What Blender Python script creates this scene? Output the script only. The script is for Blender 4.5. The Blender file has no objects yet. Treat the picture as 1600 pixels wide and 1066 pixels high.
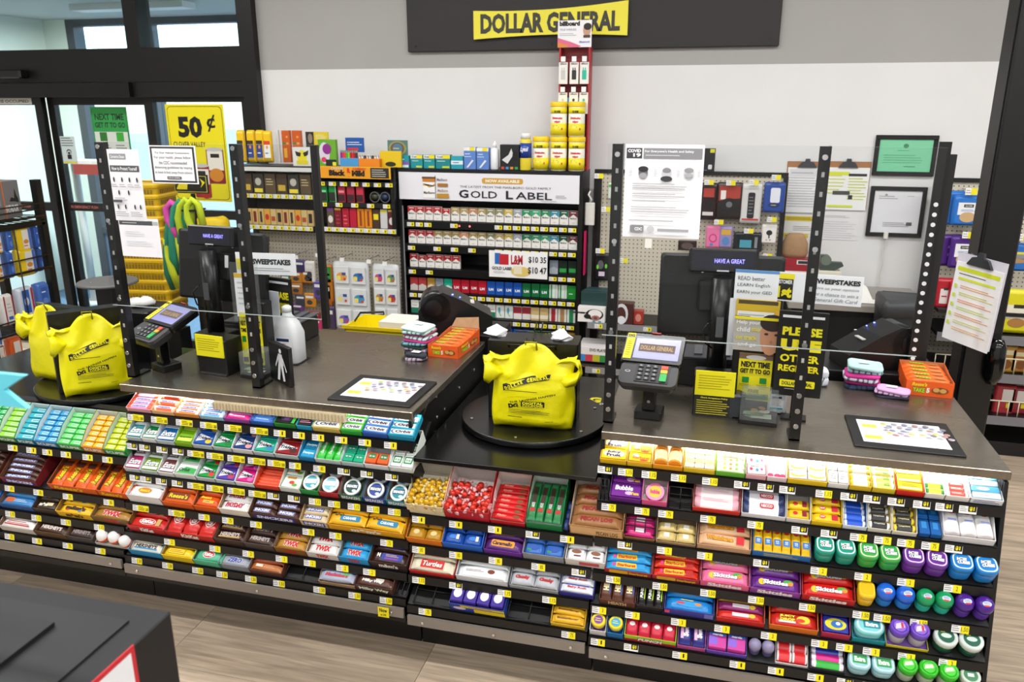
import bpy, bmesh, math, random
from mathutils import Matrix, Vector
random.seed(7)
SC = bpy.context.scene
COL = SC.collection
PI = math.pi
# ------------------------------------------------------------------ camera
EYE = Vector((0, 0, 1.9)); PITCH = math.radians(16.5); YAW = math.radians(14.45); FPX = 1245.0
cam = bpy.data.cameras.new('camera'); camo = bpy.data.objects.new('camera', cam); COL.objects.link(camo)
camo.location = EYE; camo.rotation_euler = (PI/2-PITCH, 0, YAW)
cam.sensor_width = 36; cam.lens = 36*FPX/1600; cam.clip_start = .05
cam.dof.use_dof = True; cam.dof.focus_distance = 2.9; cam.dof.aperture_fstop = 4.5
SC.camera = camo
# ------------------------------------------------------------------ world and light
w = bpy.data.worlds.new('world'); SC.world = w; w.use_nodes = True
nt = w.node_tree; bg = nt.nodes['Background']
sky = nt.nodes.new('ShaderNodeTexSky'); sky.sky_type = 'NISHITA'; sky.sun_disc = False
sky.sun_elevation = math.radians(48); sky.sun_rotation = math.radians(200)
nt.links.new(sky.outputs[0], bg.inputs[0]); bg.inputs[1].default_value = .75
SC.view_settings.view_transform = 'Standard'; SC.view_settings.look = 'None'
SC.view_settings.gamma = 1; SC.view_settings.use_curve_mapping = False
SC.view_settings.exposure = 0.08
SC.cycles.max_bounces = 7; SC.cycles.diffuse_bounces = 3; SC.cycles.glossy_bounces = 3
SC.cycles.transparent_max_bounces = 12; SC.cycles.transmission_bounces = 4
SC.cycles.sample_clamp_indirect = 6; SC.cycles.caustics_reflective = False; SC.cycles.caustics_refractive = False
CEIL = 3.5
LAMP_POWER = 30
LAMPS = [(x, y) for y in (-2.6, -.6, 1.4, 3.4) for x in (-4.2, -2.1, 0.0, 2.1, 4.2)]
def area_light(name, loc, rot, sx, sy, power, col=(1, 1, 1), spread=None):
    l = bpy.data.lights.new(name, 'AREA'); l.shape = 'RECTANGLE'; l.size = sx; l.size_y = sy; l.energy = power; l.color = col
    if spread: l.spread = spread
    o = bpy.data.objects.new(name, l); COL.objects.link(o); o.location = loc; o.rotation_euler = rot
    return o
for (x, y) in LAMPS:
    area_light('ceiling_lamp', (x, y, CEIL-.075), (0, 0, 0), 1.5, .12, LAMP_POWER, (1, .99, .98))
area_light('vestibule_lamp', (-4.9, 6.2, 2.65), (0, 0, 0), 1.1, .16, 130, (1, 1, .98))
# strips of small lamps under the front edge of the two counters
LED_RIGHT = area_light('counter_lamp', (.27, 2.40, .868), (math.radians(12), 0, 0), 1.1, .012, 5.5, (1, .93, .80))
LED_LEFT = area_light('counter_lamp', (-1.88, 2.40, .868), (math.radians(12), 0, 0), .36, .012, 1.7, (1, .93, .82))
LED_LEFT2 = area_light('counter_lamp', (-1.2, 2.40, .868), (math.radians(12), 0, 0), .5, .012, .9, (1, .95, .88))
# ------------------------------------------------------------------ pixel rays (1600x1066) to points of the place
_F = Vector((-math.sin(YAW)*math.cos(PITCH), math.cos(YAW)*math.cos(PITCH), -math.sin(PITCH)))
_R = Vector((math.cos(YAW), math.sin(YAW), 0)); _U = _R.cross(_F)
def ray(u, v): return _F + _R*((u-800)/FPX) - _U*((v-533)/FPX)
def ony(u, v, Y): d = ray(u, v); return EYE + d*((Y-EYE.y)/d.y)
def onz(u, v, Z): d = ray(u, v); return EYE + d*((Z-EYE.z)/d.z)
def onx(u, v, X): d = ray(u, v); return EYE + d*((X-EYE.x)/d.x)
def ux(u, y, z):            # the x of a point seen in column u that lies at depth y and height z
    k = (u-800)/FPX; q = Vector((0, y, z-EYE.z))
    return (k*q.dot(_F) - q.dot(_R)) / (_R.x - k*_F.x)
# ------------------------------------------------------------------ materials
def lin(c): return c/12.92 if c <= .04045 else ((c+.055)/1.055)**2.4
def rgb(h):
    h = h.lstrip('#'); return tuple(lin(int(h[i:i+2], 16)/255) for i in (0, 2, 4)) + (1,)
_M = {}
def mt(h, r=.45, m=0.0, kind='', e=0.0):
    key = (h, r, m, kind, e)
    if key in _M: return _M[key]
    M = bpy.data.materials.new((kind or 'paint')+'_'+h); M.use_nodes = True
    n = M.node_tree; b = n.nodes['Principled BSDF']; c = rgb(h)
    b.inputs['Base Color'].default_value = c; b.inputs['Roughness'].default_value = r; b.inputs['Metallic'].default_value = m
    if e:
        b.inputs['Emission Color'].default_value = c; b.inputs['Emission Strength'].default_value = e
    def noise(scale, det=2, sc3=None):
        t = n.nodes.new('ShaderNodeTexCoord'); x = n.nodes.new('ShaderNodeTexNoise')
        x.inputs['Scale'].default_value = scale; x.inputs['Detail'].default_value = det
        if sc3:
            mp = n.nodes.new('ShaderNodeMapping'); mp.inputs['Scale'].default_value = sc3
            n.links.new(t.outputs['Object'], mp.inputs[0]); n.links.new(mp.outputs[0], x.inputs['Vector'])
        else: n.links.new(t.outputs['Object'], x.inputs['Vector'])
        return x
    def ramp(src, a, bb, p0=.3, p1=.7):
        R = n.nodes.new('ShaderNodeValToRGB'); R.color_ramp.elements[0].color = a; R.color_ramp.elements[1].color = bb
        R.color_ramp.elements[0].position = p0; R.color_ramp.elements[1].position = p1
        n.links.new(src, R.inputs[0]); return R
    def bump(src, s, d=.002):
        B = n.nodes.new('ShaderNodeBump'); B.inputs['Strength'].default_value = s; B.inputs['Distance'].default_value = d
        n.links.new(src, B.inputs['Height']); n.links.new(B.outputs[0], b.inputs['Normal'])
    def scale_c(k): return tuple(min(1, v*k) for v in c[:3])+(1,)
    if kind == 'foil':
        x = noise(90, 2); bump(x.outputs[0], .35, .003)
    elif kind == 'plastic_film':
        x = noise(26, 3); bump(x.outputs[0], .5, .006); b.inputs['Subsurface Weight'].default_value = 0
    elif kind == 'steel':
        x = noise(6, 4, (4, 90, 4)); R = ramp(x.outputs[0], scale_c(.82), scale_c(1.12)); n.links.new(R.outputs[0], b.inputs['Base Color'])
        y = noise(3, 4); R2 = ramp(y.outputs[0], (r*.8,)*3+(1,), (r*1.35,)*3+(1,)); n.links.new(R2.outputs[0], b.inputs['Roughness'])
    elif kind == 'wall':
        x = noise(2.2, 4); R = ramp(x.outputs[0], scale_c(.97), scale_c(1.02)); n.links.new(R.outputs[0], b.inputs['Base Color'])
        y = noise(240, 2); bump(y.outputs[0], .08, .001)
    elif kind == 'wood':
        oi = n.nodes.new('ShaderNodeObjectInfo'); t = n.nodes.new('ShaderNodeTexCoord'); ad = n.nodes.new('ShaderNodeVectorMath'); ad.operation = 'ADD'
        mp = n.nodes.new('ShaderNodeMapping'); mp.inputs['Scale'].default_value = (1.6, 22, 1)
        cb = n.nodes.new('ShaderNodeCombineXYZ'); mu = n.nodes.new('ShaderNodeMath'); mu.operation = 'MULTIPLY'; mu.inputs[1].default_value = 37
        n.links.new(oi.outputs['Random'], mu.inputs[0])
        for i in range(3): n.links.new(mu.outputs[0], cb.inputs[i])
        n.links.new(t.outputs['Object'], mp.inputs[0]); n.links.new(mp.outputs[0], ad.inputs[0]); n.links.new(cb.outputs[0], ad.inputs[1])
        x = n.nodes.new('ShaderNodeTexNoise'); x.inputs['Scale'].default_value = 2.2; x.inputs['Detail'].default_value = 7; x.inputs['Distortion'].default_value = .6
        n.links.new(ad.outputs[0], x.inputs['Vector'])
        R = ramp(x.outputs[0], scale_c(.66), scale_c(1.25), .3, .72)
        hs = n.nodes.new('ShaderNodeHueSaturation'); mr = n.nodes.new('ShaderNodeMapRange')
        mr.inputs['To Min'].default_value = .85; mr.inputs['To Max'].default_value = 1.15
        n.links.new(oi.outputs['Random'], mr.inputs[0]); n.links.new(mr.outputs[0], hs.inputs['Value']); n.links.new(R.outputs[0], hs.inputs['Color'])
        n.links.new(hs.outputs[0], b.inputs['Base Color']); bump(x.outputs[0], .12, .002)
    elif kind == 'speckle':
        x = noise(160, 2); R = ramp(x.outputs[0], scale_c(.7), scale_c(1.3), .35, .65); n.links.new(R.outputs[0], b.inputs['Base Color'])
    elif kind == 'fabric':
        x = n.nodes.new('ShaderNodeTexWave'); t = n.nodes.new('ShaderNodeTexCoord'); n.links.new(t.outputs['Object'], x.inputs['Vector'])
        x.inputs['Scale'].default_value = 14; x.inputs['Distortion'].default_value = 9; x.inputs['Detail'].default_value = 1
        R = ramp(x.outputs[0], scale_c(.25), scale_c(1.0), .18, .30); n.links.new(R.outputs[0], b.inputs['Base Color'])
    elif kind == 'kraft':
        x = noise(40, 3); R = ramp(x.outputs[0], scale_c(.9), scale_c(1.06)); n.links.new(R.outputs[0], b.inputs['Base Color'])
    _M[key] = M
    return M
def glass(name, tint, gloss=1.0, body=0.0, ior=1.49):
    if name in _M: return _M[name]
    M = bpy.data.materials.new(name); M.use_nodes = True; n = M.node_tree; n.nodes.clear()
    o = n.nodes.new('ShaderNodeOutputMaterial'); t = n.nodes.new('ShaderNodeBsdfTransparent'); g = n.nodes.new('ShaderNodeBsdfGlossy')
    fr = n.nodes.new('ShaderNodeFresnel'); fr.inputs[0].default_value = ior; mx = n.nodes.new('ShaderNodeMixShader')
    t.inputs[0].default_value = tint; g.inputs['Roughness'].default_value = .02
    ge = n.nodes.new('ShaderNodeNewGeometry'); iv = n.nodes.new('ShaderNodeMath'); iv.operation = 'SUBTRACT'; iv.inputs[0].default_value = 1
    mu = n.nodes.new('ShaderNodeMath'); mu.operation = 'MULTIPLY'
    n.links.new(ge.outputs['Backfacing'], iv.inputs[1]); n.links.new(iv.outputs[0], mu.inputs[0]); n.links.new(fr.outputs[0], mu.inputs[1])
    n.links.new(mu.outputs[0], mx.inputs[0]); n.links.new(t.outputs[0], mx.inputs[1]); n.links.new(g.outputs[0], mx.inputs[2])
    last = mx.outputs[0]
    if body:
        d = n.nodes.new('ShaderNodeBsdfDiffuse'); d.inputs[0].default_value = (.8, .8, .8, 1); m2 = n.nodes.new('ShaderNodeMixShader'); m2.inputs[0].default_value = body
        n.links.new(last, m2.inputs[1]); n.links.new(d.outputs[0], m2.inputs[2]); last = m2.outputs[0]
    n.links.new(last, o.inputs[0]); _M[name] = M
    return M
ACRYLIC = glass('acrylic', (.96, .97, .97, 1), ior=1.35)
PANE = glass('window_glass', (.90, .96, .97, 1))
CLEAR = glass('clear_plastic', (.93, .95, .95, 1), body=.06)
SMOKE = glass('smoked_plastic', (.45, .45, .46, 1))
BLACK = mt('060607', .45); BLACKG = mt('0a0a0b', .18); DARK = mt('19191b', .5); STEEL = mt('938a7d', .26, .9, 'steel'); WHITE = mt('f2f1ef', .5)
PAPER = mt('f4f4f6', .7); CHROME = mt('d8d8da', .2, 1.0); GREYM = mt('8a8886', .4, .6); YEL = mt('f6e211', .45); KRAFT = mt('a98560', .8, 0, 'kraft')
# ------------------------------------------------------------------ mesh building
class MB:
    def __init__(s): s.v = []; s.f = []; s.mi = []; s.mats = []; s.sm = []
    def m(s, mat):
        if mat not in s.mats: s.mats.append(mat)
        return s.mats.index(mat)
    def add(s, vs, fs, mat, X=None, smooth=False):
        o = len(s.v); k = s.m(mat)
        s.v += [tuple(X @ Vector(p)) if X is not None else tuple(p) for p in vs]
        for f in fs: s.f.append([i+o for i in f]); s.mi.append(k); s.sm.append(smooth)
        return s
    def box(s, x0, x1, y0, y1, z0, z1, mat, X=None):
        vs = [(x, y, z) for z in (z0, z1) for y in (y0, y1) for x in (x0, x1)]
        return s.add(vs, [(0, 2, 3, 1), (4, 5, 7, 6), (0, 1, 5, 4), (2, 6, 7, 3), (0, 4, 6, 2), (1, 3, 7, 5)], mat, X)
    def cbox(s, x0, x1, y0, y1, z0, z1, mat, c=.003, X=None):   # box with chamfered upright edges and top edges
        def ring(d, z): return [(x0+c+d, y0+d, z), (x1-c-d, y0+d, z), (x1-d, y0+c+d, z), (x1-d, y1-c-d, z), (x1-c-d, y1-d, z), (x0+c+d, y1-d, z), (x0+d, y1-c-d, z), (x0+d, y0+c+d, z)]
        return s.loft([ring(c*.6, z0), ring(0, z0+c*.6), ring(0, z1-c*.6), ring(c*.6, z1)], mat, X)
    def loft(s, rings, mat, X=None, cap=True, smooth=False):
        n = len(rings[0]); vs = [p for r in rings for p in r]; fs = []
        for i in range(len(rings)-1):
            for j in range(n):
                a = i*n+j; b = i*n+(j+1) % n
                fs.append((a, b, b+n, a+n))
        s.add(vs, fs, mat, X, smooth)
        if cap:
            k = s.m(mat); o = len(s.v)-len(vs)
            s.f.append([o+i for i in range(n)][::-1]); s.mi.append(k); s.sm.append(False)
            s.f.append([o+len(vs)-n+i for i in range(n)]); s.mi.append(k); s.sm.append(False)
        return s
    def lathe(s, prof, n, mat, X=None, smooth=True):
        rings = [[(r*math.cos(2*PI*i/n), r*math.sin(2*PI*i/n), z) for i in range(n)] for r, z in prof]
        return s.loft(rings, mat, X, True, smooth)
    def cyl(s, p, q, r, mat, n=10, r2=None, smooth=True):
        p = Vector(p); q = Vector(q); d = q-p; L = d.length
        X = Matrix.Translation(p) @ d.to_track_quat('Z', 'Y').to_matrix().to_4x4()
        return s.lathe([(r, 0), (r2 if r2 is not None else r, L)], n, mat, X, smooth)
    def tube(s, pts, r, mat, n=6):
        pts = [Vector(p) for p in pts]; rings = []
        for i, p in enumerate(pts):
            d = (pts[min(i+1, len(pts)-1)]-pts[max(i-1, 0)]).normalized()
            a = d.orthogonal().normalized() if i == 0 else (prev - d*prev.dot(d)).normalized()
            prev = a; b = d.cross(a)
            rings.append([tuple(p + a*r*math.cos(2*PI*k/n) + b*r*math.sin(2*PI*k/n)) for k in range(n)])
        return s.loft(rings, mat, None, True, True)
    def prism(s, poly, z0, z1, mat, X=None):
        n = len(poly); vs = [(x, y, z0) for x, y in poly]+[(x, y, z1) for x, y in poly]
        fs = [tuple(range(n))[::-1], tuple(range(n, 2*n))]+[(i, (i+1) % n, n+(i+1) % n, n+i) for i in range(n)]
        return s.add(vs, fs, mat, X)
    def mesh(s, name):
        me = bpy.data.meshes.new(name); me.from_pydata(s.v, [], s.f)
        for m in s.mats: me.materials.append(m)
        me.polygons.foreach_set('material_index', s.mi); me.polygons.foreach_set('use_smooth', s.sm)
        me.update(); return me
    def build(s, name, parent=None, X=None, label=None):
        o = bpy.data.objects.new(name, s.mesh(name)); COL.objects.link(o)
        if parent is not None: o.parent = parent
        if X is not None: o.matrix_local = X
        if label: o['label'] = label
        return o
def T(x=0, y=0, z=0): return Matrix.Translation((x, y, z))
def RX(d): return Matrix.Rotation(math.radians(d), 4, 'X')
def RY(d): return Matrix.Rotation(math.radians(d), 4, 'Y')
def RZ(d): return Matrix.Rotation(math.radians(d), 4, 'Z')
def tag(o, label, cat, group=None):
    o['label'] = label; o['category'] = cat
    if group: o['group'] = group
    return o
def thing(name, label, cat, loc=(0, 0, 0), X=None, group=None):
    o = bpy.data.objects.new(name, None); COL.objects.link(o); o.empty_display_size = .05
    if X is not None: o.matrix_world = X
    else: o.location = loc
    return tag(o, label, cat, group)
def struct(name, mb, parent=None):
    o = mb.build(name, parent)
    if parent is None: o['kind'] = 'structure'
    return o
def link(name, me, X, parent=None):
    o = bpy.data.objects.new(name, me); COL.objects.link(o)
    if parent is not None: o.parent = parent
    o.matrix_local = X
    return o
# ------------------------------------------------------------------ flat print (lettering, emblems)
_T = {}
def text_geo(sx, bold=.0, shear=0.0):
    key = (sx, bold, shear)
    if key in _T: return _T[key]
    cu = bpy.data.curves.new('t', 'FONT'); cu.body = sx; cu.size = 1; cu.resolution_u = 2; cu.offset = bold; cu.shear = shear
    ob = bpy.data.objects.new('t', cu); me = bpy.data.meshes.new_from_object(ob)
    vs = [(v.co.x, v.co.y) for v in me.vertices]; fs = [tuple(p.vertices) for p in me.polygons]
    bpy.data.objects.remove(ob); bpy.data.curves.remove(cu); bpy.data.meshes.remove(me)
    if vs:
        x0, x1 = min(v[0] for v in vs), max(v[0] for v in vs); y0, y1 = min(v[1] for v in vs), max(v[1] for v in vs)
        dx, dy = (x1-x0) or 1, (y1-y0) or 1
        vs = [((x-x0)/dx-.5, (y-y0)/dy-.5) for x, y in vs]
    _T[key] = (vs, fs)
    return _T[key]
def C(c, r=.5): return c if not isinstance(c, str) else mt(c, r)
def rrect(w, h, r, n=4):
    out = []
    for cx, cy, a in ((w/2-r, h/2-r, 0), (-w/2+r, h/2-r, 90), (-w/2+r, -h/2+r, 180), (w/2-r, -h/2+r, 270)):
        out += [(cx+r*math.cos(math.radians(a+90*i/n)), cy+r*math.sin(math.radians(a+90*i/n))) for i in range(n+1)]
    return out
LAY = .00035
# print too small to read in the place: drawn as lines
BLUR = {'corn', 'LAYS', 'BIC', 'SCHEDULE', 'Mix', 'RICOLA', 'TUMS', 'Certs', 'STRIDE', 'Goodbar', 'crispy', 'Crunch', 'ALMOND', 'MUSIC', 'Aspirin', 'tablets', 'SEEDS', 'Lighter', 'cable', 'Smarties', 'GUMMY', 'SHARE', 'CHOCOLATE', 'Goo Cluster', 'DENTEK', 'YOUR STORE', 'RECYCLE', 'kool', 'POP', 'pain relief', 'digital', 'thermometer', 'FAST', 'bubble'}
def prints(elems, W, H):
    """one flat mesh of print: elems in units of the printed field (x, y from -.5 to .5), W x H metres; later elems lie on earlier ones"""
    mb = MB(); z = LAY
    for e in elems:
        if e[0] == 'txt' and e[1] in BLUR: e = ('lines', e[2], e[3], e[4], e[5], 1 if e[5] < .3 else 2, e[6])
        k = e[0]
        if k == 'txt':                       # txt, string, cx, cy, w, h, colour, bold, shear, rot
            vs, fs = text_geo(e[1], e[7] if len(e) > 7 else .02, e[8] if len(e) > 8 else 0)
            a = math.radians(e[9]) if len(e) > 9 else 0; w, h = e[4]*W, e[5]*H
            if len(e) > 9 and abs(e[9]) > 45: w, h = e[4]*H, e[5]*W
            mb.add([(e[2]*W + x*w*math.cos(a)-y*h*math.sin(a), e[3]*H + x*w*math.sin(a)+y*h*math.cos(a), z) for x, y in vs], fs, C(e[6]))
        elif k == 'rect':                    # rect, cx, cy, w, h, colour
            x, y, w, h = e[1]*W, e[2]*H, e[3]*W/2, e[4]*H/2
            mb.add([(x-w, y-h, z), (x+w, y-h, z), (x+w, y+h, z), (x-w, y+h, z)], [(0, 1, 2, 3)], C(e[5]))
        elif k == 'ell':
            n = 16; mb.add([(e[1]*W+e[3]*W/2*math.cos(2*PI*i/n), e[2]*H+e[4]*H/2*math.sin(2*PI*i/n), z) for i in range(n)], [tuple(range(n))], C(e[5]))
        elif k == 'poly':
            mb.add([(x*W, y*H, z) for x, y in e[1]], [tuple(range(len(e[1])))], C(e[2]))
        elif k == 'rr':                      # rounded rectangle: cx, cy, w, h, colour, radius in metres
            pts = rrect(e[3]*W, e[4]*H, e[6]); mb.add([(x+e[1]*W, y+e[2]*H, z) for x, y in pts], [tuple(range(len(pts)))], C(e[5]))
        elif k == 'lines':                   # lines, cx, cy, w, h, n, colour: n thin lines of small unreadable print
            n = e[5]; x, y, w, h = e[1]*W, e[2]*H, e[3]*W, e[4]*H; R = random.Random(n)
            for i in range(n):
                yy = y+h/2-(i+.5)*h/n; ww = w*(1 if i % 4 else .82)*R.uniform(.86, 1); t = h/n*.16
                mb.add([(x-w/2, yy-t, z), (x-w/2+ww, yy-t, z), (x-w/2+ww, yy+t, z), (x-w/2, yy+t, z)], [(0, 1, 2, 3)], C(e[6]))
        z += LAY
    return mb
_PM = {}
def decal(name, elems, W, H, parent, X, key=None):
    kk = key or (name, repr(elems), round(W, 4), round(H, 4))
    if kk not in _PM: _PM[kk] = prints(elems, W, H).mesh(name)
    return link(name, _PM[kk], X, parent)
UP = RX(90)   # print on an upright face that looks towards -y
# ================================================================== the setting
def sbox(name, b, mat, parent=None):
    return struct(name, MB().box(*b, mat), parent)
def root(name):
    o = bpy.data.objects.new(name, None); COL.objects.link(o); o['kind'] = 'structure'; return o
WY = 5.2
FL = mt('b6a38d', .42, 0, 'wood')
fl = sbox('floor', (-7, 7, -4, 10.2, -.06, -.006), mt('4a4540', .7))
PLANK = {}
for iy in range(-2, 10):
    for ix in range(-6, 5):
        x0 = -1.81+.914*ix + (0 if iy % 2 else .457); y0 = 2.0-.457+.457*(iy-1)
        if iy in (1, 2): x0 = -1.81+.914*ix
        k = 'plank'
        if k not in PLANK: PLANK[k] = MB().cbox(-.4562, .4562, -.2277, .2277, -.006, 0, FL, .0012).mesh('plank')
        link('plank', PLANK[k], T(x0+.457, y0+.2285, 0), fl)
WALLM = mt('e4e3e2', .75, 0, 'wall'); GREYW = mt('a9a7a4', .75, 0, 'wall')
wb = sbox('wall_back', (-3.14, 7, WY, WY+.15, 0, 2.132), WALLM)
struct('painted_band', MB().box(-3.14, 7, WY, WY+.15, 2.132, CEIL, GREYW), wb)
sbox('wall_left', (-7.1, -7, -4, WY, 0, CEIL), WALLM)
sbox('wall_right', (7, 7.1, -4, WY+.15, 0, CEIL), WALLM)
sbox('wall_near', (-7.1, 7.1, -4.1, -4, 0, CEIL), WALLM)
ce = sbox('ceiling', (-7.1, 7.1, -4.1, WY+.15, CEIL, CEIL+.1), mt('d8d8d6', .8, 0, 'wall'))
LAMPB = MB().box(-.78, .78, -.09, .09, -.062, 0, mt('e8e8e8', .5)).mesh('ceiling_light')
for i, (x, y) in enumerate(LAMPS):
    o = link('ceiling_light', LAMPB, T(x, y, CEIL-.001))
    tag(o, 'white strip light on the ceiling, row %s, position %s' % ('nearest near middle far'.split()[i//5], 'one two three four five'.split()[i % 5]), 'light', 'strip lights on the store ceiling')
# storefront with sliding doors
FR = mt('14110f', .42, .2)
def pbox(u0, v0, u1, v1, y0, y1):       # a box on the plane y0 between two picture corners
    a = ony(u0, v0, y0); b = ony(u1, v1, y0)
    return (min(a.x, b.x), max(a.x, b.x), y0, y1, min(a.z, b.z), max(a.z, b.z))
sf = root('trim_1')
struct('jamb', MB().box(-3.25, -3.135, WY-.06, WY+.16, 0, CEIL, FR), sf)
struct('header', MB().box(-7, -3.25, WY-.04, WY+.14, 2.06, 2.29, FR).box(-7, -4.15, WY-.09, WY+.14, 1.955, 2.055, mt('141210', .35, .3)).box(-4.148, -3.25, WY-.05, WY+.14, 1.955, 2.057, FR), sf)
struct('mullion', MB().box(-4.17, -4.06, WY-.03, WY+.12, 2.29, CEIL, FR), sf)
struct('transom_rail', MB().box(-7, -3.25, WY-.03, WY+.12, 3.25, CEIL, FR), sf)
for i, (a, b) in enumerate(((-7, -4.17), (-4.06, -3.25))):
    w_ = root('window_%d' % (i+1)); struct('pane', MB().box(a, b, WY+.03, WY+.042, 2.29, 3.25, PANE), w_)
sens = MB().cbox(-5.24, -5.04, WY-.13, WY-.04, 2.09, 2.15, BLACKG, .012)
tag(sens.build('door_sensor'), 'small black motion sensor bar on the door header', 'sensor')
def door(n, x0, x1, z1, rails, y):
    d = root('door_%d' % n)
    struct('stile', MB().box(x0, x0+.06, y, y+.05, 0, z1, FR), d); struct('stile', MB().box(x1-.06, x1, y, y+.05, 0, z1, FR), d)
    for a, b in rails: struct('rail', MB().box(x0+.06, x1-.06, y, y+.05, a, b, FR), d)
    struct('pane', MB().box(x0+.06, x1-.06, y+.02, y+.03, .1, z1, PANE), d)
    return d
d1 = door(1, -6.2, -5.02, 1.955, ((0, .12), (1.1, 1.165), (1.9, 1.955)), WY+.0)
d2 = door(2, -5.02, -4.1, 1.955, ((0, .12), (1.1, 1.165), (1.9, 1.955)), WY+.06)
d3 = door(3, -4.1, -3.25, 1.955, ((0, .12), (1.085, 1.15), (1.92, 1.955)), WY+.0)
decal('lettering', [('rect', 0, 0, 1, 1, 'ece8e4'), ('txt', 'OPEN WHEN THE BUILDING IS OCCUPIED', 0, 0, .94, .5, '222222')], .9, .045, d1, T(-5.55, WY-.001, 1.928) @ UP)
for d, xx, yy in ((d1, -5.4, WY-.001), (d1, -5.75, WY-.001), (d2, -4.82, WY+.059), (d2, -4.5, WY+.059)):
    decal('lettering', [('txt', 'IN EMERGENCY PUSH', 0, 0, 1, 1, 'c9706a')], .25, .022, d, T(xx, yy, 1.132) @ UP)
decal('label_print', [('rect', 0, 0, 1, 1, 'ece8e4')] + [('rect', 0, .3-.2*i, .8, .06, 'c23a34') for i in range(3)], .03, .5, d2, T(-4.128, WY+.058, 1.6) @ UP)
# vestibule beyond the doors
VW = mt('e2eadf', .7, 0, 'wall'); VY = 7.2; VC = 2.72
LX = ony(70, 40, VY).x; RX0 = -2.95
vs = root('trim_2')
sbox('wall_vestibule', (LX-.12, LX, WY+.16, VY, 0, VC), VW)
sbox('wall_vestibule_far', (RX0, RX0+.15, WY+.16, VY, 0, VC), mt('c9cfcc', .7, 0, 'wall'))
sbox('ceiling_vestibule', (LX-.12, RX0+.15, WY+.16, VY+.1, VC, VC+.1), mt('b4bab9', .8, 0, 'wall'))
sbox('wall_soffit', (-7.1, -3.1, WY+.161, WY+.2, VC+.1, CEIL), mt('c4c9c8', .8, 0, 'wall'))
sbox('floor_mat', (LX, RX0, WY+.3, VY-.02, -.004, .004), mt('5f7f9c', .85, 0, 'speckle'))
struct('dado_panel', MB().box(LX, RX0, VY, VY+.06, 0, .58, mt('5d7d9a', .5)), vs)
FG = mt('3f454d', .5)
struct('rail', MB().box(LX, RX0, VY-.02, VY+.1, 2.06, 2.2, FG).box(LX, RX0, VY-.02, VY+.1, 2.655, VC, FG).box(LX, RX0, VY-.02, VY+.1, .58, .64, FG), vs)
struct('pier', MB().box(LX, ony(106, 50, VY).x, VY-.03, VY+.1, 0, VC, VW), vs)
XM = [ony(u_, 50, VY).x for u_ in (106, 222)]+[RX0-.1]
for xm in XM: struct('mullion', MB().box(xm, xm+.09, VY-.025, VY+.12, 0, VC, FG), vs)
for i in range(2):
    w_ = root('window_%d' % (i+3)); struct('pane', MB().box(XM[i]+.09, XM[i+1], VY+.04, VY+.05, .64, 2.6, PANE), w_)
tag(link('ceiling_light', MB().box(-.55, .55, -.09, .09, -.05, 0, mt('e8e8e8', .5)).mesh('ceiling_light'), T(-4.9, 6.2, VC-.001)), 'white strip light on the entrance lobby ceiling', 'light')
sbox('pavement', (-40, 20, VY+.13, 60, -.2, -.03), mt('cfd0cc', .8, 0, 'speckle'))
for (x0, z0, x1, z1, y) in ():
    pass
st = thing('notice_stand', 'slim white post with a red topped tray standing in the entrance lobby', 'stand', (-6.02+.02, 6.5, 0))
MB().lathe([(.16, 0), (.16, .012), (.03, .02)], 16, mt('c4c2be', .5)).build('base', st)
MB().cyl((0, 0, .02), (0, 0, 1.36), .035, mt('c9c7c2', .5)).build('pole', st)
MB().cbox(-.06, .42, -.08, .1, 1.365, 1.40, mt('efe9e2', .5)).build('tray', st); MB().box(.06, .42, -.085, -.07, 1.27, 1.364, mt('b3372c', .5)).build('panel', st)
# ------------------------------------------------------------------ posters on the glass
def sheet(name, label, cat, u0, v0, u1, v1, y, elems, col='f4f4f6', th=.0015, group=None, rot=0, parent=None):
    a = ony(u0, v0, y); b = ony(u1, v1, y); W, H = abs(b.x-a.x), abs(a.z-b.z)
    X = T((a.x+b.x)/2, y, (a.z+b.z)/2) @ RY(rot)
    o = MB().box(-W/2, W/2, 0, th, -H/2, H/2, C(col)).build(name, None, X)
    tag(o, label, cat, group)
    if elems: decal('printed_lettering', elems, W, H, o, T(0, -.0002, 0) @ UP)
    return o
K = '15130f'
sheet('poster', 'big yellow 50 cent poster with two soup cans on the glass beside the doors', 'poster', 257, 163, 363, 316, WY-.008,
      [('rr', 0, 0, .94, .96, K, .03), ('rr', 0, 0, .925, .949, 'f2e40c', .028), ('txt', '50', -.1, .27, .42, .22, K, .05), ('txt', '\u00a2', .27, .31, .15, .17, K, .02),
       ('txt', 'CLOVER VALLEY', -.14, .095, .56, .05, K, .015),
       ('rr', .28, -.13, .30, .36, '8a1420', .012), ('rect', .28, -.07, .27, .2, 'f1ece0'), ('rect', .28, -.02, .15, .04, K), ('ell', .28, -.22, .25, .14, 'd98a22'), ('ell', .28, .045, .3, .04, 'c9c9c9'),
       ('rr', .02, -.29, .28, .34, '9c1a22', .012), ('rect', .02, -.24, .25, .16, 'f1ece0'), ('rect', .02, -.2, .14, .04, K), ('ell', .06, -.4, .2, .14, 'b02020'), ('ell', .02, -.125, .28, .04, 'c9c9c9')], 'f2e40c')
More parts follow.
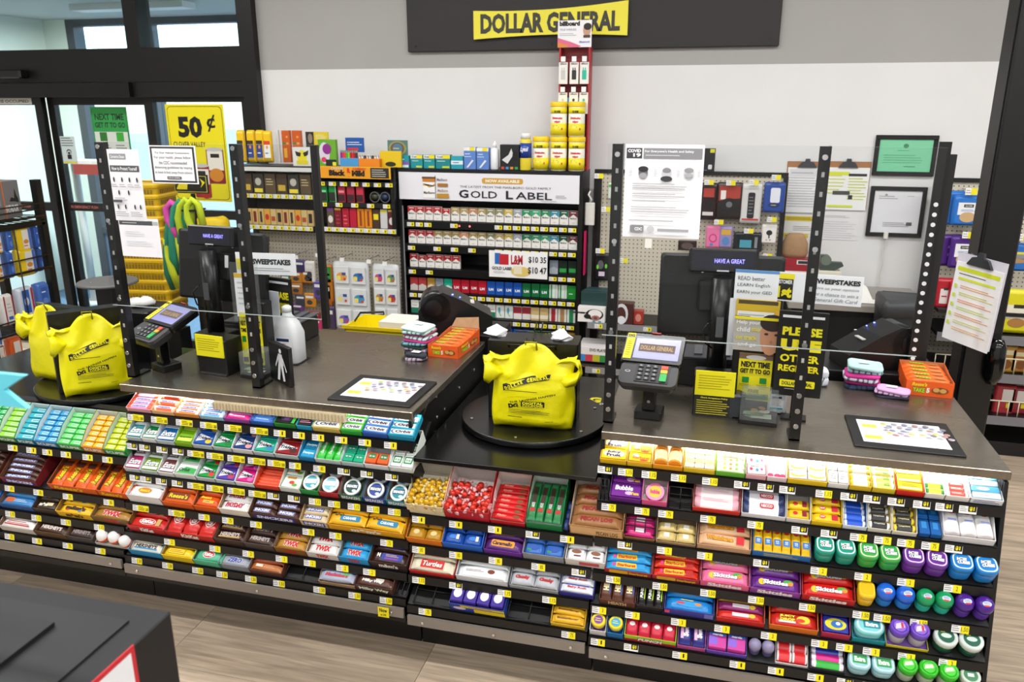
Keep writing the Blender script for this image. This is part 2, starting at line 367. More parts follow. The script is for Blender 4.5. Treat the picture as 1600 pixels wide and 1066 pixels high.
sheet('poster', 'green poster about shopping to go on the sliding door glass', 'poster', 140, 167, 206, 238, WY+.055,
      [('rr', 0, 0, .94, .95, '1d7a37', .02), ('rr', 0, 0, .92, .935, '2fa04c', .02), ('txt', 'NEXT TIME', 0, .28, .8, .14, '17321f', .03), ('txt', 'GET IT TO GO', 0, .10, .84, .12, '17321f', .03),
       ('rect', 0, -.25, .92, .4, 'dfe6df'), ('rect', -.22, -.16, .2, .2, '2f7a2c'), ('rect', .24, -.16, .2, .2, '3fae3a'), ('lines', -.2, -.38, .32, .12, 2, '777777'), ('lines', .24, -.38, .3, .12, 2, '777777')], '2fa04c')
sheet('wifi_notice', 'clear sticker with a wifi symbol and padlock on the sliding door', 'sticker', 93, 213, 122, 256, WY+.058,
      [('lines', 0, .3, .9, .36, 4, '444444'), ('ell', 0, -.07, .34, .2, K), ('ell', 0, -.09, .27, .15, 'd5e5e5'), ('ell', 0, -.11, .17, .1, K), ('rect', 0, -.25, .28, .16, K), ('rect', 0, -.45, .9, .06, 'e8de20')], 'd5e5e5')
# ------------------------------------------------------------------ the sign on the back wall
sg = thing('store_sign', 'wide charcoal board with a yellow name banner high on the grey wall band', 'sign', ((-2.033+.272)/2, WY-.03, 2.232))
MB().cbox(-1.153, 1.153, 0, .03, 0, .95, mt('232020', .6), .004).build('board', sg)
for xx in (-1.10, 1.10, -.2): MB().cyl((xx, -.004, .035), (xx, .001, .035), .008, BLACK, 8).build('screw', sg)
a = ony(740, 20, WY-.05); b = ony(980, 60, WY-.05); ban = []
for t in range(13): k = t/12; ban.append((a.x+(b.x-a.x)*k - sg.location.x, ony(740, 63, WY-.05).z-2.232 + .004 + .02*math.sin(PI*k*.9) - .0*k))
top = []
for t in range(13): k = t/12; top.append((a.x+(b.x-a.x)*k - sg.location.x, ony(740, 14, WY-.05).z-2.232 - .012 + .035*k*k - .012*math.sin(PI*k)))
poly = ban+top[::-1]
bn = MB().prism(poly, 0, .012, mt('f0e43c', .45), T(0, -.0135, 0) @ UP @ T(0, 0, -.0)).build('banner', sg)
W_ = b.x-a.x
decal('lettering', [('txt', 'DOLLAR GENERAL', 0, 0, 1, 1, '37352b', .045)], W_*.905, .118, sg, T((a.x+b.x)/2-sg.location.x, -.0265, (ban[6][1]+top[6][1])/2-.002) @ UP)
MB().box(.0-.73, .0-.62, -.012, 0, .315, .36, mt('4fc3cf', .5)).build('banner', sg, label='edge of a light blue banner')
# ================================================================== the stepped candy racks under the counters
SA, SB, TILT = 2.165, .215, 28
def sy(z): return SA+SB*z
SECS = {'LL': ('under left carousel', -3.3, -2.092, [.63, .47, .37, .28]),
        'L': ('under left counter', -2.088, -.95, [.80, .692, .575, .465, .355, .265]),
        'M': ('under middle carousel', -.944, -.318, [.56, .457, .353, .248]),
        'R': ('under right counter', -.312, .845, [.797, .68, .565, .45, .345, .24])}
ORD = 'first second third fourth fifth sixth seventh eighth ninth tenth eleventh twelfth thirteenth fourteenth fifteenth sixteenth seventeenth'.split()
def rowname(s, i):
    n = len(SECS[s][3]); return 'top' if i == 0 else 'bottom' if i == n-1 else ORD[i]
RACK = {}; SHELF = {}
def screwhead(p, parent, r=.006, d=(0, -1, 0)):
    p = Vector(p); return MB().cyl(p, p+Vector(d)*.004, r, CHROME, 8).build('screw', parent)
for s, (where, x0, x1, zs) in SECS.items():
    nm = {'LL': 'black stepped candy rack under the left bag carousel', 'L': 'black six shelf candy rack under the left steel counter',
          'M': 'black four shelf candy rack under the middle bag carousel', 'R': 'black six shelf candy rack under the right steel counter'}[s]
    rk = thing('candy_rack', nm, 'shelving', (0, 0, 0)); RACK[s] = rk
    top = zs[0]-.06
    MB().box(x0, x1, 2.345, 2.365, 0, .20, BLACK).build('kick_plate', rk)
    MB().box(x0, x1, 2.57, 2.59, .2, top, BLACK).box(x0, x1, 2.21, 2.57, .175, .2, BLACK).build('back_panel', rk)
    zf = {'LL': .248, 'L': .234, 'M': .212, 'R': .200}[s]
    fa = MB().box(x0+.004, x1-.004, 2.2, 2.21, zf-.036, zf, mt('8f8880', .38, .35)).build('fascia', rk)
    for xx in (x0+.06, (x0+x1)/2, x1-.05): screwhead((xx, 2.2, zf-.02), rk, .005)
    for xs in ((x0, x0+.006), (x1-.006, x1)): MB().box(xs[0], xs[1], 2.33, 2.44, .2, top-.05, BLACK).build('side_panel', rk)
    if s == 'R': MB().prism([(2.59, .2), (2.222, .2), (2.352, .868), (2.59, .868)], x1+.001, x1+.012, BLACK, Matrix(((0, 0, 1, 0), (1, 0, 0, 0), (0, 1, 0, 0), (0, 0, 0, 1)))).build('end_panel', rk)
    SHELF[s] = []
    for i, z in enumerate(zs):
        Xs = T((x0+x1)/2, sy(z), z); W = x1-x0
        sh = MB().box(-W/2, W/2, 0, .235 if z < .75 else .2, -.006, -.001, BLACK, RX(TILT)).build('shelf', rk, Xs)
        MB().box(-W/2, W/2, -.008, -.001, -.031, -.001, mt('070708', .38)).build('price_strip', sh)
        SHELF[s].append(sh)
# --- price tags
def tag_mesh(kind, txt):
    key = ('tag', kind, txt)
    if key not in _PM:
        W = .07 if kind == 'w' else .046; H = .024
        mb = MB().box(-W/2, W/2, 0, .0012, -H/2, H/2, WHITE)
        if kind == 'w': e = [('rect', .16, 0, .68, 1, 'f3e412'), ('lines', -.34, 0, .24, .8, 3, '888888'), ('lines', .08, 0, .4, .7, 3, '55500a'), ('txt', txt, .40, -.1, .17, .5, '15130f')]
        elif kind == 'k': e = [('lines', -.25, .05, .4, .7, 3, '777777'), ('rect', .24, .14, .46, .72, '14130f'), ('txt', '$'+txt, .22, .14, .28, .55, 'f3e412', .05)]
        else: e = [('lines', -.25, .05, .42, .8, 3, '777777'), ('rect', .26, 0, .48, 1, 'f3e412'), ('txt', txt, .25, .05, .10*len(txt), .55, '15130f', .0)]
        p = prints(e, W, H); mb.add(p.v, [], WHITE)
        pm = MB(); pm.v = [tuple(T(0, -.0002, 0) @ UP @ Vector(v)) for v in p.v]; pm.f = p.f; pm.mi = p.mi; pm.mats = p.mats; pm.sm = p.sm
        base = MB().box(-W/2, W/2, 0, .0012, -H/2, H/2, WHITE); o = len(base.v)
        base.v += pm.v
        for f, mi in zip(pm.f, pm.mi): base.f.append([k+o for k in f]); base.mi.append(base.m(pm.mats[mi])); base.sm.append(False)
        _PM[key] = base.mesh('price_tag')
    return _PM[key]
def ptag(s, i, u, kind='y', txt='1'):
    sh = SHELF[s][i]; z = SECS[s][3][i]; y = sy(z)-.0095
    link('price_tag', tag_mesh(kind, txt), T(ux(u, y, z-.02)-sh.location.x, -.0095, -.0160) @ RX(-8), sh)
TAGS = {('LL', 0): (20, 49, 74, 103, 137, 168), ('LL', 1): (15, 60, 106, 170), ('LL', 2): (16, 57, 103, 155), ('LL', 3): (15, 58, 106, 157),
 ('L', 0): 'w212 w249 w288 w326 w364 w405 437 467 497 533 570 610', ('L', 1): 'k206 k226 k253 k278 w306 w336 w369 w401 w432 461 499 k537 k573 k612',
 ('L', 2): 'k211 k228 k252 k277 w306 w336 w369 w402 k427 k459 492 522 553 583 616', ('L', 3): 'w220 w276 319 356 400 482 524 604', ('L', 4): '265 336 388 440 484 535 577', ('L', 5): '214 262 309 347 392 436 499 554 603',
 ('M', 0): '654 712 773 k832 886', ('M', 1): '654 712 774 841 k904', ('M', 2): '654 k712 788 858', ('M', 3): '664 888',
 ('R', 0): 'k945 977 1014 1060 1109 k1159 k1196 k1230 1287 k1326 k1362 k1400 k1440 k1475 k1512', ('R', 1): '951 1003 1040 1106 1180 k1249 k1295 1341 1379 1415 1453 k1490', ('R', 2): 'k976 1038 1101 k1189 1279 1348 1415 1488',
 ('R', 3): '958 1031 1106 1181 1261 1345 1378 1435 1500', ('R', 4): '936 988 1060 1128 1201 1280 1319 1361 1416 1480', ('R', 5): '934 k986 1062 1152 1212 1274 k1320 1360 1420 1480'}
_pr = ['1', '85', '1.15', '75', '2', '1.50', '3']
for (s, i), v in TAGS.items():
    for j, q_ in enumerate(v.split() if isinstance(v, str) else v):
        q_ = str(q_); k = q_[0] if q_[0] in 'wk' else 'y'
        ptag(s, i, float(q_.lstrip('wk')), k, '1' if k == 'k' else '2/$1' if k == 'w' else _pr[(i+(2 if s == 'R' else 0)) % 7])
nw = sheet('shelf_flag', 'small yellow flag reading now hanging below a price tag on the bottom shelf lip', 'sign', 590, 948, 608, 966, 2.188,
      [('txt', 'Now', 0, .2, .7, .4, K, .03), ('txt', 'at DG', 0, -.25, .5, .22, K, .02)], 'f3e412', .0008)
# --- products
_ME = {}
def cached(key, fn):
    if key not in _ME: _ME[key] = fn()
    return _ME[key]
def sup(n, a, b, e=.7):
    out = []
    for i in range(n):
        t = 2*PI*(i+.5)/n; c, s_ = math.cos(t), math.sin(t)
        out.append((a*math.copysign(abs(c)**e, c), b*math.copysign(abs(s_)**e, s_)))
    return out
def m_pack(l, w_, h, c, c2=None):
    return cached(('pack', l, w_, h, c), lambda: MB().cbox(-l/2, l/2, -w_/2, w_/2, 0, h, mt(c, .32), min(.0022, h*.2)).mesh('gum_pack'))
def m_bar(l, w_, h, c, kind='', r=.28):
    def f():
        prof = [(-.5, 1.0, .06), (-.46, .98, .10), (-.42, .90, .55), (-.36, .94, .92), (-.12, 1, 1), (.12, 1, .97), (.36, .94, .92), (.42, .90, .55), (.46, .98, .10), (.5, 1.0, .06)]
        rings = [[(t*l, a*kw, h/2+b*kh) for a, b in sup(10, w_/2, h/2, .62)] for t, kw, kh in prof]
        return MB().loft(rings, mt(c, r, 0, kind), None, True, True).mesh('candy_bar')
    return cached(('bar', round(l, 4), round(w_, 4), round(h, 4), c, kind), f)
def m_roll(l, r, c, c2):
    def f():
        mb = MB(); X = RY(90)
        for a, b, col in ((-.5, -.36, c2), (-.36, .36, c), (.36, .5, c2)):
            q = [(r*.75 if a == -.5 else r, a*l), (r, a*l+(.02*l if a == -.5 else 0)), (r, b*l-(.02*l if b == .5 else 0)), (r*.75 if b == .5 else r, b*l)]
            mb.lathe(q, 10, mt(col, .3), T(0, 0, r) @ X)
        return mb.mesh('mint_roll')
    return cached(('roll', round(l, 4), round(r, 4), c, c2), f)
def m_tin(r, h, c, c2):
    return cached(('tin', round(r, 4), h, c, c2), lambda: MB().lathe([(r*.94, 0), (r, .002), (r, h*.62)], 22, mt(c, .3)).lathe([(r*1.02, h*.62), (r*1.02, h-.002), (r*.98, h)], 22, mt(c2, .3)).mesh('mint_tin'))
def m_cube(w_, d, h, c, c2):
    def f():
        def ring(k, z): return [(x, y, z) for x, y in rrect(w_*k, d*k, w_*k*.33, 4)]
        mb = MB().loft([ring(.86, 0), ring(.93, h*.1), ring(.97, h*.6), ring(.93, h*.66)], mt(c, .22), None, True, True)
        mb.loft([ring(.97, h*.66), ring(1, h*.7), ring(1, h*.9), ring(.93, h*.99), ring(.80, h)], mt(c, .2), None, True, True)
        n = len(rrect(1, 1, .3)); e = ring(.86, h+.0004); mb.add(e, [tuple(range(n))], mt(c2, .3)); e = ring(.74, h+.0008); mb.add(e, [tuple(range(n))], mt(c, .25))
        return mb.mesh('gum_jar')
    return cached(('cube', round(w_, 4), round(d, 4), h, c, c2), f)
def m_dome(r, h, c, c2):
    return cached(('dome', round(r, 4), h, c, c2), lambda: MB().lathe([(r*.8, 0), (r*.86, .003), (r*.9, h*.2), (r*.82, h*.3), (r*.9, h*.38), (r*.82, h*.48)], 18, mt(c2, .25)).lathe(
        [(r*.9, h*.48), (r, h*.52), (r, h*.72), (r*.93, h*.82), (r*.72, h*.93), (r*.35, h*.99), (.0005, h)], 18, mt(c, .2)).mesh('gum_bottle'))
def m_jar(r, h, c, c2):
    return cached(('jar', round(r, 4), h, c, c2), lambda: MB().lathe([(r*.84, 0), (r*.92, .004), (r*.92, h*.55), (r*.86, h*.62)], 18, mt(c2, .2)).lathe(
        [(r*.95, h*.6), (r, h*.64), (r, h*.92), (r*.92, h), (r*.7, h), (r*.68, h*.97), (.0005, h*.97)], 18, mt(c, .25)).mesh('gum_jar'))
def m_ball(r, c, wing):
    def f():
        mb = MB().lathe([(.001, 0), (r*.6, r*.2), (r*.95, r*.7), (r, r), (r*.95, r*1.3), (r*.6, r*1.8), (.001, r*2)], 10, mt(c, .2, .3, 'foil'))
        for s_ in (-1, 1):
            mb.lathe([(r*.25, r*.8), (r*.3, r*1.1), (r*.75, r*1.65), (r*.6, r*1.7)], 8, C(wing), T(0, 0, r) @ RY(90*s_))
        return mb.mesh('wrapped_chocolate')
    return cached(('ball', r, c, wing), f)
def m_egg(r):
    return cached(('egg', r), lambda: MB().lathe([(.001, 0), (r*.6, r*.15), (r*.95, r*.6), (r, r*1.05), (r*.9, r*1.55), (r*.6, r*2.1), (.001, r*2.4)], 14, mt('f4f3f1', .3)).lathe([(r*1.005, r*.75), (r*1.012, r*1.0), (r*1.0, r*1.22)], 14, mt('e2551c', .3)).mesh('chocolate_egg'))
def m_carton(W, D, fh, bh, co, ci, slant=True):
    def f():
        t = .0016; mo, mi = mt(co, .5), mt(ci, .6); mb = MB()
        mb.box(-W/2, W/2, 0, D, 0, t, mo)
        mb.box(-W/2, W/2, 0, t, t, fh, mo)
        mb.box(-W/2+t, W/2-t, D-t, D, t, bh, mi)
        for sx in (-1, 1):
            x0, x1 = sorted((sx*W/2, sx*(W/2-t)))
            side = [(0, t), (D, t), (D, bh), (D*.45, max(fh, bh*.82) if slant else fh), (0, fh)]
            n = len(side); vs = [(x0, a, b) for a, b in side]+[(x1, a, b) for a, b in side]
            fs = [(i, (i+1) % n, n+(i+1) % n, n+i) for i in range(n)]
            mb.add(vs, fs, mo); out, inn = (tuple(range(n)), tuple(range(n, 2*n))) if sx < 0 else (tuple(range(n, 2*n)), tuple(range(n)))
            mb.add(vs, [out], mo); mb.add(vs, [inn], mi)
        mb.add([(-W/2+t, t, t+.0004), (W/2-t, t, t+.0004), (W/2-t, D-t, t+.0004), (-W/2+t, D-t, t+.0004)], [(0, 1, 2, 3)], mi)
        return mb.mesh('display_carton')
    return cached(('carton', round(W, 4), D, fh, bh, co, ci, slant), f)
NX = {1: [''], 2: ['left ', 'right '], 3: ['left ', 'middle ', 'right '], 4: ['far left ', 'inner left ', 'inner right ', 'far right '],
      5: ['far left ', 'second left ', 'middle ', 'second right ', 'far right '], 6: ['far left ', 'second left ', 'third left ', 'third right ', 'second right ', 'far right ']}
NY = ['front', 'second row', 'third row', 'fourth row', 'fifth row', 'sixth row', 'seventh row', 'eighth row']
LOT = {}
def logo(sx, tc, plate=None, pc=None, h=.42, w_=.84, shear=0, bold=.03, y=0, extra=()):
    e = list(extra)
    if plate == 'ell': e.append(('ell', 0, y, .92, h*1.7, pc))
    elif plate == 'rect': e.append(('rect', 0, y, .95, h*1.5, pc))
    elif plate == 'tri': e.append(('poly', [(-.4, y-.28), (.42, y), (-.4, y+.3)], pc))
    if sx: e.append(('txt', sx, 0, y, w_, h, tc, bold, shear))
    return e
CATS = {'pack': ('gum_pack', 'gum'), 'bar': ('candy_bar', 'candy bar'), 'vbar': ('candy_bar', 'candy bar'), 'roll': ('mint_roll', 'candy roll'), 'tin': ('mint_tin', 'mint tin'), 'cube': ('gum_jar', 'gum jar'),
        'dome': ('gum_bottle', 'gum bottle'), 'jar': ('gum_jar', 'gum jar'), 'ball': ('wrapped_chocolate', 'chocolate'), 'egg': ('chocolate_egg', 'chocolate egg'), 'tube': ('lip_balm', 'lip balm'), 'vtube': ('lip_balm', 'lip balm')}
def q(s, i, u0, u1, cd, t, p, k, g, c, pr=None, h=None, D=.145, ft=None, fc='f4f4f4', lift=0, py=None, kind='', name=None, cat=None, gap=.92, y0=None, jit=2.0, front=None, fill=1.0, zx=0, rise=0):
    """one lot of goods on shelf i of rack s, between picture columns u0 and u1. t: carton (outer, inner, front height, back height) or None"""
    where, X0, X1, zs = SECS[s]; z = zs[i]; yy = sy(z)
    n = LOT.get((s, i), 0); LOT[(s, i)] = n+1; o_ = ORD[n]
    xa, xb = ux(u0, yy, z), ux(u1, yy, z); W = xb-xa-.002
    Xb = T((xa+xb)/2, yy, z) @ RX(TILT) @ T(0, .003, 0.0005+zx)
    rn = rowname(s, i); sect = where
    if k == 'bar' and t and g[1] == 2 and py and py >= .054: g = (g[0], 3); py = .042; h = min(h or .03, .033)
    if k == 'bar' and t and i and s+str(i) != 'M0': rise = .0065
    if i == 0 and s in 'LR': D, py = .098, (py or .105/g[1])*.82; zx -= .004
    if t:
        co, ci, fh, bh = t
        if i == 0 and s in 'LR': fh, bh = min(fh, .022), .026; h = min(h or .02, .022)
        car = link('display_carton', m_carton(W, D, fh, bh, co, ci), Xb)
        tag(car, '%s, %s on %s shelf %s' % (cd.replace('white carton of white gum packs with a leaf print', 'white carton of leaf printed gum packs').replace(' with tall back', '').replace(' with a white back', '').replace(' with a red emblem', ''), o_, rn, sect), 'carton', 'display cartons on the %s shelf %s' % (rn, sect))
        if ft: decal('front_print', [('txt', ft, 0, 0, .8, .62, fc, .03)] if isinstance(ft, str) else ft, W, fh, car, T(0, -.0002, fh/2) @ UP)
        if front: decal('front_print', front, W, fh, car, T(0, -.0002, fh/2) @ UP)
        inner = W-.0045; base = .0025+lift; ys = .0035 if y0 is None else y0
    else:
        fh = 0; inner = W; base = lift; ys = .001 if y0 is None else y0
    nx, ny = g[0], g[1]; nz = g[2] if len(g) > 2 else 1
    px = inner/nx; py = py or (.105/ny); nm, ct = CATS[k]; nm = name or nm; ct = cat or ct
    grp = '%s, %s lot on the %s shelf %s' % (p, o_, rn, sect)
    rr = random.Random(hash_(s, i, n))
    cnt = 0; lots = '%s %s' % (o_, 'carton' if t else 'lot')
    for iz in range(nz):
        for iy in range(ny):
            for ix in range(nx):
                cc = c[(iy+ix) % len(c)] if isinstance(c[0], (tuple, list)) else None
                c0 = cc[0] if cc else c[(iy) % len(c)] if k in ('pack', 'bar', 'vbar') else c[0]; c1 = cc[1] if cc and len(cc) > 1 else (c[1] if len(c) > 1 and not cc else c0)
                x = -inner/2+px*(ix+.5); y = ys+py*(iy+.5); zz = base+rise*iy; J = RZ(rr.uniform(-jit, jit)); E = None; top = 0
                if k == 'pack':
                    hh = h or .02; me = m_pack(px*gap, py*.94, hh, c0); E = (px*gap*.97, py*.9, hh); zz += iz*hh
                elif k == 'bar':
                    hh = h or .02; me = m_bar(px*.97, py*1.02, hh, c0, kind); E = (px*.72, py*.74, hh); zz += iz*hh*.93
                elif k == 'vbar':
                    hh = h or .02; me = m_bar(py*1.0, px*.99, hh, c0, kind); J = J @ RZ(90); E = (py*.74, px*.74, hh); zz += iz*hh*.93
                elif k == 'roll':
                    r = (h or py*.94)/2; me = m_roll(px*.96, r, c0, c1); E = (px*.66, r*1.2, 2*r); zz += iz*r*1.7; y += (iz % 2)*py*.5
                elif k == 'vtube':
                    r = px*.46; me = m_roll(py*.96, r, c0, c1); J = J @ RZ(90); E = (py*.6, r*1.1, 2*r)
                elif k == 'tin':
                    r = min(px, py)*.485; me = m_tin(r, h or .022, c0, c1); J = RX(12) @ J; E = (r*1.75, r*1.75, h or .022); zz += .002+.012*iy*0
                elif k == 'cube':
                    hh = h or .075; me = m_cube(px*.95, py*.95, hh, c0, c1); E = (px*.66, py*.62, hh+.0008); zz += iz*hh
                elif k == 'dome':
                    hh = h or .08; me = m_dome(px*.49, hh, c0, c1); E = None; zz += iz*hh
                elif k == 'jar':
                    hh = h or .07; me = m_jar(px*.485, hh, c0, c1); E = (px*.6, px*.6, hh*.97)
                elif k == 'ball':
                    r = h or .013; me = m_ball(r, c0, c1 if len(c1) == 6 else c1); x += rr.uniform(-.45, .45)*px*(.3 if ix in (0, nx-1) else 1); y += rr.uniform(-.45, .45)*py*(.2 if iy in (0, ny-1) else 1); zz += rr.uniform(0, .008)+iz*r*1.3; J = RZ(rr.uniform(0, 180)) @ RX(rr.uniform(-25, 25))
                elif k == 'egg':
                    me = m_egg(px*.46); J = RX(rr.uniform(5, 25))
                cnt += 1
                o = link(nm, me, Xb @ T(x, y, zz) @ J)
                lay = ' upper' if iz and iz == nz-1 else ' lower' if nz > 1 and iz == 0 else ' mid' if nz > 1 else ''
                pos = ('' if ny == 1 else NY[iy]+' ') + NX.get(nx, ['column %s ' % ORD[a] for a in range(nx)])[ix]
                for pp in (p, p.split(' with ')[0], ' '.join(p.split(' with ')[0].split()[-3:])):
                    lb = ('%s%s%s of %s, %s shelf %s' % (pos, (lay.strip()+' ') if lay else '', pp, lots, rn, sect)).strip()
                    if len(lb.split()) <= 16: break
                tag(o, lb, ct, grp)
                if pr and E:
                    el = pr[(iy) % len(pr)] if isinstance(pr[0], list) else pr
                    decal('top_print', el, E[0], E[1], o, T(0, 0, E[2]) if k != 'vbar' else T(0, 0, E[2]))
                elif pr and k == 'dome':
                    decal('lid_print', pr, px*.46, px*.36, o, T(0, -px*.17, h*.985) @ RX(20))
def hash_(s, i, n): return sum(ord(a) for a in s)*1000+i*50+n
# ------------------------------------------------------------------ what lies on the shelves, row by row
WT = ('eef0f0', 'e6e8ea', .024, .055); CL = ('c9d6d8', 'dfe6e8', .022, .05)
L_ = 'L'
def mentos(a, b, col, end, cd, p, out, g=(1, 5), tc='4439a8'):
    q(L_, 0, a, b, cd, (out, out, .02, .045), p, 'roll', g, [(col, end)], [('rect', 0, 0, 1, .9, 'f6eef2'), ('txt', 'mentos', 0, 0, .86, .62, tc, .05)], h=.02, jit=1)
mentos(199, 238, 'e78fc8', 'e8602e', 'pink carton of pink and orange mint rolls', 'pink mint roll', 'f6a9b6')
mentos(238, 274, 'e9683a', 'f4d9c2', 'peach half empty carton of orange mint rolls', 'orange mint roll', 'f7c48c', (1, 3))
mentos(274, 313, 'f08a2c', 'f7efe4', 'orange carton of orange mint rolls', 'bright orange mint roll', 'f39a4a')
mentos(313, 351, '5cb7ea', 'dfeef8', 'pale blue carton of light blue mint rolls', 'light blue mint roll', 'a9d4ee')
q(L_, 0, 351, 392, 'purple carton of magenta chewy mints', ('9c4aa0', 'c9a6c8', .02, .045), 'magenta chewy mint bag', 'bar', (1, 4), ['d91e86', 'b86aa6'], logo('mentos', 'f4e9f2'), h=.02)
q(L_, 0, 392, 429, 'blue carton of blue mint rolls', ('2f62b8', '7fa6d8', .02, .045), 'deep blue mint roll', 'roll', (1, 5), [('3f7fd0', '2a5cb0')], logo('mentos', 'cfe0f4'), h=.02)
q(L_, 0, 429, 464, 'black and green carton of dark gum packs', ('23862c', '2fae35', .022, .05), 'black gum pack with a violet orb', 'pack', (1, 2), ['14161a'], [('ell', 0, 0, .6, .6, '3a2a4c'), ('ell', 0, 0, .3, .3, '6f3f86'), ('rect', .42, 0, .16, 1, '35b53a')])
q(L_, 0, 464, 489, 'turquoise carton of pink lettered gum', ('22a3c9', '2bb4d6', .022, .05), 'black gum pack with pink lettering', 'pack', (1, 3), ['20181c'], [('txt', 'STRIDE', 0, .1, .84, .55, 'e59ab6', .06)])
for a, b, c, hi, nm in ((489, 533, 'efe7b8', 'd6b85a', 'cream'), (533, 567, '63cf52', '2ea838', 'bright green'), (567, 607, '5d95dc', '2c58b0', 'mid blue'), (607, 648, '35b6d2', '1b93b6', 'turquoise')):
    q(L_, 0, a, b, nm+' carton of swirl logo gum packs', (hi, c, .03, .055), nm+' gum pack with a purple swirl', 'pack', (1, 3), [c], [('rect', 0, 0, 1, .3, hi), ('rect', 0, .0, .94, .72, 'f6f6f6'), ('ell', -.33, 0, .26, .66, '3a2b86'), ('ell', -.29, 0, .22, .54, 'f6f6f6'), ('txt', 'Orbit', .06, 0, .68, .46, '3a2146', .04, .2)], h=.03, gap=.97)
def extra(i, a, b, col, nm, half=False, dk=None):
    q(L_, i, a, b, 'clear carton of %s gum packs' % nm, CL if not half else WT, nm+' gum pack with white slanted lettering', 'pack', (1, 2), [col], [('rect', 0, -.38, 1, .24, 'e9eef0'), ('txt', 'Extra', 0, .06, .88, .56, '101820', .09, .2), ('txt', 'Extra', 0, .06, .86, .52, 'f5f5f5', .04, .2)], h=.022)
def trident(i, a, b, col, nm, tray=CL, c2='8a3b6a', py=None):
    q(L_, i, a, b, 'clear carton of %s gum packs' % nm, tray, nm+' gum pack with a white arrow', 'pack', (1, 2), [col], [('ell', .28, -.25, .36, .42, c2), ('poly', [(-.45, -.36), (.44, .06), (-.40, .40)], 'f3f5f8'), ('txt', 'Trident', -.04, .03, .78, .30, '20202a', .05, .15)], h=.022)
extra(1, 199, 223, '2fa0a8', 'teal'); extra(1, 223, 246, '12994a', 'emerald', True); extra(1, 246, 275, '1f77c2', 'strong blue')
q(L_, 1, 275, 302, 'lime carton of lime green gum packs', ('8fc41e', 'a4d235', .024, .05), 'lime green gum pack', 'pack', (1, 2), ['7fb91c'], [('rect', 0, -.3, 1, .3, 'dff06a'), ('txt', 'Spearmint', 0, -.1, .8, .22, '1c3f12')], h=.022)
trident(1, 302, 334, '2055ac', 'royal blue', c2='e7c53b'); trident(1, 334, 364, '17964a', 'leaf green', c2='1f7e3c'); trident(1, 364, 397, '23407e', 'navy', WT, 'e8a0a0')
trident(1, 397, 430, '20b08f', 'sea green', c2='3a86c2'); trident(1, 430, 468, '9a2226', 'cinnamon red', c2='54201a')
q(L_, 1, 468, 493, 'blue carton of sky blue gum packs', ('1a7fb8', '2c95c6', .022, .05), 'sky blue gum pack', 'pack', (1, 3), ['2aa0cc'], logo('Dentyne', 'e9f5fa'), h=.018)
q(L_, 1, 493, 534, 'pale tray of upright green stick gum packs', CL, 'bright green stick gum pack', 'vbar', (3, 1), ['2fc23a'], logo('Doublemint', 'f4f8f2', None, None, .5, .7, .2), h=.02, py=.095)
q(L_, 1, 534, 570, 'clear tray of jade green mint boxes', CL, 'jade green mint box', 'pack', (2, 3), ['1fae82', '28bd93'], [('rect', 0, .1, .7, .4, '178a66'), ('txt', 'tic tac', 0, .1, .6, .24, 'e6f6ef')], h=.022)
q(L_, 1, 570, 609, 'white nearly empty tray holding two orange mint boxes', ('e9eaea', 'dadfe2', .024, .06), 'orange mint box', 'pack', (2, 1), ['e8632a'], [('rr', 0, .1, .7, .5, '1f7a4a', .003), ('txt', 'tic tac', 0, .1, .55, .22, 'f2efe0')], h=.03, py=.045)
q(L_, 1, 609, 646, 'white carton of white mint boxes with green labels', ('e8efe9', 'eef2ee', .024, .055), 'white mint box with a green label', 'pack', (2, 2), ['f0f2ee'], [('rr', 0, .05, .84, .62, '1d8b4c', .003), ('rr', 0, .05, .6, .4, 'e7efe4', .003), ('txt', 'tic tac', 0, .05, .5, .2, '1d7a44')], h=.024)
extra(2, 196, 221, 'd6397c', 'hot pink'); extra(2, 221, 249, '8ab52e', 'apple green'); extra(2, 249, 274, '8d4a48', 'brownish red', True)
q(L_, 2, 274, 308, 'white carton of pale green gum packs', ('e4ece6', 'dde8e0', .026, .055), 'white gum pack with a green leaf band', 'pack', (1, 2), ['e9f2e8'], [('poly', [(-.5, -.5), (.5, -.5), (.5, 0), (-.1, .1)], '3fae52'), ('txt', 'Orbit', -.1, -.18, .6, .3, '1f3f30', .04, .2)], h=.024)
trident(2, 308, 338, '1f9a42', 'melon green', c2='d83a3a'); trident(2, 338, 369, '5b3fa8', 'violet', c2='c23a5a'); trident(2, 369, 399, 'd81e86', 'magenta', WT, 'e86ab0')
q(L_, 2, 399, 438, 'red carton of orange red candy rolls', ('e4442c', 'e85a3c', .022, .045), 'orange red candy roll', 'roll', (1, 8), [('f0522e', 'f0522e')], h=.013, jit=1)
q(L_, 2, 438, 471, 'white carton of white gum packs with a leaf print', ('e6ece2', 'dfe8dd', .026, .055), 'white gum pack with an orange and green fruit print', 'pack', (1, 2), ['e9efe2'], [('rect', -.1, .3, .5, .2, 'd69a3c'), ('ell', 0, -.1, .3, .3, 'd8452c'), ('ell', .2, -.3, .3, .26, '6fae3f')], h=.022)
def breakers(a, b, co, rim, lid, nm, word=True, fw='ICE'):
    q(L_, 2, a, b, '%s carton of round mint tins' % nm, (co, '8d8378', .028, .055), '%s round mint tin with a %s lid' % (nm, rim[1]), 'tin', (1, 2), [(co, rim[0])],
      [('ell', 0, 0, .88, .88, lid), ('poly', [(-.4, -.14), (.4, -.1), (.4, .22), (-.38, .18)], '203a5c' if word else 'e8eef2'), ('txt', 'BREAKERS', 0, .03, .72, .2, 'f4f6f8', .05), ('ell', .2, -.28, .3, .2, 'cfe6f2')], py=.062, lift=.012, ft=('BREAKERS' if word else None))
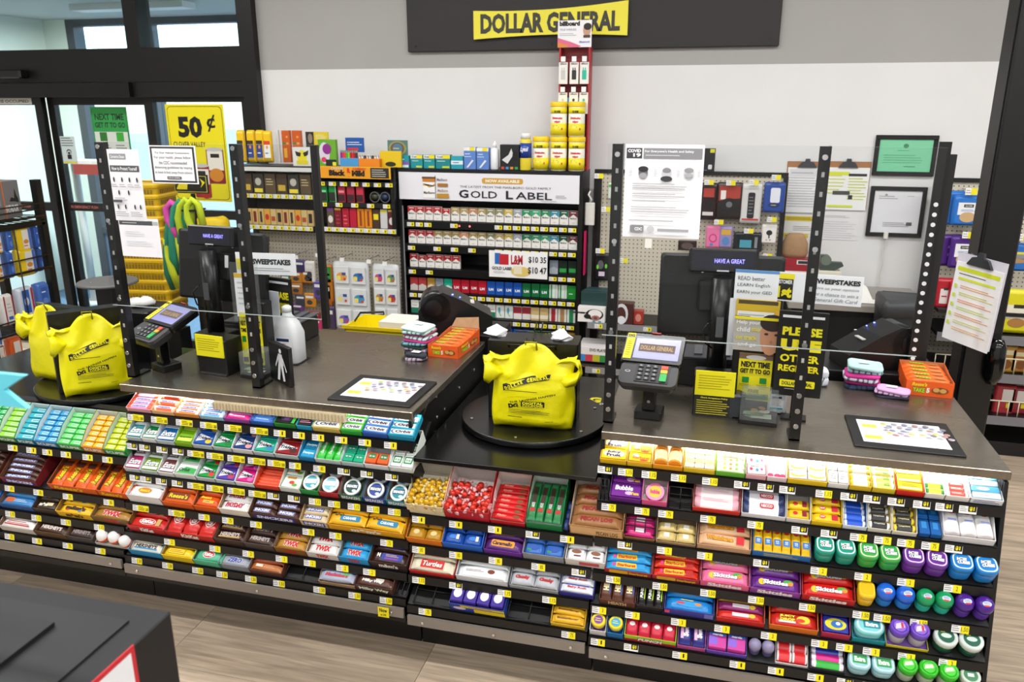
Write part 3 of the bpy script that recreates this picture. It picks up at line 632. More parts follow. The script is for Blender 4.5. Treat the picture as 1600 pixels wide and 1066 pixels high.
breakers(471, 500, '2a9a46', ('f2f5f3', 'white'), '3fa6b8', 'green', False); breakers(500, 531, 'b8262e', ('f1f3f4', 'white'), '7ec3cf', 'crimson', False)
breakers(531, 568, '126046', ('eef2f0', 'white'), '0f4a38', 'bottle green'); breakers(568, 604, '17479e', ('f1f4f8', 'white'), '1a3f96', 'cobalt blue'); breakers(604, 640, '177f8c', ('eef4f4', 'white'), '158694', 'blue green')
OR = 'e8641c'
def reese(sec, i, a, b, nx, cd):
    q(sec, i, a, b, cd, ('e0601e', '6b3f24', .034, .05), 'orange peanut butter cup bar', 'vbar', (nx, 1), [OR], [('rect', .36, 0, .24, .9, '54271a'), ('txt', 'Reese\'s', -.12, .0, .66, .72, '3a1a10', .10, .25), ('txt', 'Reese\'s', -.12, 0, .64, .66, 'f6d619', .04, .25)], h=.022, py=.13, lift=.006, ft=[('txt', 'Reese\'s', -.1, 0, .6, .6, 'f6d619', .03, .2)], D=.15)
q(L_, 3, 203, 256, 'white carton with an orange oval emblem', ('eeeef0', 'd8d6d4', .045, .05), 'white peanut butter cup bar with an orange oval', 'bar', (1, 2), ['f2f0ee'], [('ell', 0, 0, .55, .8, 'd97f1e'), ('txt', 'Reese\'s', 0, 0, .42, .36, 'f6d83a', .06, .2)], h=.034, lift=.012, py=.06)
q(L_, 3, 256, 305, 'orange carton of orange cup bars', (OR, '7a5236', .03, .06), 'orange wrapped cup bar with yellow lettering', 'bar', (1, 2), [OR], logo('Reese\'s', 'f6d619', 'rect', '7a3416', .6), h=.034, py=.062, lift=.004, kind='foil')
q(L_, 3, 305, 345, 'orange carton of orange crunchy bars', (OR, '7a5236', .03, .06), 'orange wrapped bar with a blue and yellow flash', 'bar', (1, 2), ['e4571c'], [('rect', .1, -.2, .6, .36, 'f2c230'), ('txt', 'FAST', .08, -.2, .46, .26, '1f4fa0', .04), ('txt', 'Reese\'s', -.1, .3, .6, .34, 'f6d619', .05, .2)], h=.034, py=.062, lift=.004, kind='foil')
q(L_, 3, 345, 392, 'white and tan carton of peanut bars', ('eee6da', '9b7c5c', .036, .062), 'white peanut bar with red lettering', 'bar', (1, 3), ['f2efec'], [('txt', 'PAYDAY', 0, 0, .88, .76, '23409a', .09, .1), ('txt', 'PAYDAY', 0, 0, .86, .70, 'd8402e', .04, .1)], h=.026, lift=.008)
def snick(sec, i, a, b, cd, out, g=(1, 4), c='4a2b20', inn='6a4a34', tc='f3f3fb', nm='brown', D=.145, **kw):
    q(sec, i, a, b, cd, (out, inn, .034, .06), nm+' nougat bar with a blue name panel', 'bar', g, [c], [('rect', -.05, 0, .9, .82, 'd9dcef'), ('rect', -.05, 0, .88, .74, '26349a'), ('txt', 'SNICKERS', -.05, 0, .82, .52, tc, .05, .12)], h=.026, lift=.006, D=D, ft=[('rect', 0, 0, .8, .7, '26349a'), ('txt', 'SNICKERS', 0, 0, .72, .48, 'f3f3fb', .04, .1)], **kw)
snick(L_, 3, 392, 471, 'dark brown carton of two columns of brown bars', '4a2a1e', (2, 4))
snick(L_, 3, 471, 514, 'cream carton of almond bars', 'd9c29a', (1, 4), 'e3cfa4', 'b09468', nm='cream')
q(L_, 3, 514, 633, 'wide yellow carton of caramel candy bags', ('e8a614', 'a97a2c', .03, .055), 'yellow candy bag with a teal panel', 'bar', (2, 2, 1), ['eeb420'], [('rr', .12, -.05, .74, .72, '1f7fa6', .006), ('txt', 'CARAMEL', .1, -.05, .5, .36, 'e8eef4', .05, .1), ('txt', 'm&m\'s', -.3, .3, .34, .34, '4a2412', .06)], h=.036, py=.066, lift=.012, kind='foil', jit=5, ft=[('txt', 'm&m\'s', 0, 0, .4, .7, 'f3efe4', .06)])
def kit(a, b, g, k='bar', lab='red wafer bar with a white oval logo'):
    q(L_, 4, a, b, 'red carton of red wafer bars', ('c32420', '8a4a30', .034, .05), lab, k, g, ['cf2620'], [('ell', 0, 0, .62, .86, 'f3efe8'), ('ell', 0, 0, .56, .74, 'd3221c'), ('txt', 'KitKat', 0, 0, .46, .46, 'f5f2ee', .06, .15)] + ([('rect', .42, 0, .16, .9, 'caa55a')] if k == 'bar' else []), h=.03, lift=.006, py=.06 if k == 'bar' else .12, ft=[('txt', 'KitKat', 0, 0, .36, .7, 'f5f2ee', .05, .15)])
kit(203, 261, (1, 2)); kit(261, 337, (3, 1), 'vbar', 'red wafer bar turned lengthways')
def hersh(sec, i, a, b, col, tc, cd, nm, out='3a211a', sx='HERSHEY\'S', strip='c9a25a'):
    q(sec, i, a, b, cd, (out, '7c5a40', .034, .055), nm, 'bar', (1, 3), [col], [('rect', 0, -.34, 1, .2, strip), ('txt', sx, 0, .06, .9, .6, tc, .04)], h=.028, lift=.006)
hersh(L_, 4, 337, 384, '3a2018', 'c8bcb4', 'brown and gold carton of chocolate bars', 'dark brown chocolate bar with a gold strip', '4a3020')
hersh(L_, 4, 384, 431, '33201c', 'b9b0ac', 'grey brown carton of milk chocolate bars', 'dark brown chocolate bar with grey lettering', '50443e', strip='5a3a2a')
def twix(sec, i, a, b, col, out, cd, nm, tc='d01f26', inn='8a6a44'):
    q(sec, i, a, b, cd, (out, inn, .034, .055), nm, 'bar', (1, 3), [col], [('txt', 'TWIX', 0, 0, .7, .9, 'f3efe6', .14, .1), ('txt', 'TWIX', 0, 0, .68, .82, tc, .07, .1)], h=.028, lift=.006, kind='foil', ft=[('txt', 'TWIX', 0, 0, .4, .6, tc, .06)])
twix(L_, 4, 431, 481, 'b8862c', '8a5a22', 'gold carton of gold caramel bars', 'gold caramel cookie bar'); twix(L_, 4, 481, 531, 'e9e6e2', 'dcd6d0', 'white carton of white caramel bars', 'white caramel cookie bar'); twix(L_, 4, 531, 578, '2f9fd8', '2a97d2', 'sky blue carton of cookie bars', 'black and blue cookie bar')
q(L_, 4, 578, 638, 'dark brown carton of fudge candy bags', ('38211c', '5a3a2c', .034, .05), 'brown candy bag with a blue and gold panel', 'bar', (1, 2), ['3c241e'], [('rr', .1, 0, .78, .8, '2a3f9c', .004), ('txt', 'SHARE', .1, .16, .5, .34, 'e8b83a', .06), ('rect', .1, -.22, .5, .2, '8a3f9a'), ('txt', 'M', -.4, .1, .12, .5, 'f0ece6')], h=.04, py=.064, kind='foil', ft=[('txt', 'm&m\'s', 0, 0, .5, .7, 'e9e4de', .05)])
hersh(L_, 5, 205, 256, 'e7dfcf', '1c1a1e', 'blue ended carton of cream cookie bars', 'cream chocolate bar with black lettering', '2b8fc4', strip='2b8fc4')
q(L_, 5, 256, 305, 'yellow carton of yellow peanut bars', ('e8c612', '9a7a3a', .034, .05), 'yellow peanut bar with red lettering', 'bar', (1, 3), ['ecca18'], [('rr', -.08, 0, .74, .8, '7a4a16', .004), ('rr', -.08, 0, .72, .74, 'f0cf1c', .004), ('txt', 'Goodbar', -.08, 0, .62, .46, 'd8451c', .05, .1)], h=.028, lift=.006)
q(L_, 5, 305, 350, 'mint green carton of green wafer bars', ('5fbf94', '6a5a44', .034, .05), 'mint green wafer bar with a red oval', 'bar', (1, 2), ['4fb08a'], [('ell', 0, 0, .6, .9, 'f3efe8'), ('ell', 0, 0, .54, .78, 'cf2a26'), ('txt', 'KitKat', 0, 0, .42, .44, 'f5f2ee', .05)], h=.032, lift=.006, py=.06)
q(L_, 5, 344, 392, 'silver grey carton of silver bars', ('8d9098', '9a9ca4', .034, .05), 'silver bar with blue lettering', 'bar', (1, 3), ['9da1ab'], [('txt', 'ZERO', 0, 0, .7, .8, 'f0f2f8', .12, .2), ('txt', 'ZERO', 0, 0, .66, .7, '35479a', .06, .2)], h=.028, lift=.006, kind='foil')
q(L_, 5, 392, 443, 'brown carton of copper coloured peanut bars', ('5c3226', '6a4434', .026, .055), 'copper brown peanut bar', 'bar', (1, 4), ['b86f3c', '9a4a2c'], [('rect', -.3, 0, .3, .5, 'e9dccb'), ('lines', .15, 0, .5, .6, 2, 'e3b08a')], h=.026, lift=.006, kind='foil')
q(L_, 5, 499, 556, 'tan carton of silver blue fluffy bars', ('a98a68', '8a6a4c', .02, .05), 'silver bar with blue and red script', 'bar', (1, 3), ['a9b0c4'], [('txt', 'Musketeers', 0, 0, .9, .56, '2b3fa0', .09, .2), ('txt', 'Musketeers', 0, 0, .88, .5, 'd8402e', .03, .2), ('rect', .36, .2, .2, .3, '4fae4a')], h=.03, lift=.01, kind='foil')
q(L_, 5, 556, 616, 'brown carton of brown milky bars', ('4c2c22', '5c3a2c', .036, .055), 'dark brown bar with a white and green script', 'bar', (1, 3), ['54332a'], [('rect', .2, .2, .3, .36, 'c9bfb4'), ('txt', 'Milky Way', -.05, -.1, .8, .5, 'e7e9df', .06, .1)], h=.03, lift=.01, ft=[('txt', 'Milky Way', 0, 0, .8, .7, '2f8a3c', .10), ('txt', 'Milky Way', 0, 0, .78, .62, 'eef2ea', .04)], kind='foil')
# --- rack under the bag carousel at the far end
def cubes(a, b, col, co, cd, nm, nx=2):
    q('LL', 0, a, b, cd, (co, 'cfe0dc', .03, .075), nm, 'pack', (nx, 6), [col, col], [('rr', .12, 0, .6, .62, 'c9d4d0', .002), ('rect', .12, 0, .5, .3, col)], h=.022, lift=.006, py=.0225, rise=.005, ft=[('txt', 'ECLIPSE', 0, 0, .8, .5, 'f0f4f2', .04)])
cubes(-34, 0, '49b86a', '2f8f52', 'green carton of little foil gum packs', 'small green foil gum pack'); cubes(0, 28, '8ed03c', '3f8f3a', 'lime green carton of little foil gum packs', 'small lime foil gum pack', 1); cubes(28, 57, '2fa9b8', '1f7f94', 'teal carton of little foil gum packs', 'small teal foil gum pack', 1)
cubes(57, 93, '3f9fd0', '2a78ae', 'light blue carton of little foil gum packs', 'small light blue foil gum pack'); cubes(93, 131, '5fd06a', '36a04a', 'fresh green carton of little foil gum packs', 'small fresh green foil gum pack')
cubes(131, 165, 'f2b322', 'e08a2a', 'orange carton of little foil gum packs', 'small yellow orange foil gum pack'); cubes(165, 200, 'c9d420', '2e9a4c', 'yellow and green carton of little foil gum packs', 'small yellow green foil gum pack')
snick('LL', 1, -60, 0, 'brown carton of brown bars at the far end', '5a3024', (1, 4)); snick('LL', 1, 5, 62, 'red and blue carton of brown bars', '7a2024', (1, 5))
reese('LL', 1, 79, 155, 4, 'orange carton of four lengthways cup bars'); reese('LL', 1, 155, 210, 3, 'orange carton of three lengthways cup bars')
q('LL', 2, -60, 0, 'blue carton of crispy bars at the far end', ('2a4f9a', '6a5a4c', .03, .05), 'blue crispy bar', 'bar', (1, 3), ['2f6fc0'], logo('Crunch', 'e9eef6'), h=.028, kind='foil')
q('LL', 2, 2, 55, 'blue and brown carton of blue candy bags', ('2d5c9c', '7a5a44', .03, .055), 'blue and orange candy bag', 'bar', (1, 3), ['3f86c4'], [('rect', -.3, 0, .34, .8, 'c9602c'), ('txt', 'crispy', .14, 0, .56, .5, 'e9eef4', .05)], h=.03, kind='foil')
q('LL', 2, 55, 92, 'dark carton of black and gold almond bags', ('3a2a1c', '4a3828', .03, .05), 'black and gold candy bag', 'bar', (1, 3), ['3c2c1e'], [('rect', .2, .1, .4, .5, 'd9cfa8'), ('txt', 'm&m', -.15, 0, .5, .6, 'efe9da', .06)], h=.03, kind='foil')
q('LL', 2, 92, 147, 'yellow carton of yellow peanut candy bags', ('e9b81a', '8a6a34', .034, .055), 'yellow peanut candy bag', 'bar', (1, 3), ['eec022'], [('txt', 'm&m\'s', 0, .1, .8, .7, '3a1c10', .09), ('ell', -.3, -.3, .14, .3, 'c9402a'), ('ell', .2, -.3, .14, .3, '3a86c2')], h=.03, kind='foil', ft=[('txt', 'm&m\'s', 0, 0, .5, .7, '3a1c10', .06)])
twix('LL', 2, 147, 207, 'a87a2c', '7a5a2a', 'brown gold carton of caramel bars', 'bronze caramel cookie bar')
hersh('LL', 3, -60, 0, '3a2018', 'c9bdb5', 'brown carton of chocolate bars at the far end', 'brown chocolate bar')
hersh('LL', 3, 3, 58, 'efece8', 'c23030', 'white carton of white and red bars', 'white chocolate bar with red lettering', 'cfc8c0', 'ALMOND', 'b8302c'); hersh('LL', 3, 58, 108, '3f261c', 'e6ddd4', 'brown carton of milk chocolate bars', 'brown chocolate bar with pale lettering', '5a4024', strip='5a2f20'); hersh('LL', 3, 108, 150, '34211c', '9a8f8a', 'grey brown carton of dark chocolate bars', 'dark chocolate bar with grey lettering', '4a4240', strip='42302a')
q('LL', 3, 150, 207, 'clear tray of white and orange chocolate eggs', ('c9c4bc', 'b9b2aa', .014, .04), 'white and orange chocolate egg', 'egg', (3, 2), ['f4f3f1'], py=.05)
# --- rack under the middle bag carousel
def truff(a, b, co, ci, ball, wing, cd, nm):
    q('M', 0, a, b, cd, (co, ci, .05, .09), nm, 'ball', (6, 5, 2), [ball, wing], h=.012, D=.17, py=.0215, lift=.016)
truff(637, 696, 'ead9b4', 'efe6d2', 'd3a21c', 'dcc98e', 'cream carton of gold wrapped chocolates', 'gold wrapped chocolate ball')
truff(696, 766, 'c01824', 'e9dcd6', 'cf3222', 'dfa6a8', 'red carton of red wrapped chocolates', 'red wrapped chocolate ball')
q('M', 0, 766, 821, 'red and white tray of slim red chocolate bars', ('c4161e', 'ece4dc', .018, .075), 'slim red chocolate bar', 'bar', (1, 7), ['d11c20'], [('txt', 'Kinder', -.25, 0, .4, .5, 'f1a08a', .05, .2), ('ell', .36, 0, .28, .9, '8a4a24')], h=.02, D=.17, py=.02, lift=.01, jit=3)
q('M', 0, 822, 879, 'green and white carton of upright green mint thins', ('147a3c', 'e9ece6', .03, .08), 'green mint chocolate pack', 'vbar', (4, 1), ['137a3e'], [('rect', .1, 0, .62, .7, '3a2a1e'), ('rect', -.38, 0, .12, .8, 'b8362c'), ('txt', 'ANDES', -.22, 0, .16, .5, 'e9efe8')], h=.03, D=.17, py=.155, lift=.02, kind='foil')
q('M', 0, 880, 889, None, None, 'navy and silver chocolate bag', 'bar', (1, 3), ['2c3f7c'], h=.03, kind='foil')
q('M', 0, 890, 974, 'brown open box of nut log rolls', ('b98a56', 'c9c2ba', .05, .085), 'clear wrapped nut log with red lettering', 'bar', (1, 4), ['9a6a3e'], [('txt', 'PECAN LOG', 0, 0, .86, .5, '9c1c26', .05, .1)], h=.04, D=.17, py=.04, lift=.02, kind='foil', front=[('rect', 0, 0, .96, .8, 'e0b27a'), ('txt', 'PECAN LOG', .2, -.1, .4, .4, '5a3a22')])
q('M', 1, 636, 692, 'orange carton of gold caramel bags', ('e07a1c', '8a6a2a', .03, .055), 'glossy gold caramel bag', 'bar', (2, 2), ['b8861c'], [('ell', 0, 0, .5, .6, 'd9c489')], h=.04, kind='foil', py=.06)
q('M', 1, 692, 755, 'bright blue carton of blue wafer bags', ('1f62c4', '2a6ac8', .03, .06), 'shiny blue chocolate bag', 'bar', (2, 2), ['1c4fa8'], [('ell', 0, 0, .6, .5, '3f7fd0'), ('rect', .3, 0, .2, .6, 'e4dcc4')], h=.04, kind='foil', py=.06)
q('M', 1, 756, 817, 'purple carton of orange caramel bars', ('6a2a94', '4a2a44', .024, .05), 'purple bar with an orange caramel panel', 'bar', (1, 3), ['5a2a78'], [('rr', -.03, 0, .86, .8, 'e59a24', .006), ('txt', 'Caramello', -.05, 0, .74, .5, '3a1c4a', .05, .2)], h=.03, py=.04)
q('M', 1, 817, 882, 'grey carton of shiny blue and green mint patties', ('8f9294', '9c9ea0', .034, .05), 'shiny blue and green mint patty', 'bar', (2, 2), ['3a6fc0'], [('ell', 0, 0, .7, .6, '2f56b0'), ('rect', -.3, -.3, .3, .2, '2f9a4a')], h=.035, kind='foil', py=.06)
q('M', 1, 883, 946, 'white carton of white nut cluster bags', ('d8d2cc', 'c9c4be', .034, .05), 'white nut cluster bag', 'bar', (2, 2), ['e9ebec'], [('ell', 0, .2, .7, .5, '8a5a40'), ('rect', .1, -.3, .5, .16, '6a2a34')], h=.035, kind='foil', py=.06, front=[('rect', .1, 0, .5, .5, 'c84a50')])
q('M', 2, 640, 711, 'red and cream carton of caramel cluster bars', ('c4241e', 'e9dcc4', .02, .045), 'red bar with cream striped ends', 'bar', (1, 3), ['e2d8c0'], [('rect', 0, 0, .72, 1, 'd2241e'), ('txt', 'Turtles', 0, 0, .64, .66, '5a1212', .08, .2), ('txt', 'Turtles', 0, 0, .62, .6, 'f4efe6', .03, .2)], h=.032, py=.042)
q('M', 2, 713, 794, 'white carton of white wrapped cluster bars', ('d4d6d8', 'c9cccf', .03, .05), 'white bar with brown lettering', 'bar', (1, 2), ['e9ebec'], [('txt', 'Goo Cluster', -.2, 0, .5, .3, '6a4036', .03), ('ell', .24, 0, .2, .5, '7a3a1e')], h=.045, py=.062, kind='foil')
q('M', 2, 796, 873, 'silver carton of silver chunky squares', ('9ea1a4', 'a9acb0', .018, .045), 'silver foil chocolate square', 'bar', (2, 2), ['b9bcc2'], [('txt', 'Chunky', 0, 0, .84, .5, '7a1820', .09, .1), ('txt', 'Chunky', 0, 0, .82, .44, 'd62a2c', .03, .1)], h=.034, kind='foil', py=.055)
q('M', 2, 874, 928, 'blue carton of white and blue peanut bars', ('2c2c8c', 'd4d6dc', .024, .05), 'white bar with blue edges and red lettering', 'bar', (1, 4), ['dfe2ec'], [('rect', 0, .4, 1, .2, '3a3f9c'), ('txt', 'Baby Ruth', 0, -.05, .8, .5, 'c2282c', .04, .1)], h=.026, lift=.006)
q('M', 3, 704, 790, 'blue and yellow carton of purple capped candy cups', ('24429a', '2c4ca4', .045, .06), 'purple candy cup with a plain white oval', 'pack', (4, 1), ['3a2590'], [('ell', 0, 0, .7, .62, 'eceaf0')], h=.03, py=.06, lift=.028, front=[('rect', .22, -.2, .56, .5, 'e9d21e'), ('rect', .1, .3, .8, .3, 'd8c030'), ('txt', 'CHOCOLATE', .15, .28, .6, .24, '8a4a9a', .03), ('ell', -.32, 0, .24, .4, 'd9c9d4')], cat='candy', name='candy_cup')
q('M', 3, 860, 914, 'yellow carton of yellow crispy bars', ('e2b82a', 'c9a23a', .02, .05), 'yellow crispy bar', 'bar', (1, 4), ['e0b02a'], [('lines', -.2, .1, .5, .6, 3, '8a6a1c'), ('txt', 'Butterfinger', 0, -.1, .9, .4, '7a2a18', .03, .1)], h=.028, lift=.004)
# --- rack under the counter on the right
R_ = 'R'
YT = ('f0c030', 'f6d9a0', .03, .055)
q(R_, 0, 937, 979, 'yellow carton of yellow fruit gum packs', ('f2c21c', 'f4d060', .03, .055), 'yellow gum pack with navy lettering', 'pack', (1, 2), ['f4cc22'], [('ell', 0, 0, .94, .8, 'faf0c0'), ('txt', 'Juicy', 0, .16, .6, .3, '2a2a6a', .05), ('txt', 'Fruit', 0, -.18, .6, .3, '2a2a6a', .05)], h=.034, gap=.97, py=.05)
q(R_, 0, 979, 1019, 'yellow carton with tall back of yellow chewy gum packs', ('f2c02a', 'f2dcc0', .026, .06), 'golden gum pack with orange lettering', 'pack', (1, 2), ['f3c52a'], [('ell', -.2, .1, .3, .5, 'f8f0e0'), ('txt', 'Starburst', .05, -.1, .8, .36, 'e8791c', .05, .1), ('ell', .2, -.4, .4, .2, 'd63a2c')], h=.028, py=.042)
q(R_, 0, 1019, 1067, 'orange carton of lying orange gum bottles', ('f0a41e', 'e9c9a0', .022, .05), 'orange gum tube with a white wrap', 'vtube', (2, 2), [('f3e2b0', 'f0921e')], py=.06, name='gum_tube', cat='gum')
q(R_, 0, 1067, 1117, 'yellow carton of white candy slips', ('f3cf2c', 'f7ecc0', .024, .05), 'white and yellow candy slip', 'pack', (3, 5), ['f8f4e4', 'f5e6b0'], [('lines', 0, 0, .8, .8, 2, 'd8b84a')], h=.024)
q(R_, 0, 1117, 1164, 'green rimmed carton of fruit candy strips', ('6fbf3a', 'f5ecd2', .022, .045), 'white candy strip with yellow fruit', 'bar', (1, 5), ['f8f2dc'], [('ell', -.3, 0, .16, .7, 'f2c22a'), ('ell', 0, 0, .16, .7, 'e8892a'), ('ell', .3, 0, .16, .7, '7fbf3f')], h=.022)
q(R_, 0, 1164, 1197, 'pink backed carton of bubble gum packs', ('f2b9c0', 'f3c9cc', .024, .06), 'white gum pack with red and blue dots', 'pack', (1, 2), ['f7eef0'], [('ell', -.3, 0, .2, .4, 'e0305a'), ('ell', .05, -.1, .2, .4, '3a86d0'), ('ell', .32, 0, .16, .34, 'c84a9a'), ('txt', 'bubble', 0, .3, .7, .24, '3a2a34')], h=.026, py=.042)
q(R_, 0, 1197, 1229, 'pale carton of lying pink gum tubes', ('f4e0e0', 'f7ece8', .022, .045), 'pink and white gum tube', 'vtube', (3, 1), [('f8e4e0', 'd8306a')], py=.1, name='gum_tube', cat='gum')
q(R_, 0, 1229, 1292, 'yellow carton of white banana candy packs', ('f3cb22', 'f9f2d8', .022, .05), 'white candy pack with yellow curves', 'pack', (2, 3), ['f8f5ea'], [('ell', 0, 0, .9, .7, 'f2cf3a'), ('ell', .05, .16, .8, .6, 'f8f5ea')], h=.026)
q(R_, 0, 1292, 1325, 'plain white carton of white pill boxes', ('f3f2ec', 'f6f5f0', .03, .05), 'plain white pill box', 'pack', (2, 2), ['f5f5f2'], [('lines', 0, 0, .7, .6, 3, '777777')], h=.034)
q(R_, 0, 1325, 1361, 'yellow and teal carton of yellow candy rolls', ('e8c42a', 'f0e6b4', .026, .05), 'white roll with yellow and teal ends', 'roll', (1, 4), [('f6f2da', 'e6c22c')], h=.022)
q(R_, 0, 1361, 1398, 'yellow and green carton of green lettered rolls', ('e2c430', 'efe7b8', .026, .05), 'yellow roll with green lettering', 'roll', (1, 4), [('f1e47a', 'f6f3e0')], [('txt', 'DOTS', .2, 0, .4, .8, '1f8f3f', .06)], h=.022)
q(R_, 0, 1398, 1443, 'red carton of yellow cough drop packs', ('d82a1e', 'e6b83a', .03, .055), 'yellow cough drop pack', 'pack', (1, 3), ['f4cf2c'], [('rect', 0, -.3, .9, .24, 'f8eec0'), ('txt', 'RICOLA', 0, .1, .7, .36, 'e05a1c', .04)], h=.026)
q(R_, 0, 1443, 1475, 'white nearly empty carton with one orange stack', ('f4efe6', 'f6f0e6', .03, .06), 'orange and yellow antacid roll', 'roll', (1, 2), [('f2d24a', '3f9a4a')], h=.022, py=.024)
q(R_, 0, 1475, 1514, 'white nearly empty carton with red antacid rolls', ('f3eee8', 'f6f1ea', .03, .06), 'red and white antacid roll', 'roll', (1, 3), [('e8463a', 'f3f0ec')], [('txt', 'TUMS', 0, 0, .8, .6, 'f4f2ee', .05)], h=.02, py=.02)
q(R_, 0, 1514, 1566, 'white carton of blue and white lip balm packs', ('eef0f4', 'e9e6e0', .03, .055), 'blue and white gum pack', 'pack', (1, 4), ['cfe3f2', '5fb0dc'], [('ell', -.1, 0, .5, .6, 'f4f4f8'), ('txt', 'Certs', -.1, 0, .4, .4, 'a02a7a', .05)], h=.024, ft='DENTEK', fc='2a2a8a')
q(R_, 1, 952, 1002, 'purple carton of purple bubble gum packs', ('6a2486', '5a1f74', .022, .05), 'purple gum pack with bubbly white lettering', 'pack', (1, 2), ['7a2a96'], [('txt', 'Bubble', -.08, .14, .66, .44, '2a1040', .12, .1), ('txt', 'Bubble', -.08, .14, .64, .4, 'efe6f6', .05, .1), ('ell', .1, -.26, .26, .3, 'e6b8e6'), ('txt', 'Yum', .3, -.26, .3, .26, 'f3d23a', .05)], h=.024, gap=.97)
q(R_, 1, 1002, 1042, 'pink carton with a white back of round gum tape', ('e55a94', 'ecdcd8', .026, .07), 'round pink gum tape dispenser', 'tin', (1, 1), [('e23a84', 'ee7aac')], [('ell', 0, 0, .8, .8, 'f0c22a'), ('txt', 'hubba', 0, 0, .6, .3, 'd8307a', .06)], py=.06, lift=.01)
q(R_, 1, 1081, 1156, 'red swirl carton of clear wrapped wafer candies', ('d8382c', 'e6c9c0', .02, .045), 'clear pack of pastel candy discs', 'roll', (1, 3), [('ecdcdc', 'e2a8b4')], [('lines', 0, 0, .9, .5, 3, 'd69ab0')], h=.036, py=.036)
q(R_, 1, 1157, 1227, 'white carton of waxed paper wafer rolls', ('e9e8ec', 'dcdbe2', .02, .045), 'white wafer roll with a red oval', 'roll', (1, 3), [('e6e6ee', '34406a')], [('rr', .1, 0, .5, .8, 'd02a30', .005), ('txt', 'NECCO', .1, 0, .4, .5, 'f3eeea', .04)], h=.036, py=.036)
q(R_, 1, 1221+6, 1266, 'white backed carton of yellow taffy packs', ('e6e2dc', 'dfdcd8', .02, .06), 'yellow taffy pack', 'bar', (1, 2), ['eac51e'], [('rect', .36, 0, .28, .9, '8a1c2c'), ('ell', -.2, 0, .3, .6, 'd02a30')], h=.022, py=.03)
q(R_, 1, 1266, 1315, 'yellow carton of yellow and red taffy packs', ('e8c21c', 'd8b83a', .02, .055), 'yellow taffy pack with a red end', 'bar', (1, 4), ['efcb20'], [('rect', .38, 0, .3, 1, 'c81e34'), ('ell', -.2, 0, .3, .7, 'd8282c'), ('txt', 'NOW', -.2, 0, .22, .34, 'f6f0e6', .04)], h=.022)
q(R_, 1, 1315, 1354, 'white and blue carton of blue lip balm sticks', ('dfe8f0', '2f6fb4', .018, .055), 'blue lip balm stick with a white cap', 'roll', (1, 5), [('1f55c8', 'e9eef4')], h=.018, name='lip_balm', cat='lip balm')
q(R_, 1, 1354, 1392, 'black topped carton of black lip balm sticks', ('e6e2d2', 'd9c87a', .018, .06), 'black and white lip balm stick', 'roll', (1, 4), [('1c1c1e', 'f0f0ee')], [('txt', 'ChapStick', 0, 0, .8, .5, 'e9e9e6', .03)], h=.02, name='lip_balm', cat='lip balm')
q(R_, 1, 1392, 1432, 'cream carton of yellow capped lip balm sticks', ('e9e4d4', 'd9c990', .018, .06), 'black lip balm stick with a yellow cap', 'roll', (1, 4), [('26241e', 'e8cf3a')], [('txt', 'ChapStick', 0, 0, .8, .5, 'f0e9c4', .03)], h=.02, name='lip_balm', cat='lip balm')
q(R_, 1, 1434, 1471, None, None, 'blue blister packed lip balm', 'pack', (2, 2), ['1c5fa8'], [('rect', 0, .1, .5, .5, '2f86cc')], h=.02, name='lip_balm', cat='lip balm')
q(R_, 1, 1471, 1553, 'white carton of white lotion tubes with a red emblem', ('e6e4e4', 'dcdada', .026, .06), 'white lotion tube with a lilac band', 'vtube', (3, 1), [('f0eeee', 'efeaea')], py=.1, name='lotion_tube', cat='lotion', pr=[('rect', -.1, 0, .1, 1, '8a96d0'), ('ell', .32, 0, .2, .8, 'c84a3c')])
q(R_, 2, 974, 1023, 'brown carton with magenta gum packs', ('8a6038', '7c5632', .012, .05), 'magenta gum pack', 'bar', (1, 2), ['cf2a7c'], [('rect', 0, 0, .4, .6, 'e9dfe4')], h=.024, py=.035)
q(R_, 2, 1024, 1087, 'plain cardboard carton of gold twist candies', ('a88a66', '9c8262', .012, .075), 'gold and white twist candy', 'bar', (2, 2), ['d3bd7a'], [('rect', 0, 0, .4, .7, 'f0ece0')], h=.022, py=.03, kind='foil')
q(R_, 2, 1088, 1173, 'tan carton of peach crispy bars', ('c9a07a', 'b08a64', .024, .045), 'peach bar with bold orange and red lettering', 'bar', (1, 3), ['e3b68c'], [('txt', 'Whatchama', -.12, 0, .72, .6, '5a1c14', .09, .1), ('txt', 'Whatchama', -.12, 0, .7, .54, 'f0a41c', .04, .1), ('rect', .42, 0, .2, 1, 'd02430')], h=.032, py=.038)
q(R_, 2, 1174, 1266, 'blue and yellow carton of upright candy pouches', ('2c6cb4', 'd8b82c', .026, .05), 'yellow candy pouch with a red cherry', 'vbar', (6, 1), ['f0c220'], [('rect', -.34, 0, .3, .96, '3a7ac4'), ('ell', .18, 0, .26, .8, 'd2262a'), ('rect', .38, 0, .14, .6, '2f9a3c'), ('txt', '10', -.34, 0, .14, .5, 'f3f3f0')], h=.04, py=.10, front=[('txt', 'Smarties', 0, 0, .6, .6, 'f0d23a', .05)])
def cube_(a, b, col, lid, nm, i=2, g=(2, 2), h=.062): q(R_, i, a, b, None, None, nm+' square gum jar with a framed lid', 'cube', g, [(col, lid)], [('txt', 'ICE', -.05, .14, .7, .3, '20303a', .13, .1), ('txt', 'ICE', -.05, .14, .66, .26, 'f6f8fa', .06, .1), ('txt', 'CUBES', .03, -.16, .84, .3, '20303a', .13, .1), ('txt', 'CUBES', .03, -.16, .8, .26, 'f6f8fa', .06, .1)], h=h, py=.062, jit=6)
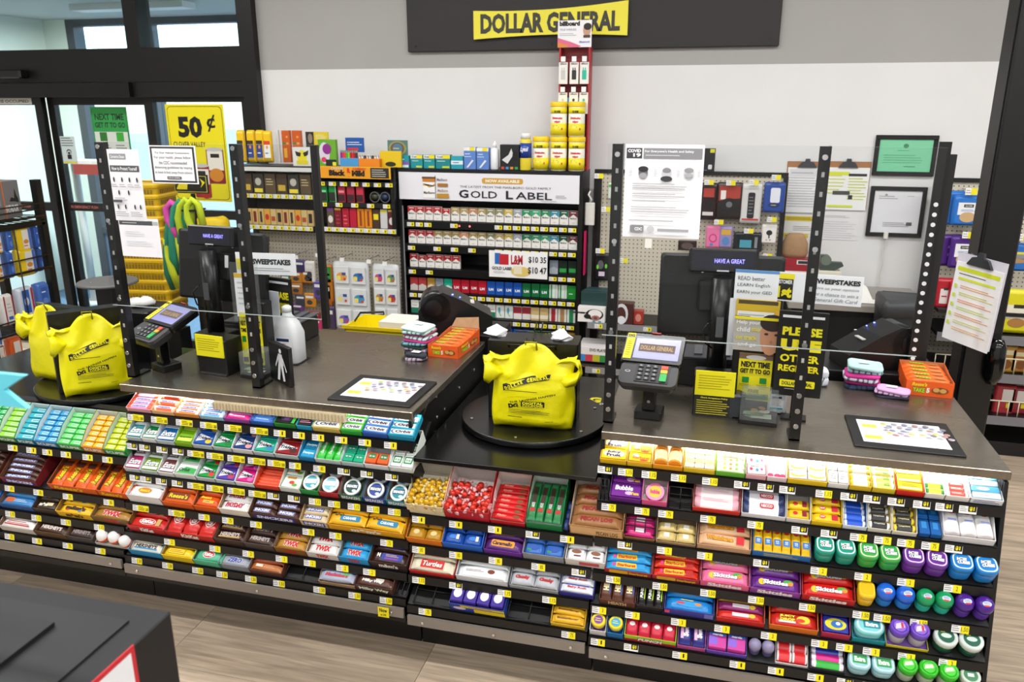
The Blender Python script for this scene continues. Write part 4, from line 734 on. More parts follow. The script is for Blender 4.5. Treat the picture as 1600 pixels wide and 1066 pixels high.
cube_(1269, 1335, '1f9a84', 'd9efe8', 'teal'); cube_(1336, 1404, '3aa84a', 'e3f0c0', 'green'); cube_(1405, 1478, '6a2f96', 'e6d0ea', 'purple'); cube_(1479, 1556, '1f7fcc', 'cfe8f4', 'sky blue')
def starb(a, b, col, cd, c2, nm): q(R_, 3, a, b, cd, ('a82a34', '9a4a3c', .022, .045), nm, 'bar', (1, 4), [col], [('rr', -.06, 0, .62, .94, 'f4c422', .004), ('txt', 'Starburst', -.06, 0, .56, .56, 'c83a1c', .05, .1), ('rect', .40, 0, .2, .9, c2), ('ell', -.44, 0, .1, .6, 'e23a8a')], h=.026, front=[('rr', -.2, 0, .4, .8, 'e8b22a', .004), ('txt', 'Starburst', .22, 0, .4, .6, 'e8c02a', .04)])
starb(944, 1018, '2f9fdc', 'red carton of blue fruit chew packs', '2a9ad8', 'blue fruit chew pack with a yellow name panel'); starb(1018, 1093, 'd8301e', 'red and yellow carton of red fruit chew packs', 'b8241c', 'red fruit chew pack with a yellow name panel')
def skit(a, b, col, out, nm): q(R_, 3, a, b, nm+' carton of candy bags', (out, '8a4a34', .03, .045), nm+' candy bag with a rainbow', 'bar', (1, 2), [col], [('ell', -.38, -.1, .2, .7, 'f2c62a'), ('ell', .36, .1, .3, .6, '3fae3c'), ('ell', .42, 0, .16, .4, 'f08a2a'), ('txt', 'Skittles', 0, -.05, .74, .5, '3a1020', .09, .06), ('txt', 'Skittles', 0, -.05, .72, .46, 'f8f4f4', .05, .06)], h=.044, py=.062, kind='foil', front=[('txt', 'Skittles', 0, 0, .7, .66, 'f4f0f0', .05)])
skit(1093, 1170, 'f27aa8', 'e2608a', 'pink'); skit(1170, 1250, '6a2a8c', '8a3f9a', 'purple'); skit(1251, 1335, 'd2201e', 'b81c1c', 'red')
q(R_, 3, 1336, 1365, None, None, 'yellow and green candy shaker', 'cube', (1, 2), [('e6b81c', 'f0cc2a')], h=.06, py=.06, name='candy_shaker', cat='candy')
def dome(a, b, c, c2, nm): q(R_, 3, a, b, None, None, nm+' gum bottle with a rounded cap', 'dome', (2, 2), [(c, c2)], [('ell', 0, 0, 1, .8, 'c9d6ee'), ('rect', 0, -.3, .6, .22, 'd8342c'), ('lines', 0, .1, .7, .4, 2, '3a4a8a')], h=.075, py=.066, jit=10)
dome(1365, 1427, '1c62d0', '2f86dc', 'bright blue'); dome(1427, 1487, '159a5c', '2fb8a0', 'green'); dome(1487, 1550, '4a1f8c', '5a34a0', 'dark purple')
q(R_, 4, 936, 993, 'brown carton of upright toffee bars', ('5a3020', '6a4430', .03, .05), 'brown toffee bar with cream lettering', 'vbar', (3, 1), ['5c3424'], [('rect', 0, -.42, 1, .14, '34549a'), ('txt', 'HEATH', 0, .05, .8, .66, 'ead9a8', .07)], h=.036, py=.11, lift=.004, front=[('txt', 'HEATH', 0, 0, .5, .6, 'c9a878', .05)])
q(R_, 4, 994, 1036, 'black carton of upright sour candy packs', ('1c1a1c', '6a2a34', .026, .05), 'black sour candy pack with lime edges', 'vbar', (3, 1), ['1d1b1c'], [('rect', 0, -.4, 1, .16, 'a8cf2a'), ('rect', .2, .1, .5, .5, 'b8305a'), ('txt', 'PUNKS', -.2, .1, .5, .5, 'e9efe0', .06)], h=.034, py=.11)
q(R_, 4, 1037, 1115, 'indigo carton of a blue gummy candy bag', ('3a3a9a', '4a4aa0', .034, .05), 'blue candy bag with a swimming fish', 'bar', (1, 2), ['1f86d0'], [('ell', 0, -.05, .8, .6, '2a9ae0'), ('ell', -.25, 0, .26, .24, 'e23a3a'), ('ell', .25, .05, .2, .3, 'e8862a'), ('txt', 'GUMMY', 0, .36, .5, .22, 'f3e23a', .05)], h=.042, py=.062, kind='foil', front=[('rect', .4, 0, .18, .8, '7a7ac8'), ('rect', -.44, 0, .1, .5, 'e0507a')])
q(R_, 4, 1118, 1194, 'red and green carton of chew bars', ('c8281e', 'a88a5c', .026, .05), 'red and yellow fruit chew bar', 'bar', (1, 4), ['cf2a24', '8a2a6a', 'c9a23a'], [('rect', 0, 0, .5, .6, 'd9d4dc'), ('ell', .34, 0, .2, .7, 'eac53a')], h=.026)
q(R_, 4, 1200, 1277, 'orange and green carton of a juicy gum bag', ('d8731c', 'b83a2c', .03, .05), 'red candy bag with yellow lettering', 'bar', (1, 2), ['c82a20'], [('ell', .28, 0, .4, .84, 'f0ce2a'), ('ell', .2, -.1, .26, .4, 'd83a2a'), ('txt', 'JUICY', -.18, .24, .5, .34, '241a10', .10), ('txt', 'JUICY', -.18, .24, .48, .3, 'efe02a', .05), ('txt', 'DROP', -.18, -.1, .44, .3, 'efe02a', .06), ('rect', -.2, -.36, .5, .2, 'd9d9d6')], h=.042, py=.062, kind='foil')
q(R_, 4, 1281, 1327, 'purple and red carton of blue sour packs', ('b0244a', '3a2a7a', .03, .055), 'blue sour candy pack with a yellow splash', 'pack', (1, 2), ['27309a'], [('ell', 0, 0, .9, .8, 'd8cf2a'), ('ell', .05, 0, .5, .5, '2a6ab8'), ('ell', .1, .05, .2, .24, 'd3e4f0')], h=.03)
q(R_, 4, 1329, 1382, 'teal tray of pale teal gum jars', ('168a94', '2a9aa4', .024, .03), 'pale teal square gum jar', 'cube', (1, 2), [('7fd0d4', 'd4eef0')], [('rect', .1, 0, .8, .6, '1c8a9a'), ('txt', 'Extra', .1, 0, .6, .36, 'f0f6f6', .06)], h=.05, py=.062, zx=0)
q(R_, 4, 1383, 1450, 'yellow rimmed tray of purple lidded jars', ('d8c82a', '6a4a9a', .012, .015), 'clear gum jar with a purple lid', 'jar', (2, 2), [('6a3fb8', 'b8aebc')], [('ell', 0, 0, 1, 1, '8a62cc'), ('poly', [(-.4, -.3), (.4, -.1), (.3, .4), (-.3, .2)], 'd9cfe8'), ('rect', .2, .1, .2, .5, 'c9304a')], h=.07, py=.06)
q(R_, 4, 1454, 1535, None, None, 'dark green round gum jar with a silver rimmed lid', 'jar', (2, 2), [('cfd6d2', '0e4f3a')], [('ell', 0, 0, 1.1, 1.1, '0f5a42'), ('ell', 0, 0, .7, .36, 'c8d8d0'), ('rect', -.2, .3, .3, .14, 'd8cc3a')], h=.055, py=.066)
q(R_, 5, 921, 947, 'white shouldered carton with a purple candy pop', ('d6d4da', 'c9c6ce', .03, .05), 'purple candy pop with a yellow ringed label', 'jar', (1, 1), [('e9d02a', '5a2a8c')], [('ell', 0, 0, 1, 1, '7a3a9c'), ('txt', 'POP', 0, 0, .7, .5, 'f0e23a', .06)], h=.05, py=.05, name='candy_pop', cat='candy')
q(R_, 5, 948, 974, 'blue carton with a blue candy pop', ('1f6fb0', '2a7ab8', .03, .05), 'blue candy pop with a yellow ringed label', 'jar', (1, 1), [('e4d42a', '1f62a8')], [('ell', 0, 0, 1, 1, '2fa0d0'), ('txt', 'POP', 0, 0, .7, .5, 'f0e23a', .06)], h=.05, py=.05, name='candy_pop', cat='candy')
q(R_, 5, 975, 1056, 'lime green carton of red sour straw packs', ('a4cc2a', 'c9b48a', .034, .05), 'red sour straw pack', 'vbar', (4, 1), ['c8203c'], [('rect', .3, 0, .3, 1, 'a8cf2a'), ('ell', -.2, 0, .2, .6, 'f0e9e4')], h=.034, py=.10, lift=.004, front=[('rect', 0, -.3, 1, .4, 'b8203a'), ('txt', 'PUNCH', 0, .02, .5, .6, '26261c', .10, .2), ('txt', 'PUNCH', 0, .02, .48, .54, 'f3f3e8', .05, .2)])
q(R_, 5, 1057, 1102, 'pink carton of sweet chew packs', ('b04a8c', 'c88aac', .02, .045), 'indigo and pink chew pack', 'vbar', (2, 1), ['2c2a7c'], [('rect', 0, .3, 1, .3, 'e6b0cc'), ('txt', 'SweeT', 0, -.08, .8, .56, 'f2e4ee', .07)], h=.036, py=.10)
q(R_, 5, 1103, 1166, 'blue topped carton of pink and violet candy boxes', ('6a4ab8', '3a6ac0', .02, .045), 'pink and violet twin candy box', 'pack', (2, 2), ['c83a9a'], [('rect', -.25, -.05, .5, .6, '8a62d0'), ('rect', 0, .4, 1, .2, '2a6ac8'), ('txt', 'nerds', 0, .38, .6, .16, 'f0f0f6', .05)], h=.034, py=.052, name='candy_box', cat='candy')
q(R_, 5, 1167, 1209, None, None, 'clear gem candy ring pod', 'dome', (2, 1), [('8c86a8', '5a5484')], h=.06, py=.06, name='candy_ring', cat='candy')
q(R_, 5, 1210, 1262, 'white rimmed carton of red candy rolls', ('d9d4d6', 'b02a2c', .012, .04), 'red candy roll with white ends', 'roll', (2, 3), [('d2242a', 'e9dfe0')], h=.03, py=.032)
q(R_, 5, 1264, 1320, 'dark carton of striped neon candy tubes', ('26222a', '3a3440', .012, .04), 'striped neon candy tube', 'roll', (1, 5), [('2fae3c', 'e4e0ea'), ('d8248c', 'e6dce6'), ('2a3ab0', 'dcdce8')], h=.022, py=.022)
q(R_, 5, 1321, 1397, None, None, 'pale blue rimmed green gum jar', 'cube', (2, 2), [('9ccfdc', 'd9ecec')], [('rect', 0, 0, .9, .7, '2f9a4a'), ('txt', 'Extra', 0, 0, .7, .4, 'eef6f0', .06)], h=.05, py=.062)
q(R_, 5, 1398, 1494, None, None, 'bright green lidded gum jar', 'jar', (3, 2), [('2fb81f', 'a8b8a4')], [('ell', 0, 0, 1, 1, '46c832'), ('poly', [(-.4, -.2), (.4, 0), (.3, .34), (-.3, .2)], 'd4ecc8')], h=.07, py=.06)
q(R_, 5, 1495, 1530, None, None, 'silver lidded green gum jar', 'jar', (1, 2), [('c9d2c8', '3f8a4c')], [('ell', 0, 0, 1.1, 1.1, '3f7f54'), ('rect', 0, 0, .5, .3, 'dfe9e0')], h=.055, py=.066)
# --- empty shelf stretches: wire grids
def grid(name, s, i, u0, u1, step=.05, upright=False):
    z = SECS[s][3][i]; y = sy(z); xa, xb = ux(u0, y, z), ux(u1, y, z); sh = SHELF[s][i]; cx = sh.location.x
    mb = MB(); n = max(2, int((xb-xa)/step))
    if upright:
        for k in range(n+1):
            x = xa+(xb-xa)*k/n-cx; mb.cyl((x, .004, .0), (x, .004, .075), .0018, BLACK, 6)
        for zz in (.025, .05, .075): mb.cyl((xa-cx, .004, zz), (xb-cx, .004, zz), .0018, BLACK, 6)
        mb.build('wire_lattice', sh, RX(TILT-28)); return
    for k in range(n+1):
        x = xa+(xb-xa)*k/n-cx; mb.cyl((x, .004, .006), (x, .21, .006), .002, mt('1b1b1c', .35), 6)
    for k in range(5): mb.cyl((xa-cx, .004+.05*k, .009), (xb-cx, .004+.05*k, .009), .002, mt('1b1b1c', .35), 6)
    mb.build('wire_lattice', sh, RX(TILT))
grid('x', 'L', 5, 444, 498); grid('x', 'L', 5, 618, 634); grid('x', 'M', 3, 645, 703); grid('x', 'M', 3, 792, 858)
grid('x', 'R', 1, 1044, 1080, .028, True); grid('x', 'R', 1, 938, 950, .02, True); grid('x', 'R', 2, 975, 1023, .028, True)
# ================================================================== the two checkout counters and the low bagging platforms between them
def counter(label, x0, x1, y0, y1, bolts, side):
    c = thing('checkout_counter', label, 'counter', (0, 0, 0))
    MB().cbox(x0, x1, y0, y1, .872, .9, STEEL, .003).build('worktop', c)
    MB().box(x0+.02, x1-.02, y0+.25, y1-.02, 0, .872, BLACK).build('cabinet', c)
    MB().box(x1-.018, x1-.006, y0+.005, y1-.005, .19, .866, BLACK).build('side_panel', c, label='black side panel with bolt heads')
    MB().box(x0+.05, x1-.05, y0+.02, y0+.034, .869, .8725, mt('c9bda0', .5)).build('lamp_strip', c)
    for u, v in bolts:
        p = onx(u, v, side); MB().cyl((side, p.y, p.z), (side+.004, p.y, p.z), .006, CHROME, 8).build('bolt', c)
    return c
CL_ = counter('steel topped left checkout counter with an orange candy box and socks', -2.125, -.955, 2.355, 3.235, [(692, 607), (717, 606), (681, 620), (694, 639), (682, 652), (740, 554), (716, 580), (740, 578)], -.961)
CR_ = counter('steel topped right checkout counter with a black register sign', -.312, .862, 2.355, 3.06, [], .856)
MB().box(-.315, -.300, 2.36, 3.05, .76, .866, BLACK).build('side_panel', CR_)
def platform(label, x0, x1, z, y0=2.32):
    c = thing('bagging_platform', label, 'counter', (0, 0, 0))
    MB().cbox(x0, x1, y0, 3.3, z-.016, z, mt('0c0c0d', .22), .003).build('top', c)
    MB().box(x0+.01, x1-.01, 2.60, 3.28, 0, z-.016, BLACK).build('cabinet', c)
    return c
platform('low black platform between the two steel counters', -.946, -.318, .752)
platform('low black platform at the far left end of the candy racks', -3.3, -2.13, .73, 2.47)
st_ = MB().box(0, .52, 0, .014, 0, .03, mt('d8c9a6', .7, 0, 'kraft'))
for k in range(40): st_.box(k*.013, k*.013+.005, -.003, .001, .002, .026, mt('b8a582', .7))
tag(st_.build('card_edging', None, T(ux(337, 2.36, .85), 2.345, .842)), 'ribbed cardboard strip hanging under the left counter edge', 'strip')
# ------------------------------------------------------------------ carousels with yellow shopping bags
def bag_depth(x, z):
    b = max(0, 1-(abs(x)/.135)**3)*max(0, min(1, z/.03))*(1-.75*max(0, min(1, (z-.16)/.14)))
    k = .007 if z > .2 or abs(x) > .1 else .0012
    return .034*b + k*math.sin(38*x+9*z)*math.sin(21*z+1) + k*.6*math.sin(70*x-30*z)
BAGM = mt('f0e60a', .36, 0, 'plastic_film')
def bag_mesh():
    def f():
        nx, nz = 34, 26; mb = MB(); fr = []; bk = []
        for j in range(nz+1):
            t = j/nz
            for i in range(nx+1):
                s = i/nx*2-1; hw = .126 + .006*math.sin(5*t) + (.020*max(0, (t-.7)/.3))
                ztop = .262 + .072*math.exp(-(s/.34)**2) - .012*math.cos(s*9) + .012*abs(s)
                x = s*hw; z = t*ztop + (.004*math.sin(s*7) if j == 0 else 0)
                fr.append((x, -bag_depth(x, z), z)); bk.append((x, .045-.04*t*t, z))
        W = nx+1; o = len(fr); fs = []
        for j in range(nz):
            for i in range(nx):
                a = j*W+i; fs.append((a, a+1, a+W+1, a+W)); fs.append((o+a, o+a+W, o+a+W+1, o+a+1))
        for i in range(nx): fs.append((i, o+i, o+i+1, i+1)); a = nz*W+i; fs.append((a, a+1, o+a+1, o+a))
        for j in range(nz): a = j*W; fs.append((a, a+W, o+a+W, o+a)); a = j*W+nx; fs.append((a, o+a, o+a+W, a+W))
        mb.add(fr+bk, fs, BAGM, None, True)
        return mb.mesh('bag_body')
    return cached('bag', f)
def bag_handle(sgn):
    def f():
        pts = [(sgn*.095, .0, .205), (sgn*.12, -.02, .20), (sgn*.146, -.024, .22), (sgn*.15, -.014, .25), (sgn*.128, -.006, .272), (sgn*.09, .0, .262)]
        mb = MB(); rings = []
        for k, p in enumerate(pts):
            a = PI*k/5; w_ = .038-.014*abs(k-2.5)/2.5
            rings.append([(p[0]+w_*math.cos(t)*.8*math.cos(a), p[1]+.018*math.sin(t), p[2]+w_*math.cos(t)*math.sin(a+.5)+.005*math.sin(3*t+k)) for t in [2*PI*m/8 for m in range(8)]])
        mb.loft(rings, BAGM, None, True, True); return mb.mesh('handle')
    return cached(('bagh', sgn), f)
def bag_print():
    def f():
        e = [('poly', [(-.36, .02), (-.2, .10), (0, .17), (.22, .22), (.24, .30), (0, .26), (-.2, .19), (-.37, .115)], '17160c')]
        for k, ch in enumerate('DOLLAR GENERAL'):
            s = (k+.5)/14; x = -.345+.57*s; y = .072+.22*s-.03*(2*s-1)**2*1 + .012
            if ch != ' ': e.append(('txt', ch, x, y, .034, .052, 'efe616', .05, 0, 18))
        e += [('lines', -.05, .05, .6, .03, 1, '3a3810'), ('txt', 'THE SAVINGS HAPPEN', .02, -.05, .6, .03, '26240c', .03, 0, 15), ('txt', 'DG', -.22, -.17, .13, .07, '17160c', .08, 0, 10),
              ('rr', .03, -.13, .3, .085, '17160c', .004), ('txt', 'DIGITAL', .03, -.115, .26, .04, 'efe616', .04), ('txt', 'COUPONS', .03, -.152, .26, .03, 'efe616', .03), ('lines', .0, -.25, .56, .07, 3, '6a661a'), ('txt', 'YOUR STORE', -.16, -.33, .26, .03, '3a380f'), ('txt', 'RECYCLE', .26, -.38, .14, .02, '3a380f')]
        p = prints(e, .25, .25); p.v = [(x, -bag_depth(x, y+.145)-.0026-z*2, y+.145) for x, y, z in p.v]
        return p.mesh('printed_lettering')
    return cached('bagprint', f)
def bag(X, label, pr=True):
    b = thing('shopping_bag', label, 'bag', X=X, group='yellow shopping bags on the bag carousels')
    link('bag_body', bag_mesh(), T(), b)
    for s_ in (-1, 1): link('handle', bag_handle(s_), T(), b)
    if pr: link('printed_lettering', bag_print(), T(), b)
    MB().tube([(-.022, -.004, .30), (-.022, -.02, .335), (.012, -.02, .335), (.012, -.004, .30)], .003, mt('8a8512', .4), 6).build('hang_tab', b)
    return b
def carousel(label, x, y, z, rz, faces):
    c = thing('bag_carousel', label, 'bag carousel', X=T(x, y, z) @ RZ(rz))
    MB().lathe([(.272, 0), (.275, .003), (.275, .02), (.272, .023)], 48, mt('101011', .25)).build('turntable', c)
    MB().cyl((0, 0, -.006), (0, 0, .0), .08, BLACK, 16).build('bearing', c)
    MB().cbox(-.165, .165, -.06, .06, .023, .322, mt('0d0d0e', .35), .004).build('rack_body', c) if faces == 1 else MB().cbox(-.14, .14, -.03, .03, .023, .36, mt('0d0d0e', .35), .004).build('rack_body', c, T(.03, -.09, 0) @ RZ(49))
    if faces == 2: MB().cbox(-.14, .14, .0, .05, .023, .33, mt('0d0d0e', .35), .004).build('rack_body', c, T(-.17, -.0, 0) @ RZ(-8)); return c
    for sg_ in (1, -1):
        X = T(0, -sg_*.062, 0) @ (T() if sg_ > 0 else RZ(180))
        MB().tube([(-.085, 0, .30), (-.085, -.03, .318), (.085, -.03, .318), (.085, 0, .30)], .0035, BLACKG, 6).build('hook_bar', c, X)
        MB().tube([(-.012, .0, .33), (-.012, -.045, .335), (-.012, -.05, .35)], .003, BLACKG, 6).tube([(.012, .0, .33), (.012, -.045, .335), (.012, -.05, .35)], .003, BLACKG, 6).build('hook', c, X)
        for xx in (-.06, .06): MB().cyl((xx, -.004, .29), (xx, .002, .29), .006, CHROME, 8).build('bolt', c, X)
    for k in range(6):
        a = PI*k/3+.4; MB().cyl((.24*math.cos(a), .24*math.sin(a), .023), (.24*math.cos(a), .24*math.sin(a), .026), .006, CHROME, 8).build('bolt', c)
    return c
carousel('round black bag carousel on the low platform between the counters', -.62, 2.745, .758, 4, 1)
bag(T(-.62, 2.745, .782) @ RZ(4) @ T(.015, -.135, 0) @ Matrix.Diagonal((1.12, 1.25, .98, 1)), 'yellow shopping bag on the middle carousel between the counters')
bag(T(-.62, 2.745, .782) @ RZ(184) @ T(0, -.112, 0) @ Matrix.Diagonal((1, 1, .85, 1)), 'yellow shopping bag on the rear face of the middle carousel', False)
LCX, LCY = -2.53, 2.735
carousel('round black bag carousel at the far left end beside the left counter', LCX, LCY, .736, 0, 2)
def lbag(px, py, rz, label, pr): bag(T(LCX+px, LCY+py, .76) @ RZ(rz) @ Matrix.Diagonal((1.0, 1.0, 1.04, 1)), label, pr)
lbag(.105, -.155, 42, 'yellow printed shopping bag on the left carousel facing the left counter', True)
lbag(-.18, -.075, -6, 'plain yellow shopping bag on the left carousel next to the chip rack', False)
for (a, b, z0, nm) in ((776, 812, .04, 'left'), (876, 902, .04, 'right')):
    p = ony((a+b)/2, 527, 2.9); mb = MB(); R = random.Random(a)
    mb.loft([[(k*.045*R.uniform(.7, 1.25)*math.cos(2*PI*m/9), k*.028*R.uniform(.7, 1.25)*math.sin(2*PI*m/9), z+R.uniform(-.004, .004)*(z > 0)) for m in range(9)] for k, z in ((.8, 0), (1, .008), (.8, .02), (.45, .032), (.15, .04))], mt('eeeef1', .7))
    tag(mb.build('paper_scrap', None, T(p.x, 2.74, 1.0805)), 'crumpled white paper lying at the %s of the middle carousel top' % nm, 'paper')
dg = onz(933, 627, .7525); o = MB().lathe([(.05, 0), (.05, .0008)], 20, mt('17171a', .4)).build('floor_sticker', None, T(dg.x, dg.y, .7522)); tag(o, 'round dark sticker with a yellow letter on the platform beside the right counter', 'sticker'); decal('lettering', [('txt', 'G', -.1, .1, .5, .6, 'ece01e', .06), ('txt', 'DG', .3, -.3, .3, .2, 'e9e9e9', .03)], .1, .1, o, T(0, 0, .001))
# ------------------------------------------------------------------ clear guards on slotted posts
def post(label, x, y, z1, rz=0, z0=.9):
    p = thing('guard_post', label, 'post', X=T(x, y, z0) @ RZ(rz)); h = z1-z0
    MB().box(-.016, .016, 0, .004, 0, h, mt('121213', .3)).box(.012, .016, .004, .03, 0, h, mt('121213', .3)).build('angle_bar', p)
    MB().box(-.016, .016, .0, .09, 0, .006, mt('121213', .3)).build('foot', p)
    for zz in (.05, .10, .15, .31, .6, .86):
        if zz < h: MB().cyl((0, -.007, zz), (0, 0, zz), .008, CHROME, 10).build('bolt', p)
    mb = MB(); k = 0
    for zz in [.2+.055*i for i in range(12)]:
        if zz < h-.03: mb.box(-.004, .004, -.0006, 0, zz, zz+.014, mt('a8a6a2', .5))
    mb.build('slot_marking', p); return p
post('black slotted guard post at the far end of the left counter', -2.13, 2.43, 1.775); post('black slotted guard post in front of the left walking figure board', -1.6, 2.44, 1.775)
post('black slotted guard post beside the right card terminal', -.302, 2.43, 1.79); post('black slotted guard post crossing the please use other register sign', .278, 2.43, 1.79)
rp = thing('guard_post', 'tall black post with a row of bright round holes behind the right counter', 'post', (.765, 3.2, 0))
MB().box(-.02, .02, 0, .012, .0, 1.775, BLACK).build('angle_bar', rp)
mb = MB(); 
for k in range(17): mb.cyl((-.004, -.004, .97+.0365*k), (-.004, 0, .97+.0365*k), .008, mt('f4f4f6', .25), 10)
mb.build('lit_slot_marking', rp)  # white discs painted in place of light showing through the post's slots
MB().box(.026, .05, .03, .05, 0, 1.73, DARK).build('rear_bar', rp)
def pane(label, x0, x1, z0, z1, y, trim):
    g = thing('sneeze_guard', label, 'guard', ((x0+x1)/2, y, z0)); w_ = (x1-x0)/2
    MB().box(-w_, w_, -.003, .003, .0025, z1-z0, ACRYLIC).build('clear_sheet', g)
    MB().box(-w_, w_, -.002, .002, 0, .0025, mt('aab2b2', .25)).build('bright_edge_line', g)  # pale strip paints the bright line along the sheet's lower edge
    if trim: MB().cbox(w_-.012, w_+.012, -.01, .01, -.03, z1-z0, mt('121213', .3), .002).build('edge_trim', g)
    return g
pane('clear acrylic guard hung with notices above the left counter', -2.16, -1.29, 1.185, 1.775, 2.424, True)
pane('clear acrylic guard with a mask notice above the right counter', -.33, .585, 1.2, 1.79, 2.424, False)
NY_ = 2.4175
sheet('notice_sheet', 'white symptoms notice on the left guard, upper of two stacked pages', 'notice', 166, 233, 230, 346, NY_,
      [('rr', -.18, .40, .52, .08, '9a9aa0', .002), ('txt', 'Coronavirus Disease', -.18, .40, .44, .045, 'f4f4f6'), ('rect', 0, .235, .92, .085, '55565c'), ('txt', 'How to Protect Yourself', 0, .235, .8, .05, 'f4f4f6')]
      + [('ell', x, y, .05, .07, '33343a') for x, y in ((-.38, .08), (-.12, .08), (.12, .08), (.36, .08), (-.26, -.1), (.05, -.1), (-.34, -.3), (-.1, -.3), (.2, -.3), (.38, -.3))]
      + [('lines', x, -.0, .2, .05, 2, '9a9a9e') for x in (-.36, -.1, .16, .38)] + [('lines', -.2, -.19, .4, .05, 2, '9a9a9e'), ('rect', -.32, -.22, .3, .035, '55565c'), ('lines', -.2, -.4, .44, .08, 3, '9a9a9e'), ('lines', .26, -.4, .4, .08, 3, '9a9a9e')], 'f0eff2', .0008, 'pages taped to the left guard', 0)
sheet('notice_sheet', 'white page with a dark top bar on the left guard, lower of two stacked pages', 'notice', 184, 340, 254, 403, NY_+.001,
      [('rect', -.06, .38, .84, .11, '4c4d52'), ('rect', .42, .38, .14, .09, 'b9b9bd'), ('lines', -.15, .38, .5, .05, 1, 'cfcfd4'), ('lines', -.1, .1, .5, .16, 3, 'dcdce2'), ('lines', 0, -.15, .7, .16, 3, 'dedee4')], 'efeef2', .0008, 'pages taped to the left guard', 0)
sheet('framed_notice', 'white distancing notice with a thick dark border on the left guard', 'notice', 231, 227, 311, 288, NY_-.002,
      [('rect', 0, 0, .94, .94, '3a3b40'), ('rect', 0, 0, .86, .84, 'f6f6f8'), ('txt', 'To Our Valued Customers:', 0, .31, .74, .045, '44454a'), ('txt', 'For your health, please follow', 0, .18, .78, .085, '3a3b40', .0), ('txt', 'the CDC recommended', 0, .05, .6, .085, '3a3b40', .0), ('txt', 'distancing guidelines by staying', 0, -.08, .8, .085, '3a3b40', .0), ('txt', 'at least 6 feet away from others.', 0, -.21, .8, .085, '3a3b40', .0), ('rect', 0, -.345, .3, .07, '3a3b40'), ('txt', 'DOLLAR GENERAL', 0, -.345, .26, .035, 'f0f0f2')], 'f6f6f8', .0008)
sheet('notice_sheet', 'white mask notice with three drawn faces on the right guard', 'notice', 978, 225, 1092, 374, NY_,
      [('rect', -.385, .405, .2, .11, '3c3d42'), ('txt', 'COVID', -.385, .43, .17, .035, 'f4f4f6', .05), ('txt', '19', -.35, .385, .1, .04, 'f4f4f6', .05), ('rect', .105, .405, .74, .11, '8f9095'), ('txt', "For Everyone's Health and Safety", .06, .425, .62, .032, 'f4f4f6', .03), ('lines', .06, .385, .6, .03, 1, 'd8d8dc')]
      + [('ell', x, .2, .12, .13, c) for x, c in ((-.26, '6e6f74'), (.04, 'cfcfd3'), (.32, 'd4d4d8'))] + [('ell', -.26, .24, .13, .06, '2a2b30'), ('ell', .04, .23, .11, .05, '8a8b90'), ('ell', .32, .235, .12, .05, '9a9ba0'), ('ell', -.26, .17, .1, .06, 'a5a6aa'), ('ell', .04, .14, .15, .06, '3c3d42'), ('ell', .32, .18, .11, .05, 'b0b1b6')]
      + [('lines', x, .2, .04, .08, 5, 'b9b9be') for x in (-.42, -.1, .19, .45)] + [('lines', -.02, .06, .74, .075, 3, 'a6a7ac'), ('lines', -.05, -.035, .68, .05, 2, 'a6a7ac'), ('lines', -.09, -.1, .6, .022, 1, 'a6a7ac'), ('lines', 0, -.19, .8, .075, 3, 'b0b1b6'), ('lines', -.02, -.31, .8, .03, 1, 'b0b1b6'), ('rr', -.31, -.405, .18, .08, '8a8b90', .004), ('txt', 'CDC', -.29, -.405, .1, .035, 'f2f2f4', .05), ('ell', -.13, -.405, .1, .075, 'c9c9ce'), ('rect', .16, -.41, .4, .03, 'a8a9ae')], 'f7f8fb', .0008)
sheet('clear_tape', 'strip of clear tape holding the mask notice on the right guard', 'tape', 1008, 373, 1018, 388, NY_, None, 'e6e4de', .0005)
# ================================================================== things on the counters
ZC = .9
def register(label, x, y, rz, msg, dx=0, mw=.30):
    r = thing('register_screen', label, 'cash register', X=T(x, y, ZC) @ RZ(rz))
    MB().cbox(-.07, .07, -.06, .06, 0, .10, BLACK, .006).build('base', r)
    MB().cyl((0, 0, .10), (0, .0, .44), .034, mt('0e0e10', .3), 20).build('pole', r)
    MB().box(-.012, .012, -.037, -.032, .24, .31, mt('55565a', .5)).build('sticker', r)
    X = T(dx, .07, .36) @ RX(-8)
    MB().loft([[(a, b, 0) for a, b in rrect(mw, .28, .012)], [(a, b, .03) for a, b in rrect(mw+.01, .29, .012)], [(a, b, .034) for a, b in rrect(mw-.01, .27, .012)]], mt('070708', .4), UP @ T(0, 0, -.03)).build('monitor', r, X)
    MB().cbox(-.075, .075, -.045, -.002, -.05, .055, BLACK, .006).build('mount_plate', r, X)
    for a in (-.065, .065):
        for b in (-.04, .085): MB().cyl((a, -.010, b), (a, -.004, b), .006, CHROME, 8).build('screw', r, X)
    MB().box(.055, .072, -.0455, -.0445, .0, .05, mt('dcdcdc', .5)).build('sticker', r, X)
    d = MB().cbox(-.115, .115, -.07, -.008, .085, .165, mt('0b0b0d', .22), .008).build('customer_display', r, X)
    MB().box(-.10, .10, -.0708, -.070, .098, .152, mt('141428', .15)).build('display_window', d)
    decal('lettering', [('txt', msg, 0, 0, .52, .3, mt('8f86ff', .4, 0, '', 1.6))], .19, .05, d, T(.02, -.0712, .125) @ UP)
    MB().box(-.02, .02, -.0712, -.0702, .089, .094, mt('c9c9cc', .4)).build('badge', d)
    MB().tube([(-.03, -.036, .30), (-.055, -.05, .27), (-.045, -.045, .22), (-.02, -.036, .2)], .003, BLACKG, 6).build('cable', r)
    return r
register('black register screen on a pole behind the right card terminal', .03, 2.74, 3, 'HAVE A GREAT', 0, .41)
register('black register screen on a pole behind the left card terminal', -1.985, 2.78, -6, 'HAVE A GREAT', 0, .43)
